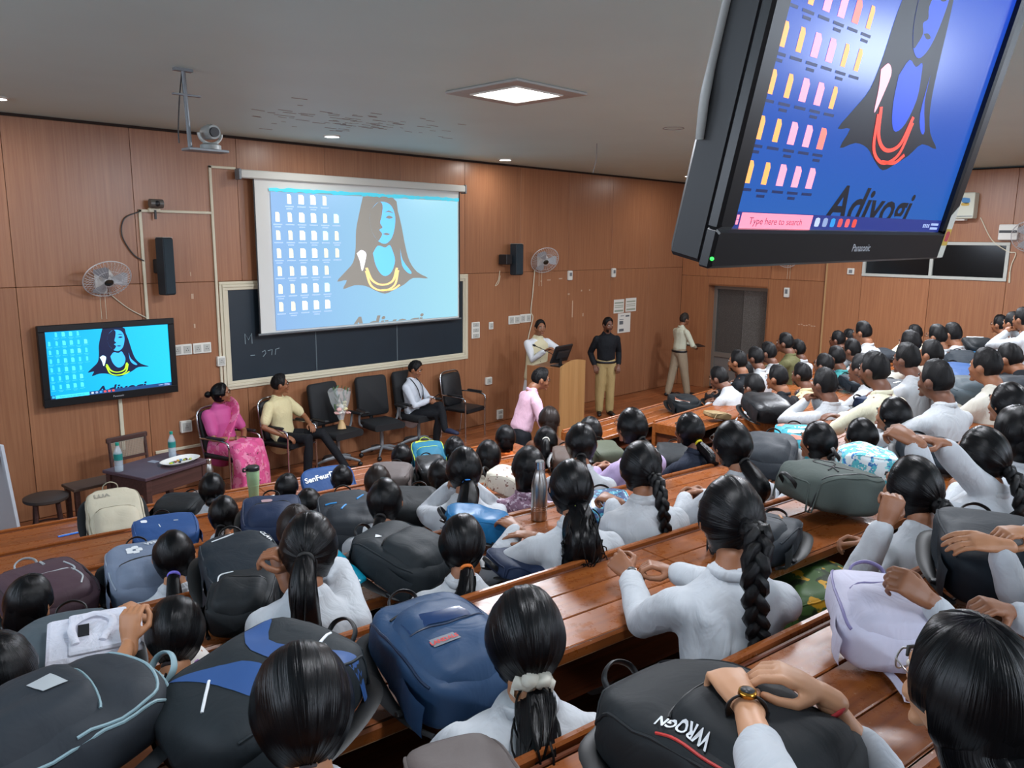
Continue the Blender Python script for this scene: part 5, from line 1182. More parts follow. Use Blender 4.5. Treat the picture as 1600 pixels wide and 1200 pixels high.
pl, fz = L(5); pl = 1.95; w1 = onz(1452, 938, 2.16); w2 = onz(1478, 915, 2.18)
near('student beyond the right edge whose clasped hands rest on the lavender bag', dict(hair='pony', lean=4, seed=7.1, ease=.02), (1760, 930), pl, fz, 45, dict(skin=SKIN['b']), {-1: (w1, (-.2, -.3, -1), 'clasp', (-.35, .6, .45), (-.5, -.6, .6)), 1: (w2, (.5, .1, -1), 'clasp', (-.7, .4, .3), (.2, -.4, .9))}, gL)
pl, fz = L(5); pl = 2.35; w1 = onz(1563, 852, 2.18); w2 = onz(1598, 828, 2.20)
near('student beyond the right edge whose folded hands rest on the black bag', dict(hair='pony', lean=4, seed=7.7, ease=.02), (1740, 800), pl, fz, 45, dict(skin=SKIN['a']), {-1: (w1, (-.2, -.3, -1), 'relax', (-.5, .6, .1), (-.3, -.4, .9)), 1: (w2, (.5, .1, -1), 'clasp', (-.7, .5, .05), (.1, -.2, 1))}, gL)
pl, fz = L(3, .82); w1 = onz(203, 1003, 1.83); w2 = onz(232, 965, 1.80)
near('woman in a flower-printed sleeve with a dark hair band raising her clasped hands', dict(hair='pony', tail=.3, lean=3, seed=8.8, gather=(-.1, -.80, -.60), tie='y', tier=1.3, sleeve='three', arms='clasp', tw=.024), (275, 985), pl, fz, -8, dict(skin=SKIN['a'], tie=TIE['dark'], top=P_lav), {-1: (w1, (-.6, -.6, -1), 'clasp', (.2, .35, .9), (-.7, -.6, .1)), 1: (w2, (.6, -.2, -1), 'clasp', (-.5, .5, .4), (.4, -.4, .8))}, gL)
pl, fz = L(3, .82); w1 = onz(446, 905, 1.86); w2 = onz(462, 885, 1.92)
near('woman with a long straight ponytail holding her hands clasped before her face', dict(hair='pony', tail=.55, lean=2, seed=9.4, gather=(0, -.95, .05), tie='y', tw=.034, sleeve='three', ease=.024), (483, 855), pl, fz, -6, dict(skin=SKIN['b'], tie=TIE['black']), {-1: (w1, (-.55, -.6, -1.3), 'clasp', (0, .45, .85), (-.8, -.5, .1)), 1: (w2, (1, -.3, -.9), 'clasp', (-.6, .4, .6), (.3, -.3, .8))}, gL)
pl, fz = L(3, .82); near('woman with an orange hair band behind the big navy backpack', dict(hair='pony', tail=.35, lean=3, seed=10.2, gather=(.15, -.86, -.48), tie='y', tier=.9, tw=.03), (722, 848), pl, fz, 2, dict(skin=SKIN['b'], tie=TIE['orange']), group=gL)
pl, fz = L(3, .82); w1 = onz(808, 826, 1.72); w2 = onz(835, 838, 1.70)
near('woman with long wavy hair and a lime hair band reaching along the desk', dict(hair='pony', tail=.55, lean=6, seed=11.5, gather=(.1, -.9, -.38), tie='y', tier=.9, tw=.060, wavy=.9, ease=.02, hyaw=0), (892, 762), pl, fz, 14, dict(skin=SKIN['b'], tie=TIE['lime']), {-1: (w1, (-.9, -.6, -.4), 'relax', (.1, .9, .15), (-.2, -.1, 1)), 1: (w2, (.4, -.2, -1), 'relax', (-.7, .6, .2), (.2, -.2, 1))}, gL)
pl, fz = L(3, .82); w1 = onz(962, 783, 1.74)
near('woman with a long braid lying over her white back right of the wavy-haired woman', dict(hair='braid', tail=.42, bw=.022, lean=6, seed=12.6, gather=(.3, -.92, -.1), tail_x=.08, ease=.024), (1000, 730), pl, fz, 18, dict(skin=SKIN['b']), {-1: (w1, (-.8, -.5, -.6), 'clasp', (-.1, .95, .1), (-.2, -.2, .9))}, gL)
# shared figures for the rest
TG = {}
for k, d in dict(pony=dict(hair='pony', tail=.34, gather=(0, -.9, -.36), tie='y', seed=21.1), pony_hi=dict(hair='pony', tail=.30, gather=(0, -.92, .25), tie='y', seed=22.4), braid=dict(hair='braid', tail=.36, gather=(.1, -.96, -.2), seed=23.3), bun=dict(hair='bun', gather=(0, -.88, -.42), seed=24.5), bob=dict(hair='bob', seed=25.2), specs=dict(hair='pony', tail=.28, gather=(0, -.9, -.4), face=True, specs=True, tie='y', seed=26.6), side=dict(hair='pony', tail=.28, gather=(0, -.9, -.45), face=True, tie='y', seed=27.6), reach=dict(hair='pony', tail=.26, gather=(.1, -.92, -.3), tie='y', seed=28.9, arms='chin', tw=.04)).items():
    TG[k] = build_template(dict(lean=4, arms='clasp', vox=.012, **d) if 'arms' not in d else dict(lean=4, vox=.012, **d))
GIRLS = [  # pixel of head, row, template, degrees left, tie, top, skin, label
    ((48, 940), 2, 'bob', -42, 'black', FAB['black'], 'a', 'woman with a smooth black bob in right profile by the maroon bag'),
    ((2, 1052), 3, 'bob', -10, 'black', M_coat, 'a', 'student half cut off by the left edge in front of the round-panelled bag'),
    ((272, 868), 2, 'pony', -4, 'purple', M_coat, 'a', 'woman with a small purple clip in her black hair by the grey-blue bag'),
    ((463, 826), 2, 'bob', 2, 'black', M_coat, 'b', 'student with frizzy hair directly beyond the woman with the long straight ponytail'),
    ((602, 782), 2, 'pony', -14, 'black', M_coat, 'b', 'woman with a dark curly low ponytail behind the black bag with a white triangle'),
    ((590, 752), 1, 'bun', -6, 'black', FAB['offwhite'], 'b', 'student with fuzzy hair showing just above the curly low ponytail'),
    ((725, 733), 2, 'reach', 4, 'blue', M_coat, 'b', 'woman with a blue hair tie and a looped ponytail stretching her clasped hands forward'),
    ((826, 730), 2, 'bob', -4, 'black', P_mauve, 'b', 'student with curly hair in a mauve print left of the steel bottle'),
    ((908, 692), 2, 'pony', 2, 'black', M_coat, 'b', 'woman with a low ponytail in white just beyond the wavy-haired woman'),
    ((986, 667), 2, 'specs', 42, 'black', FAB['lilac'], 'b', 'woman in spectacles with a neat parting looking left below the lectern'),
    ((1076, 672), 2, 'side', 46, 'yellow', FAB['navy'], 'c', 'woman in a dark jacket with a bright yellow hair tie'),
    ((350, 803), 1, 'pony', -12, 'black', M_coat, 'a', 'woman with smooth side-parted hair just beyond the dark teal bag'),
    ((482, 790), 1, 'bob', 0, 'black', FAB['black'], 'b', 'student with smooth black hair left of the black bag with blue strips'),
    ((688, 742), 1, 'bob', -4, 'black', FAB['black'], 'b', 'small student with grey-sheened hair left of the woman with the blue hair tie'),
    ((763, 713), 1, 'bob', 0, 'black', P_floral, 'b', 'student with a straight black bob in a cream flower-printed top'),
    ((853, 690), 1, 'pony_hi', 0, 'white', FAB['red'], 'b', 'woman with a white hair bobble and red top right of the orange scarf'),
    ((922, 675), 1, 'bob', 12, 'black', FAB['olive'], 'b', 'student in olive with dark hair just right of the lectern foot'),
    ((331, 763), 0, 'bun', -4, 'black', M_coat, 'b', 'student with a dark round bun below the tray table'),
    ((449, 762), 0, 'bob', -34, 'black', M_coat, 'c', 'student with short hair and one visible ear right of the green tumbler'),
    ((534, 748), 0, 'bob', -4, 'black', FAB['navy'], 'b', 'student with black hair right of the blue lettered bag'),
    ((628, 714), 0, 'bun', -6, 'black', FAB['tan'], 'b', 'woman with a low bun and tan neckline left of the teal and yellow bag'),
    ((710, 702), 0, 'bob', 0, 'black', FAB['black'], 'b', 'student with a black bob right of the teal and yellow bag'),
    ((790, 684), 0, 'bob', 0, 'black', FAB['orange'], 'b', 'student with glossy straight hair and an orange scarf'),
    ((858, 656), 0, 'bob', 4, 'black', FAB['brown'], 'c', 'brown-haired student right beside the man in the pink shirt'),
    ((1142, 695), 3, 'specs', 42, 'black', M_coat, 'b', 'woman in round spectacles and white in front of the charcoal bag'),
    ((1277, 690), 3, 'side', 54, 'black', M_coat, 'b', 'woman with glossy tied hair directly beyond the grey backpack'),
    ((1344, 682), 3, 'side', 50, 'black', M_coat, 'b', 'woman with a low bun behind the blue flower-printed bag'),
    ((1395, 650), 3, 'side', 58, 'black', M_coat, 'b', 'woman with a dark bob left of the clasped hands over the dark bag'),
]
for (px_, k, tp, rel, ti, top, sk, lb) in GIRLS:
    pl, fz = L(k, .81); hr = HAIRB if 'brown' in lb or 'fuzzy' in lb or 'frizzy' in lb else HAIR
    seat_person(lb, TG[tp], px_, pl, rel, dict(skin=SKIN[sk], tie=TIE[ti], top=top, hair=hr), fz, gL)
TB = {}
for k, d in dict(clasp=dict(arms='clasp', seed=31.2), chin=dict(arms='chin', seed=32.3, fringe=.9), wide=dict(arms='wide', seed=33.1, fringe=.3), specs=dict(arms='clasp', specs=True, seed=34.7), beard=dict(arms='fold', beard=True, moustache=True, seed=35.9, fringe=1.2), low=dict(arms='clasp', lean=22, seed=36.2, hpitch=14)).items():
    TB[k] = build_template(dict(dict(sex='m', hair='short', lean=6, vox=.012, face=True, hpitch=0), **d))
gR = 'students seated at the right block desks'
BOYS = [
    ((1123, 592), 0, 'low', 60, 'c', M_shirtw, .88, 'young man leaning low over his crossed arms behind the black duffel bag'),
    ((1162, 582), 0, 'wide', 62, 'c', FAB['offwhite'], .88, 'young man with cropped sides in the second place of the front row'),
    ((1152, 566), 0, 'beard', 66, 'b', FAB['black'], .88, 'bearded young man nearest the aluminium door'),
    ((1179, 560), 0, 'clasp', 64, 'c', M_shirtw, .88, 'young man in white just right of the bearded one'),
    ((1199, 552), 0, 'chin', 68, 'c', M_shirtw, .88, 'young man in white sitting below the middle of the aluminium door'),
    ((1226, 537), 0, 'wide', 70, 'c', FAB['olive'], .88, 'young man in an olive shirt against the wall right of the door'),
    ((1245, 547), 0, 'clasp', 66, 'c', M_shirtw, .88, 'young man in white right beside the olive shirt'),
    ((1178, 607), 1, 'low', 45, 'c', M_shirtw, .88, 'young man with thick hair bent over the tan pouch, arm stretched out'),
    ((1214, 592), 1, 'specs', 60, 'b', FAB['black'], .88, 'young man in black spectacles behind the leather bag'),
    ((1252, 587), 1, 'beard', 58, 'c', FAB['cream'], .88, 'dark-haired young man in a cream top in the second row'),
    ((1287, 572), 1, 'clasp', 60, 'c', FAB['navy'], .88, 'young man in navy left of the teal bottle'),
    ((1305, 560), 1, 'wide', 62, 'c', FAB['teal'], .88, 'young man in a teal top behind the blue bag'),
    ((1330, 548), 1, 'specs', 62, 'c', M_shirtw, .88, 'young man in spectacles right of the teal bottle'),
    ((1308, 532), 0, 'clasp', 66, 'c', M_shirtw, 0.90, 'half-hidden young man at the far left of the upper row by the wall'),
    ((1326, 529), 0, 'chin', 62, 'b', M_shirtw, 0.90, 'young man with wavy hair at the upper left of the right block'),
    ((1347, 520), 1, 'wide', 64, 'b', M_shirtw, .88, 'young man in white sitting tallest at the upper left by the wall'),
    ((1288, 602), 2, 'chin', 48, 'c', M_shirtw, 0.85, 'young man in a white shirt resting both hands before his mouth'),
    ((1365, 580), 3, 'beard', 58, 'c', FAB['ivory'], 5.5, 'thick-haired young man in an ivory shirt with one arm along the desk'),
    ((1345, 578), 2, 'clasp', 60, 'c', M_shirtw, 0.90, 'young man hidden behind the thick-haired man in ivory'),
    ((1416, 563), 3, 'specs', 56, 'c', M_shirtw, 6.2, 'young man in thin spectacles with shaved sides in the middle of the right block'),
    ((1454, 555), 3, 'wide', 58, 'b', M_shirtw, 7.0, 'young man with a smooth forelock right of the shaved sides'),
    ((1421, 538), 2, 'clasp', 60, 'c', FAB['offwhite'], .88, 'young man turned away just above the thin spectacles'),
    ((1428, 523), 1, 'chin', 62, 'c', FAB['ivory'], 0.90, 'young man in an ivory shirt in the back row by the wall'),
    ((1463, 527), 2, 'specs', 60, 'b', M_shirtw, .88, 'young man in spectacles left of the cropped faded haircut'),
    ((1487, 523), 2, 'wide', 56, 'b', M_shirtw, .88, 'young man with a cropped faded haircut beside the black bag by the wall'),
    ((1461, 596), 3, 'wide', 56, 'c', M_shirtw, 4.9, 'young man in a white shirt with crossed forearms in the foreground of the right block'),
    ((1539, 574), 3, 'clasp', 60, 'b', FAB['offwhite'], 5.5, 'young man in an off-white shirt upright near the right edge'),
    ((1577, 562), 3, 'low', 58, 'b', FAB['black'], 0.95, 'long-haired student at the right edge behind the off-white shirt'),
    ((1572, 530), 2, 'specs', 56, 'b', M_shirtw, 0.90, 'student holding hands to the mouth at the right edge'),
    ((1562, 508), 2, 'specs', 58, 'b', M_shirtw, 0.90, 'young man in dark spectacles highest at the right edge'),
    ((1582, 506), 2, 'clasp', 54, 'b', M_shirtw, 9.0, 'student with flat black hair beside the dark spectacles'),
    ((1598, 500), 2, 'chin', 54, 'b', M_shirtw, 8.6, 'student cut by the right edge in the top row'),
]
for (px_, k, tp, rel, sk, top, near_, lb) in BOYS:
    pl, fz = planeR(k, near_)
    if near_ > 3: pl = float(near_); fz = locate(px_, pl)[2] - 1.13
    seat_person(lb, TB[tp], px_, pl, rel, dict(skin=SKIN[sk], top=top, hair=HAIRS), fz, gR, .9, 1.06)
P = at(1575, 632, 4.3); seat_person('woman with a black hair clip low at the right edge', TG['side'], (1575, 632), 4.3, 50, dict(skin=SKIN['b'], tie=TIE['black']), P[2] - 1.14, gR)
P = at(1588, 676, 3.7); seat_person('woman with glossy hair just above the side braid at the right edge', TG['bob'], (1588, 676), 3.7, 45, dict(skin=SKIN['b']), P[2] - 1.14, gR)
# ------------------------------------------------------------------ the people at the front
def shoe(parent, p, az, m):
    g = G(); g.add(*capsule([(0, -.07, .04), (0, .03, .045), (0, .15, .03)], [(.035, .038), (.04, .042), (.026, .036)], 12, UP)); c, s = math.cos(az), math.sin(az)
    g.v = [(p[0] + c * a - s * b, p[1] + s * a + c * b, max(.0, p[2] + z)) for a, b, z in g.v]; return g.build('shoe', m, parent, 3.2)
def adult(label, sp, base, az, mats, scale=1.0): t = build_template(dict(dict(sex='m', hair='short', face=True, fine=True, vox=.010), **sp)); return person(label, t, base, az, mats, scale), t
TR = {k: fabric('trousers_' + k, v, .8, .5) for k, v in dict(black='#14161b', khaki='#ab9566', beige='#9a8c76', white='#c8cbd2').items()}
M_shoe = mat('shoe_black', '#101114', .4); M_bshoe = mat('shoe_blue', '#1a2340', .6)
# speaker
o, t = adult('speaker in a white kurta and cream waistcoat gesturing behind the lectern', dict(stand=True, tunic=.42, lean=4, hyaw=-6, arms={1: ((.02, .30, .30), (.6, -.5, -1), 'point', (-.5, .55, .45), (.4, -.3, .8)), -1: ((-.26, .36, .22), (-.8, -.5, -.3), 'relax')}, seed=41.2, collar=True), (9.32, 8.72, 0), -108, dict(skin=SKIN['b'], top=fabric('kurta_white', '#d3d6da', .8, .6), bottom=TR['white'], hair=HAIRS), 1.03)
TP = t['TP']; g = G(); tors = [(-.16, .158, .20), (-.05, .148, .19), (.10, .140, .18), (.29, .142, .185), (.385, .132, .172), (.43, .108, .135), (.455, .085, .10)]
g.add(*capsule([TP(0, 0, z) for z, a, b in tors], [(a, b) for z, a, b in tors], 18, TP(0, 1, 0) - TP(0, 0, 0))); V, F = remesh(g.v, g.f, .012, 4); V = wrinkle(V, .006, 12, 2)
q = G(); q.add(V, F); q.build('waistcoat', fabric('waistcoat_cream', '#cfc6a4', .8, .4), o, 3.2)
g = G()
for i in range(5): p = TP(.012, .132 + .004 * i * (1 if i < 3 else -1), .34 - .11 * i); g.ell(p, (.007, .006, .007), 8, 6)
g.build('button', M_oldw, o, 1)
for s in (-1, 1): shoe(o, (s * .09, .02, 0), 0, M_shoe)
# man in black shirt
o, t = adult('bearded man in a black shirt and khaki trousers standing with hands in pockets', dict(stand=True, lean=1, hyaw=20, hpitch=6, beard=True, moustache=True, arms={1: ((.21, .06, -.05), (.35, -1, 0), 'relax'), -1: ((-.21, .06, -.05), (-.35, -1, 0), 'relax')}, seed=42.7), (10.75, 8.42, 0), -128, dict(skin=SKIN['c'], top=FAB['black'], bottom=TR['khaki'], hair=HAIRS), 1.01)
G().tube([(.178 * math.cos(a), .134 * math.sin(a), .93) for a in np.linspace(0, 6.2832, 25)], [(.02, .006)] * 25, 6, False, UP).build('belt', M_black, o, 1)
for s in (-1, 1): shoe(o, (s * .095, .02, 0), -s * .2, M_shoe)
# walking man
o, t = adult('man in a white shirt and beige trousers walking past the door with a folder', dict(stand=True, lean=3, hyaw=0, stride=.17, arms={1: ((.12, .30, .08), (.8, -.8, 0), 'relax'), -1: ((-.10, .33, .10), (-.8, -.8, 0), 'relax')}, seed=43.4), (13.15, 8.5, 0), -20, dict(skin=SKIN['b'], top=fabric('walker_shirt', '#c6c9b4', .8, .5), bottom=TR['beige'], hair=hairmat('hair_grey', '#2c2622', .5)), .965)
G().tube([(.178 * math.cos(a), .134 * math.sin(a), .93) for a in np.linspace(0, 6.2832, 25)], [(.02, .006)] * 25, 6, False, UP).build('belt', M_black, o, 1)
for s in (-1, 1): shoe(o, (s * .09, s * .17 + .02, 0), 0, M_shoe)
fz_ = o.matrix_basis @ Vector((0, .40, 1.02)); tag(G().box((0, 0, 0), (.30, .22, .012), .003).build('folder', M_black, None, None, tuple(fz_), (.1, 0, math.radians(-20))), 'dark folder held by the walking man', 'folder')
# man in pink shirt near the first desks
p = np.array([6.10, 5.94]); o, t = adult('man in a pink shirt and spectacles standing before the front desk with bowed head', dict(stand=True, lean=17, hyaw=-8, hpitch=12, specs=True, arms={1: ((.10, .36, .10), (.8, -.8, 0), 'relax'), -1: ((-.10, .36, .10), (-.8, -.8, 0), 'relax')}, seed=44.8, sleeve='long'), (p[0], p[1], 0), -25, dict(skin=SKIN['b'], top=fabric('shirt_pink', '#cfa9ba', .8, .5), bottom=TR['black'], hair=HAIRS), .98)
for s in (-1, 1): shoe(o, (s * .09, .02, 0), 0, M_shoe)
# seated guests
SAREE = pattern('saree_pink', '#cf4f86', [('#dc7fa2', 14, .52), ('#7a2f4a', 26, .66), ('#c98a50', 30, .69)])
o, t = adult('woman in a bright pink saree seated with her hands in her lap', dict(sex='f', hair='bun', gather=(0, -.93, -.05), lean=-4, hyaw=48, specs=True, sleeve='short', arms={1: ((.02, .26, .13), (.9, -.6, -.2), 'relax', (-.8, .4, -.3), (0, .3, 1)), -1: ((-.03, .30, .11), (-.9, -.5, -.2), 'relax', (.5, .6, -.5), (0, .3, 1))}, nolegs=True, seed=45.5, bulk=1.12, collar=False, top='blouse'), (4.11, 8.98, .0), -72, dict(skin=SKIN['b'], top=mat('blouse_pink', '#b84a86', .7, bump=.2, bscale=40)), 1.03)
TP = t['TP']; g = G()
for s in (-1, 1): g.add(*capsule([TP(s * .09, 0, -.01), (s * .13, .40, .53), (s * .13, .44, .30), (s * .14, .42, .06)], [.115, .105, .105, .12], 14))
g.add(*capsule([TP(-.06, 0, .0), TP(.06, 0, .0)], [.15] * 2, 12)); g.add(*capsule([(0, .43, .5), (0, .46, .05)], [.12, .15], 12)); g.add(*capsule([(0, .2, .54), (0, .42, .54)], [.10, .10], 12))
V, F = remesh(g.v, g.f, .014, 6); V = [p + np.array([.008, .008, 0]) * math.sin(p[0] * 70) * (1 if p[2] < .45 else .3) for p in V]; V = [np.array([p[0], p[1], max(p[2], .005)]) for p in V]; q = G(); q.add(V, F); q.build('saree_skirt', SAREE, o, 3.2)
g = G(); path = [TP(.12, -.135, .05), TP(-.02, -.135, .25), TP(-.13, -.10, .44), TP(-.145, 0, .475), TP(-.10, .125, .40), TP(0, .145, .26), TP(.11, .135, .10), TP(.14, .07, .02)]
g.add(*tube(bez(path, 6), [(.016, .10)] * 43, 14, True, None)); V, F = remesh(g.v, g.f, .010, 3); V = wrinkle(V, .006, 20, 4); q = G(); q.add(V, F); q.build('saree_drape', SAREE, o, 3.2)
for s in (-1, 1):
    E, w = t['arm'][s][:2]; d = unit(w - E); c = w - d * .02; a = unit(np.cross(d, (0, 0, 1.))); b = np.cross(d, a); G().tube([c + a * .031 * math.cos(x) + b * .031 * math.sin(x) for x in np.linspace(0, 6.2832, 21)], .005, 6, False).build('bangle', M_black, o, 1)
for s in (-1, 1): shoe(o, (s * .1, .50, 0), 0, M_shoe)
o, t = adult('man in a cream short-sleeved shirt and dark glasses seated with legs apart', dict(lean=-6, hyaw=42, sleeve='short', arms={1: ((.27, .20, .07), (.8, -.8, 0), 'relax'), -1: ((-.12, .32, .14), (-.8, -.6, 0), 'relax')}, seed=46.1, bulk=1.08, knees={1: ((.13, .45, .52), (.14, .42, .09)), -1: ((-.14, .48, .53), (-.16, .78, .12))}, specs=True), (4.91, 9.0, 0), -62, dict(skin=SKIN['b'], top=FAB['cream'], bottom=TR['black'], hair=HAIRS, spec=M_black), 1.03)
shoe(o, (.14, .45, 0), 0, M_shoe); shoe(o, (-.17, .86, .06), 0, M_shoe)
o, t = adult('seated man with a stethoscope round his neck looking down at a phone', dict(lean=-2, hyaw=10, hpitch=24, arms={1: ((.02, .27, .20), (.9, -.6, -.3), 'clasp'), -1: ((-.04, .30, .20), (-.9, -.6, -.3), 'clasp')}, seed=47.3, knees={1: ((.13, .44, .53), (.10, .40, .09)), -1: ((.06, .46, .64), (.30, .62, .36))}), (7.02, 9.02, 0), -62, dict(skin=SKIN['b'], top=fabric('pinstripe', '#c3c9d2', .8, .5), bottom=TR['black'], hair=HAIRS), 1.0)
shoe(o, (.10, .44, 0), 0, M_shoe); shoe(o, (.31, .68, .30), -.3, M_bshoe); TP = t['TP']
g = G(); g.tube(bez([TP(.05, .15, .22), TP(.085, .12, .38), TP(.075, .02, .50), TP(0, -.075, .50), TP(-.075, .02, .50), TP(-.085, .12, .38), TP(-.05, .15, .22), TP(-.02, .16, .12)], 6), .007, 8); g.ell(TP(-.02, .165, .10), (.022, .012, .022), 12, 8); g.build('stethoscope', M_black, o, 1)
ph = o.matrix_basis @ Vector((0, .36, .76)); tag(G().box((0, 0, 0), (.075, .15, .009), .006).build('phone', M_black, None, None, tuple(ph), (.6, 0, math.radians(-62 - 90))), 'black phone in the hands of the man with the stethoscope', 'phone')
# bouquet on the office chair
c = np.array([5.66, 8.80, .51]); t = thing('bouquet', 'wrapped bouquet of white and pink flowers standing on an office chair', 'flowers', tuple(c), 0, None, (math.radians(-8), math.radians(4), 0))
g = G(); V = []; n = 20
for r_, z in ((.055, 0), (.025, .09), (.03, .12), (.13, .36), (.16, .52)): V += [(r_ * math.cos(2 * math.pi * i / n) * (1 + .12 * math.sin(5 * 2 * math.pi * i / n)), r_ * .7 * math.sin(2 * math.pi * i / n), z + .03 * math.cos(3 * 2 * math.pi * i / n) * (z > .4)) for i in range(n)]
g.add(V, [(k * n + i, k * n + (i + 1) % n, k * n + n + (i + 1) % n, k * n + n + i) for k in range(4) for i in range(n)]); g.build('cellophane', mat('cellophane', '#cdd6d8', .12, alpha=.35, spec=.9), t, 1)
G().lathe([(.058, 0), (.05, .05), (.027, .10), (.034, .12)], 18).build('paper_wrap', mat('wrap_paper', '#c9a878', .6), t, .8)
rr = random.Random(9); mf = [mat('petal_white', '#ddd9cf', .6), mat('petal_pink', '#d6aaa4', .6), mat('petal_cream', '#d8cf9e', .6)]
for i in range(13):
    a, q_, zz = rr.uniform(0, 6.28), rr.uniform(0, .10), rr.uniform(.20, .36); g = G()
    for k in range(7): b = k * .9; g.ell((.016 * math.cos(b), .016 * math.sin(b), .006 * (k % 2)), (.020, .020, .014), 8, 6)
    g.build('flower', mf[i % 3], t, 1, (q_ * math.cos(a), q_ * .7 * math.sin(a) - .03, zz), (rr.uniform(-.6, .9), rr.uniform(-.5, .5), 0))
for i in range(16):
    a, q_, zz = rr.uniform(0, 6.28), rr.uniform(.04, .13), rr.uniform(.22, .5); g = G(); g.ell((0, 0, .05), (.014, .004, .055), 8, 6); g.build('leaf', mat('bouquet_leaf', '#3f5a34', .55), t, 1, (q_ * math.cos(a), q_ * .6 * math.sin(a), zz), (rr.uniform(-.5, .5), rr.uniform(-.6, .6), a))
# ================================================================== bags on the desks
def sup(a, e): return math.copysign(abs(a) ** e, a)
def bagcol(key, col, rough=.62, fold=.22): return fabric('bag_' + key, col, rough, fold, 9)
def project(bvh, pts, off):
    out = []
    for x, y in pts:
        h = bvh.ray_cast(Vector((x, y, 2)), Vector((0, 0, -1))); out.append((x, y, (h[0].z if h[0] is not None else 0) + off))
    return out
def bag(label, P, az, w_, l, d, col, trim=None, pocket=True, tilt=0, roll=0, sag=1.0, extras=None, seed=1.0, kind='backpack', exps=(.34, .42), handle=True, straps=True, pocket_col=None, side=True, zipcol=None, name=None, taper=.95):
    """soft bag lying on its back: local x width, y toward its top, z up (front face); P = resting point under its middle"""
    t = thing(name or kind, label, 'bag', tuple(P), 0, None, (Matrix.Rotation(math.radians(az - 90), 4, 'Z') @ Matrix.Rotation(math.radians(tilt), 4, 'X') @ Matrix.Rotation(math.radians(roll), 4, 'Y')).to_euler())
    nu, nv = 36, 22; V = []; F = []
    ex, ey = exps
    for j in range(nv + 1):
        v = -1 + 2 * j / nv; s = (1 - abs(v) ** 5) ** .5 if abs(v) < 1 else 0; top = v > 0
        hw = w_ / 2 * max(s, .02) * (1 - (1 - taper) * max(0, v)); hd = d / 2 * max((1 - abs(v) ** (4 if top else 6)) ** .5 if abs(v) < 1 else 0, .02) * (1 - .18 * max(0, v))
        for i in range(nu):
            a = 2 * math.pi * i / nu; x = hw * sup(math.cos(a), ex); z = hd * sup(math.sin(a), ey)
            n = noise.noise_vector(Vector((x * 11 + seed, v * l * 5.5, z * 11))); k = .012 * sag * s
            zz = max(0, z + d / 2 * (1 - .10 * max(0, v)) + n.z * k * (1.2 if z > 0 else .1)); V.append((x + n.x * k, v * l / 2 + n.y * k * .7, zz))
    for j in range(nv):
        for i in range(nu): F.append((j * nu + i, j * nu + (i + 1) % nu, j * nu + nu + (i + 1) % nu, j * nu + nu + i))
    F.append(tuple(range(nu - 1, -1, -1))); F.append(tuple(range(nv * nu, nv * nu + nu)))
    body_ = G().add(V, F); body_.build('main_compartment', col, t, 3.2); tree = BVHTree.FromPolygons([Vector(p) for p in body_.v], body_.f)
    tm = trim or col; zc = zipcol or mat('zip_black', '#0c0d0f', .5)
    if pocket:   # raised front pocket following the front face
        pw, y0, y1 = w_ * .40, -l * .44, l * (.12 if pocket is True else pocket); n = 14; top = []; m = 14; Vp = []; Fp = []
        for j in range(m + 1):
            v = -1 + 2 * j / m; yy = (y0 + y1) / 2 + v * (y1 - y0) / 2; hw = pw * (1 - abs(v) ** 4.5) ** .4 if abs(v) < 1 else 0
            for i in range(n + 1):
                u = -1 + 2 * i / n; e = max(0, (1 - abs(u) ** 4)) ** .5 * max(0, 1 - abs(v) ** 4) ** .5; q = project(tree, [(hw * u, yy)], 0)[0]; nz = noise.noise(Vector((u * 2 + seed, v * 2, 3))) * .008 * sag; Vp.append((q[0], q[1], q[2] - .006 + (.026 + .08 * d) * e + nz * e))
        Fp = [(j * (n + 1) + i, j * (n + 1) + i + 1, (j + 1) * (n + 1) + i + 1, (j + 1) * (n + 1) + i) for j in range(m) for i in range(n)]
        pk = G().add(Vp, Fp); o = pk.build('front_pocket', pocket_col or col, t, 3.2); tree = BVHTree.FromPolygons([Vector(p) for p in body_.v + pk.v], body_.f + [tuple(a + len(body_.v) for a in f) for f in pk.f])
        zp = [(pw * .86 * math.cos(a), y1 - .03 * l + .05 * l * math.sin(a) - .02) for a in np.linspace(.25, math.pi - .25, 12)]; G().tube(project(tree, zp, .002), .0035, 6).build('zip', zc, o, 1)
    per = []   # piping round the main compartment
    for a in np.linspace(-.62, math.pi + .62, 40): x_, y_ = w_ / 2 * .93 * sup(math.cos(a), .45), l / 2 * .93 * sup(math.sin(a), .5); per.append((x_, y_))
    G().tube(project(tree, per, .001), .0042, 6).build('piping', tm, t, 1)
    if handle: hw = .045; G().tube(bez([(-hw, l * .46, d * .42), (-hw * .9, l * .5 + .02, d * .6), (0, l * .5 + .035, d * .68), (hw * .9, l * .5 + .02, d * .6), (hw, l * .46, d * .42)], 5), [(.010, .004)] * 21, 8).build('grab_handle', zc, t, 1)
    if straps:
        for s in (-1, 1):
            p = bez([(s * w_ * .18, l * .46, d * .12), (s * w_ * .48, l * .36, .03), (s * w_ * .56, l * .05, .016), (s * w_ * .52, -l * .28, .014), (s * w_ * .42, -l * .44, .02)], 6); G().tube(p, [(.006, .026 - .018 * min(1, max(0, (i / len(p) - .5) * 4))) for i in range(len(p))], 8, True, UP).build('shoulder_strap', zc if trim is None else mat('strap_dark', '#14171b', .85), t, 1)
            G().box((s * w_ * .535, -l * .22, .024), (.03, .02, .012), .003).build('buckle', M_black, t)
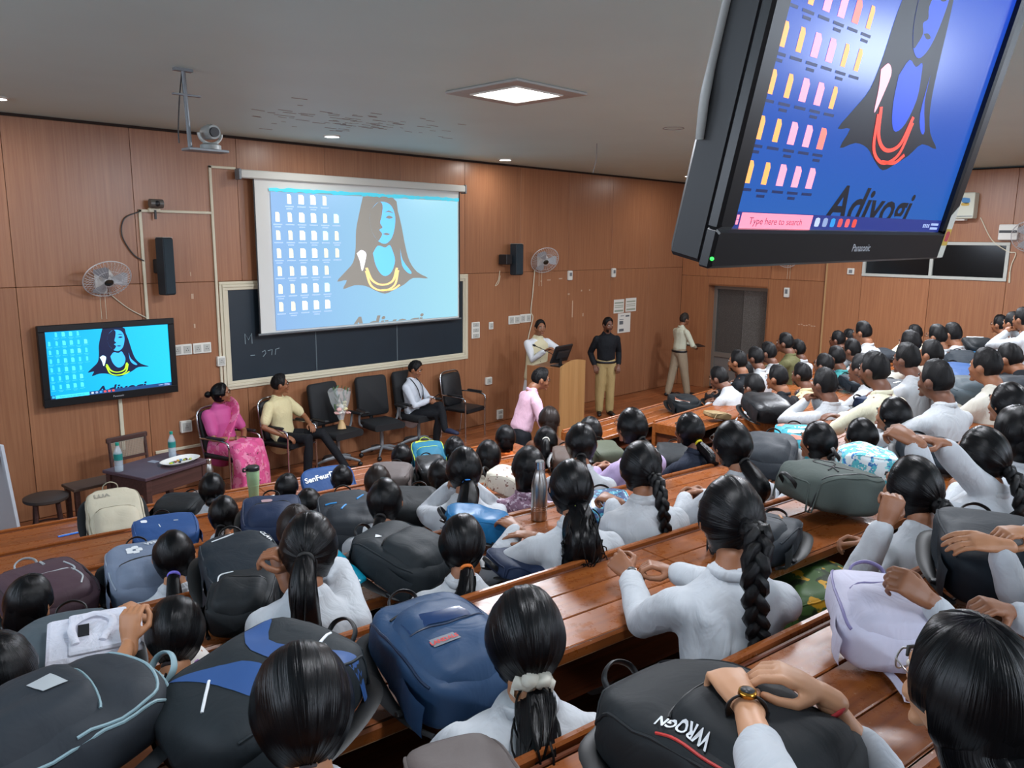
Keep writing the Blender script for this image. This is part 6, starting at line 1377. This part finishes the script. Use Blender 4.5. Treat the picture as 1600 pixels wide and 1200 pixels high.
    if side:
        for s in (-1, 1):
            g = G(); Vs = []
            for j in range(7):
                for i in range(6): v = -.42 + .42 * j / 6; a = .15 + .75 * i / 5; hw = w_ / 2 + .008 * math.sin(j * .9) + .006; Vs.append((s * hw * (1 - .02 * (i == 0 or i == 5)), v * l, d * a * .8))
            g.add(Vs, [(j * 6 + i, j * 6 + i + 1, j * 6 + 7 + i, j * 6 + 6 + i) for j in range(6) for i in range(5)]); g.build('side_pocket', col, t, 3.2)
    for e in (extras or []):
        k = e[0]
        if k == 'text':
            _, tx, size, cx, cy, rot, m = e[:7]; V, F = text_mesh(tx, size, 0, size * .03); xs = [p[0] for p in V]; mx = (min(xs) + max(xs)) / 2; c, s = math.cos(math.radians(rot)), math.sin(math.radians(rot))
            G().add(project(tree, [(cx + c * (p[0] - mx) - s * p[1], cy + s * (p[0] - mx) + c * p[1]) for p in V], .0042), F).build('lettering', m, t)
        elif k == 'poly':
            _, pts, m, nm = e[:4]; z = .0012 if len(e) < 5 else e[4]; bm = bmesh.new(); vs = [bm.verts.new((a, b, 0)) for a, b in pts]; bm.faces.new(vs); bmesh.ops.triangulate(bm, faces=bm.faces[:])
            bmesh.ops.subdivide_edges(bm, edges=bm.edges[:], cuts=3, use_grid_fill=True); bm.verts.index_update(); vv = project(tree, [(v.co.x, v.co.y) for v in bm.verts], z); ff = [tuple(v.index for v in f.verts) for f in bm.faces]; bm.free(); G().add(vv, ff).build(nm, m, t, 3.2)
        elif k == 'line':
            _, pts, r_, m, nm = e; G().tube(project(tree, [tuple(p) for p in bez([(a, b) for a, b in pts], 6)], .001), r_, 6).build(nm, m, t, 1)
    return t
def deskpos(px_, row, dz=.06, right=False): z = (rrow if right else lrow)(row)[1]; p = onz(px_[0], px_[1], z + dz); return np.array([p[0], p[1], z + .003])
rowL = 90 + math.degrees(AL); rowR = 90 + math.degrees(AR)
BK = dict(black=bagcol('black', '#1b1f22'), black2=bagcol('black_soft', '#20262a'), ink=bagcol('ink', '#1a232b'), navy=bagcol('navy', '#27405f', .5), dnavy=bagcol('dark_navy', '#1c2a45'), blue=bagcol('blue', '#2a4a7c'), grey=bagcol('grey', '#6b747c'), greyblue=bagcol('grey_blue', '#707c90'), maroon=bagcol('maroon', '#4b3840'), cream=bagcol('cream', '#b9b19c'), char=bagcol('charcoal', '#2b3036'), heather=bagcol('heather', '#4c5450', .85), teal=bagcol('teal', '#1f6078'), azure=bagcol('azure', '#1f6a9c', .4), lav=bagcol('lavender', '#c9c5d6', .7, .4), tan=bagcol('tan', '#8f7a58'), taupe=bagcol('taupe', '#5c5452'), denim=bagcol('denim', '#2f4f80'), steelg=bagcol('steel_grey', '#4c565c'), leather=mat('bag_leather', '#16171a', .42, bump=.25, bscale=40), aqua=bagcol('aqua', '#3a97a6'))
white_ = mat('print_white', '#d9dde0', .5); red_ = mat('print_red', '#c23a36', .5); skyb = mat('print_sky', '#3a95d8', .5); pale = mat('piping_pale', '#7f9aa2', .5); silver = mat('print_silver', '#a8adb0', .4)
B = []
def LB(label, px_, row, w_, l, d, col, az=0, dz=None, **k):
    tl = k.setdefault('tilt', 16 if row < 4 else 11); P = deskpos(px_, row, d * .6 + .04 if dz is None else dz); P[2] += l / 2 * math.sin(math.radians(tl)); return bag(label, P, rowL + az, w_, l, d, BK[col] if isinstance(col, str) else col, seed=len(label) * .37 + px_[0] * .01, **k)
def RB(label, px_, row, w_, l, d, col, az=0, dz=None, **k):
    tl = k.setdefault('tilt', 11); P = deskpos(px_, row, d * .6 + .04 if dz is None else dz, True); P[2] += l / 2 * math.sin(math.radians(tl)); return bag(label, P, rowR + az, w_, l, d, BK[col] if isinstance(col, str) else col, seed=len(label) * .31 + px_[0] * .01, **k)
gloss = mat('navy_gloss', '#1d3358', .15)
LB('big navy backpack with a glossy band and a small red-lettered patch', (688, 1010), 4, .33, .47, .16, 'navy', az=-2, trim=mat('piping_navy', '#16263f', .4), pocket=.30, extras=[('poly', [(-.115, -.005), (.115, -.005), (.115, .045), (-.115, .045)], gloss, 'glossy_band', .003), ('line', [(-.115, -.01), (0, -.012), (.115, -.01)], .003, mat('piping_navy', '#16263f', .4), 'band_seam'), ('poly', [(-.085, -.085), (-.005, -.085), (-.014, -.055), (-.085, -.055)], mat('patch_grey', '#6f737b', .5), 'patch', .003), ('text', 'LANDALS', .019, -.048, -.077, 0, red_)])
LB('black backpack with two blue swooping panels and silver strips', (425, 1075), 4, .36, .50, .20, 'black2', az=-72, pocket=False, extras=[('poly', blob([(-.16, .08), (-.05, .02), (.10, .05), (.17, .14), (.15, .17), (.05, .10), (-.06, .08), (-.15, .16)], 3), mat('panel_blue', '#264a80', .55), 'blue_panel', .002), ('poly', blob([(-.15, -.15), (-.03, -.02), (.10, .0), (.17, -.02), (.12, -.08), (-.02, -.10)], 3), mat('panel_blue', '#264a80', .55), 'blue_panel', .002), ('line', [(.06, .14), (.03, .20)], .004, white_, 'silver_strip'), ('line', [(-.05, -.10), (.02, -.17)], .004, white_, 'silver_strip')])
LB('round-panelled dark backpack with pale teal piping in the lower left corner', (105, 1132), 4, .33, .48, .20, 'char', az=-78, pocket=.2, trim=pale, zipcol=pale, exps=(.6, .7), extras=[('poly', [(-.03, -.02), (.03, -.005), (.03, .045), (-.03, .03)], silver, 'diamond_badge', .003), ('line', [(-.13, .17), (0, .215), (.13, .17), (.15, 0)], .004, pale, 'piping_loop')])
LB('large black backpack with white brand lettering and a red zip under two hands', (1128, 1138), 5, .34, .50, .18, 'black', az=4, tilt=4, pocket=.16, extras=[('text', 'WROGN', .028, -.118, .01, 90, white_), ('line', [(-.15, .05), (-.147, -.04), (-.14, -.16)], .003, red_, 'red_zip'), ('poly', [(.10, -.12), (.15, -.12), (.15, -.09), (.10, -.09)], silver, 'badge', .003)])
LB('dark blue-black backpack with an orange zip puller on the desk right of the braided woman', (1188, 822), 4, .30, .42, .12, 'char', az=-72, tilt=4, pocket=.1, extras=[('line', [(.06, .10), (.03, .16)], .005, mat('puller_orange', '#c9936a', .4), 'zip_puller')])
LB('thick grey heather backpack with a looped emblem lying across the desk', (1288, 775), 4, .34, .46, .20, 'heather', az=72, dz=.10, straps=False, pocket=False, exps=(.35, .42), side=False, extras=[('line', [(-.02, .02), (.06, .06), (.10, .0), (.05, -.05), (-.02, .02), (-.09, .05)], .004, M_black, 'emblem'), ('line', [(-.02, .02), (-.09, -.03)], .004, M_black, 'emblem'), ('line', [(-.02, .02), (-.06, .08)], .004, M_black, 'emblem'), ('line', [(-.13, .2), (-.13, 0), (-.12, -.2)], .003, M_black, 'seam')])
LB('lavender backpack with a hanging strap and tag on the nearest desk', (1378, 950), 5, .25, .36, .13, 'lav', az=-48, straps=False, pocket=.12, trim=mat('piping_lilac', '#7f78a0', .5), zipcol=mat('piping_lilac', '#7f78a0', .5))
LB('black bag under the folded hands at the right edge', (1545, 875), 5, .30, .44, .17, 'ink', az=-55, dz=.10, pocket=False)
LB('navy shoulder bag showing at the right edge above the folded hands', (1590, 800), 4, .30, .36, .15, 'dnavy', az=-30, pocket=True)
LB('dark bag under the clasped hands of the woman with the side braid', (1450, 720), 4, .30, .40, .12, 'ink', az=-45, dz=.05, pocket=True)
LB('aqua bag printed with white and blue petals', (1350, 715), 4, .30, .30, .17, pattern('bag_petals', '#4fb2bf', [('#d8e2e4', 30, .48), ('#2f6fae', 36, .60), ('#8fd6d8', 24, .64)], rough=.6), az=40, pocket=False, kind='tote_bag')
LB('turquoise and coral backpack with white lettering', (1245, 690), 3, .30, .42, .14, 'aqua', az=-50, pocket=.1, extras=[('poly', [(-.13, .10), (-.10, .19), (.05, .20), (.05, .17), (-.07, .15), (-.10, .08)], mat('panel_coral', '#d8745e', .55), 'coral_panel', .002), ('text', 'Ugeti', .05, .04, .08, 0, white_), ('poly', [(-.10, -.16), (.10, -.10), (.10, -.07), (-.10, -.11)], mat('panel_coral', '#d8745e', .55), 'coral_panel', .003), ('poly', [(-.08, -.08), (.10, -.04), (.10, .0), (-.07, -.03)], white_, 'white_panel', .003)])
LB('large charcoal backpack right of the woman in round spectacles', (1202, 712), 3, .33, .50, .17, 'char', az=-60, pocket=.15)
LB('small black bag between the braided woman and the dark jacket', (1052, 718), 2, .26, .36, .14, 'black', az=-50, dz=.1, pocket=False)
LB('blue patterned bag under the outstretched hand', (948, 790), 3, .26, .30, .10, pattern('bag_blue_print', '#1f3f6e', [('#4a9ab0', 30, .55), ('#b8d4d8', 34, .66)], rough=.4), az=-30, pocket=False, kind='pouch_bag')
LB('dark blue bag under the elbows of the wavy-haired woman', (812, 885), 3, .28, .30, .10, 'dnavy', az=80, pocket=False)
LB('bright azure bag right beyond the orange hair band', (742, 815), 3, .22, .34, .13, 'azure', az=60, pocket=False, dz=.12)
LB('black backpack with a small white triangle emblem', (622, 868), 3, .34, .42, .16, 'black2', az=24, pocket=.16, extras=[('poly', [(-.09, .095), (-.06, .115), (-.062, .08)], white_, 'triangle_emblem', .003)])
LB('black backpack with four light blue strips', (545, 815), 2, .33, .52, .18, 'char', az=-18, pocket=.05, extras=[('line', [(-.12, .05), (-.06, .055)], .005, skyb, 'blue_strip'), ('line', [(-.05, -.06), (-.02, -.01)], .005, skyb, 'blue_strip'), ('line', [(.05, .08), (.09, .12)], .005, skyb, 'blue_strip'), ('line', [(.10, .04), (.15, .02)], .005, skyb, 'blue_strip'), ('poly', blob([(.04, -.24), (.12, -.21), (.12, -.18), (.04, -.21)], 3), white_, 'pale_badge', .004)])
LB('navy backpack with a small pink oval badge', (425, 808), 2, .32, .40, .15, 'dnavy', az=-20, pocket=.1, extras=[('poly', blob([(-.05, .06), (.0, .06), (.0, .085), (-.05, .085)], 3), mat('badge_pink', '#a88a8e', .5), 'oval_badge', .003)])
LB('dark teal backpack with a white strip and white lettering', (375, 888), 3, .30, .44, .17, 'ink', az=-8, pocket=False, extras=[('line', [(-.09, .13), (.0, .16)], .003, white_, 'white_strip'), ('text', 'CLAW', .028, .115, .10, -65, white_), ('line', [(-.12, -.18), (-.10, -.12), (-.05, -.11)], .003, white_, 'white_cord')])
LB('black bag beside the bare forearm of the ponytailed woman', (385, 965), 3, .24, .34, .14, 'black', az=-30, pocket=True, dz=.03)
LB('grey-blue backpack with a white flower print and white lettering', (225, 893), 2, .32, .42, .17, 'greyblue', az=-4, trim=mat('piping_grey', '#8c98a8', .5), pocket=-.02, pocket_col=None, extras=[('text', 'VERTEX', .035, .085, .13, 18, white_), ('text', 'bag', .022, .10, .105, 18, white_)] + [('poly', blob([(-.03 + .022 * math.cos(a) - .012, .09 + .022 * math.sin(a) - .012), (-.03 + .022 * math.cos(a) + .012, .09 + .022 * math.sin(a) - .012), (-.03 + .022 * math.cos(a) + .012, .09 + .022 * math.sin(a) + .012), (-.03 + .022 * math.cos(a) - .012, .09 + .022 * math.sin(a) + .012)], 3), white_, 'petal', .002) for a in np.linspace(0, 6.28, 6)[:5]] + [('text', 'style', .035, .09, -.12, 22, white_)])
LB('maroon briefcase bag with curved zips behind the bobbed woman', (70, 925), 2, .36, .42, .13, 'maroon', az=14, pocket=.1, zipcol=silver, trim=mat('piping_maroon', '#33252c', .5), extras=[('line', [(.10, -.02), (.13, .04), (.11, .10)], .004, silver, 'curved_zip'), ('line', [(.09, -.12), (.12, -.06), (.10, .0)], .004, silver, 'curved_zip'), ('line', [(.04, .13), (.045, .18)], .006, silver, 'zip_tab')])
LB('cream backpack with a red line of print on the front desk', (180, 826), 0, .34, .46, .19, 'cream', az=-4, dz=.14, tilt=42, pocket=.10, trim=mat('piping_cream', '#8f8874', .6), zipcol=mat('piping_cream', '#8f8874', .6), extras=[('line', [(.02, -.17), (.10, -.165)], .004, mat('print_rust', '#b0603c', .5), 'red_print'), ('text', 'LUA', .05, -.06, .13, 0, mat('print_grey', '#8c887c', .6))])
LB('blue laptop bag with a round white badge', (258, 832), 1, .36, .30, .12, 'blue', az=-6, dz=.10, tilt=20, pocket=False, straps=False, kind='laptop_bag', extras=[('poly', blob([(-.125, .05), (-.095, .05), (-.095, .08), (-.125, .08)], 4), white_, 'round_badge', .002), ('line', [(-.03, -.02), (-.035, .01)], .003, white_, 'small_mark'), ('line', [(.05, .03), (.075, .025)], .003, white_, 'small_mark')])
LB('black bag left of the round bun on the front desk', (283, 790), 0, .30, .36, .16, 'black', az=-40, dz=.12, tilt=10, pocket=False)
o = LB('slate-grey backpack holding a folded white shirt', (112, 1030), 3, .34, .44, .17, 'steelg', az=-10, pocket=False, exps=(.5, .6))
LB('blue flat bag with white block lettering on the front desk', (512, 754), 0, .44, .28, .06, 'blue', az=-6, dz=.12, tilt=50, pocket=False, straps=False, handle=False, side=False, kind='tote_bag', extras=[('text', 'SenFeurD', .062, -.065, .02, 8, white_)])
LB('teal backpack with yellow-green top on the front desk', (668, 717), 0, .30, .38, .17, 'teal', az=-20, dz=.14, tilt=28, pocket=.1, trim=mat('piping_lime', '#a8bc3a', .5), zipcol=mat('piping_lime', '#a8bc3a', .5), extras=[('poly', [(-.10, .12), (.02, .15), (.02, .18), (-.09, .16)], mat('piping_lime', '#a8bc3a', .5), 'lime_panel', .003)])
LB('dark brown bag left of the low bun', (612, 748), 1, .30, .38, .17, 'taupe', az=-40, dz=.10, pocket=False, tilt=10)
LB('black quilted bag beside the small student', (672, 735), 1, .22, .34, .18, 'leather', az=-20, dz=.12, pocket=False, tilt=14)
LB('black bag under the stretched hands of the woman with the blue tie', (645, 785), 2, .30, .34, .13, 'black', az=-45, pocket=False)
LB('cream bag printed with small brown flowers', (790, 758), 2, .26, .30, .14, P_floral, az=40, pocket=False, straps=False, kind='tote_bag', dz=.08)
LB('olive bag between the student in olive and the woman in spectacles', (945, 706), 2, .22, .30, .12, bagcol('olive', '#4d5242'), az=-20, dz=.10, pocket=False)
LB('brown handbag behind the red top', (884, 712), 2, .20, .30, .13, bagcol('brown', '#4a3a32'), az=-40, dz=.12, pocket=False)
LB('taupe bag at the bottom edge behind the white scrunchie', (722, 1222), 5, .20, .22, .09, 'taupe', az=-10, pocket=False, dz=.05, tilt=2, straps=False, handle=False)
# right block
RB('black backpack with a brown book on it at the end of the first right desk', (1068, 628), 0, .34, .46, .15, 'black', az=-40, pocket=True)
RB('smooth black duffel bag on the first right desk', (1128, 618), 0, .46, .30, .15, 'leather', az=-18, pocket=False, kind='duffel_bag')
RB('denim blue bag beside the leaning young man', (1150, 630), 0, .34, .34, .15, 'denim', az=-30, pocket=False, dz=-.05)
RB('large black leather bag on the third right desk', (1195, 642), 2, .36, .48, .20, 'leather', az=-38, dz=.10, pocket=False, exps=(.5, .6))
RB('tan pouch on the second right desk', (1120, 646), 1, .16, .30, .07, 'tan', az=60, pocket=False, straps=False, handle=False, side=False, kind='pouch')
RB('blue bag holding a teal bottle in the second right row', (1318, 598), 1, .30, .42, .15, 'denim', az=-40, dz=.06, pocket=False)
RB('dark bag before the man in ivory', (1335, 612), 2, .30, .40, .13, 'ink', az=-40, pocket=False, dz=.0)
RB('grey-green bag with a buckle in front of the shaved sides', (1412, 592), 2, .30, .40, .16, bagcol('greygreen', '#444a46'), az=-50, dz=.12, pocket=True)
RB('charcoal bag with small white print before the crossed forearms', (1400, 612), 3, .34, .46, .16, 'char', az=-60, dz=.12, pocket=False, extras=[('text', 'sport', .04, .0, .0, 40, white_)])
RB('dark bag by the open hand in the upper row', (1378, 555), 2, .30, .40, .14, 'char', az=-40, dz=.10, pocket=False)
RB('long dark blue bag between the forelock and the off-white shirt', (1500, 567), 3, .34, .60, .17, 'ink', az=-70, dz=.12, pocket=False)
RB('blue striped bag under the long dark blue bag', (1500, 592), 3, .30, .56, .12, 'denim', az=-60, dz=.05, pocket=False)
RB('grey bag with a white badge behind the crossed forearms', (1505, 618), 4, .34, .46, .16, 'steelg', az=-50, dz=.08, pocket=True)
RB('black backpack with a white strip by the wall', (1528, 535), 3, .34, .46, .20, 'black', az=-60, dz=.22, tilt=15, pocket=True, extras=[('line', [(-.1, .15), (.1, .18)], .012, white_, 'white_strip')])
RB('bright blue cloth bag below the black backpack by the wall', (1518, 553), 3, .22, .34, .10, 'azure', az=-60, dz=.12, pocket=False)
RB('dark bag at the right edge before the off-white shirt', (1578, 610), 4, .34, .44, .17, 'char', az=-50, dz=.12, pocket=True)
RB('navy cushion-like bag under the elbow of the white shirt', (1362, 645), 3, .24, .30, .14, 'dnavy', az=-20, dz=.04, pocket=False)
# ------------------------------------------------------------------ small things on the desks
p = deskpos((130, 1030), 3, .19); t = thing('folded_shirt', 'folded white shirt with a black collar label on the slate-grey backpack', 'shirt', (p[0] + .04, p[1] + .0, p[2] + .238), 0, None, (math.radians(14), 0, math.radians(rowL - 100)))
me_ = fabric('folded_white', '#d2d2dc', .8, .6, 20)
g = G(); g.box((0, 0, .012), (.26, .20, .024), .01); g.build('folded_body', me_, t, .6); G().box((.01, .0, .030), (.16, .18, .016), .006).build('folded_front', me_, t, .6)
G().tube(bez([(-.05, -.06, .045), (-.06, .02, .05), (0, .06, .05), (.05, .02, .048), (.02, -.06, .044)], 5), [(.005, .011)] * 21, 8, True, UP).build('collar', me_, t, 1); G().box((-.03, .0, .042), (.03, .05, .004)).build('neck_label', M_black, t)
# white sheets / cloths
for (px_, k, sx, sy, lb) in (((14, 1045), 3, .12, .20, 'white paper sheet at the left edge on the fourth desk'),):
    p = deskpos(px_, k, 0); tag(G().box((0, 0, .002), (sx, sy, .003)).build('paper_sheet', M_paper, None, None, (p[0], p[1], p[2] + .0), (0, 0, .3)), lb, 'paper')
# steel bottle
p = deskpos((843, 832), 3, 0); p = onz(842, 812, lrow(3)[1]); t = thing('steel_bottle', 'tall brushed steel water bottle standing on the desk', 'bottle', (p[0], p[1], lrow(3)[1])); t.scale = (1.15,) * 3
G().lathe([(.030, 0), (.036, .004), (.037, .02), (.037, .155), (.034, .18), (.024, .22), (.019, .235), (.019, .242)], 28).build('body', M_steel, t, .7); G().lathe([(.0215, .242), (.0215, .275), (.018, .28)], 24).build('cap', M_chrome, t, .6)
for z in (.05, .058, .066): G().lathe([(.0375, z), (.0375, z + .003)], 28).build('ring', M_chrome, t, .6)
# green tumbler, steel flask, earphone case
p = onz(397, 779, lrow(0)[1]); t = thing('tumbler', 'sage green tumbler with a black lid on the front desk', 'tumbler', (p[0], p[1], lrow(0)[1])); mg = mat('sage', '#8fae86', .45)
G().lathe([(.034, 0), (.038, .006), (.042, .11), (.046, .12), (.050, .20), (.051, .235)], 28).build('body', mg, t, .6); G().lathe([(.053, .235), (.053, .262), (.046, .268)], 28).build('lid', M_black, t, .6); G().tube(bez([(-.05, 0, .255), (-.075, 0, .26), (-.08, 0, .24), (-.06, 0, .235)], 4), .008, 8).build('lid_tab', M_black, t, 1); G().lathe([(.0435, .108), (.0465, .112), (.0465, .118)], 28).build('ring', mg, t, .6)
p = onz(337, 765, lrow(0)[1]); t = thing('steel_flask', 'small steel flask standing left of the pink saree', 'bottle', (p[0], p[1] + .1, lrow(0)[1])); G().lathe([(.032, 0), (.035, .006), (.035, .14), (.022, .19), (.018, .20)], 24).build('body', M_steel, t, .7); G().lathe([(.021, .20), (.021, .235), (.017, .24)], 20).build('cap', M_chrome, t, .6)
p = onz(427, 779, lrow(0)[1]); t = thing('earphone_case', 'small white earphone case beside the green tumbler', 'case', (p[0], p[1], lrow(0)[1])); G().box((0, 0, .013), (.07, .05, .026), .012).build('shell', M_white, t, 1); G().box((0, -.0255, .016), (.066, .002, .002)).build('lid_seam', M_grey, t)
p = onz(116, 834, lrow(0)[1]); t = thing('ruler', 'bright blue ruler on the front desk left of the cream backpack', 'ruler', (p[0], p[1], lrow(0)[1] + .002), math.radians(rowL - 85)); G().box((0, 0, .002), (.20, .03, .004)).build('blade', mat('ruler_blue', '#2f72d8', .3), t); G().box((0, .011, .0045), (.19, .004, .001)).build('scale', M_white, t)
# teal see-through bottle lying between the bags
p = deskpos((565, 905), 3, .1); t = thing('sports_bottle', 'shiny teal plastic bottle leaning beside the ponytailed woman', 'bottle', (p[0], p[1], lrow(3)[1] + .075), 0, None, (math.radians(58), 0, math.radians(rowL - 90 + 205)))
G().lathe([(.026, 0), (.034, .008), (.036, .07), (.030, .10), (.036, .13), (.036, .19), (.022, .225), (.018, .23)], 24).build('body', mat('teal_plastic', '#0c8ca8', .1, spec=.8, coat=.6), t, .9); G().lathe([(.022, .23), (.022, .265), (.014, .27)], 20).build('cap', mat('teal_cap', '#0a6c86', .3), t, .6)
p = onz(1322, 590, rrow(2)[1]); p = onz(1323, 578, rrow(1)[1] + .2); bottle('teal-tinted bottle standing in the blue bag of the right block', p[0], p[1], rrow(1)[1] + .12, .26, .036)
# book on the black bag
p = onz(1066, 625, rrow(0)[1] + .17); t = thing('notebook', 'brown notebook lying on the black backpack at the front', 'book', (p[0], p[1], rrow(0)[1] + .18), .5, None, (.12, 0, .6)); G().box((0, 0, .006), (.24, .17, .004), .001).build('cover', mat('book_brown', '#8a4f3a', .5), t); G().box((0, 0, -.002), (.235, .165, .012)).build('pages', M_paper, t)
# white pocket tissues and cables under the ponytail
p = deskpos((328, 935), 3, 0); t = thing('white_cloth', 'crumpled white cloth beside the dark teal backpack', 'cloth', (p[0], p[1], p[2]), .3); g = G(); g.ell((0, 0, .02), (.07, .045, .022), 14, 10); g.v = [(a + .006 * math.sin(b * 90), b, max(0, c + .008 * math.sin(a * 110))) for a, b, c in g.v]; g.build('fold', me_, t, 1); G().tube(bez([(.05, 0, .03), (.09, .02, .05), (.12, .0, .03), (.16, .02, .01)], 5), .004, 6).build('cord', M_white, t, 1)
# green flowered cloth bag on the bench
P_green = pattern('bag_green_flowers', '#3d5a2c', [('#20301a', 9, .56), ('#c9961f', 15, .60), ('#c8d0b0', 55, .70)], rough=.5)
p = onz(1272, 925, lrow(4)[1] - .15); bag('green cloth bag with yellow flowers on the bench behind the long braid', (p[0], p[1], lrow(4)[1] - .75 + .447), rowL + 60, .36, .42, .24, P_green, pocket=False, straps=False, side=False, kind='cloth_bag', name='cloth_bag', seed=4.4, tilt=0)
# strap and tag of the lavender bag
z5 = lrow(5)[1]; pts = [onz(a, b, z5 + .012) for a, b in ((1345, 1000), (1365, 1030), (1395, 1058), (1415, 1085))]; t = thing('bag_strap', 'lavender webbing strap with a small tag trailing over the desk', 'strap', tuple(pts[0])); o_ = np.array(pts[0]); G().tube(bez([np.array(q) - o_ for q in pts], 6), [(.002, .013)] * 19, 6, True, UP).build('webbing', BK['lav'], t, 1); q = np.array(pts[-1]) - o_; G().box((q[0], q[1] - .02, q[2] - .003), (.035, .05, .003), 0, .5).build('tag', mat('tag_white', '#d4ccd8', .6), t)
bpy.data.scenes.remove(SCR)
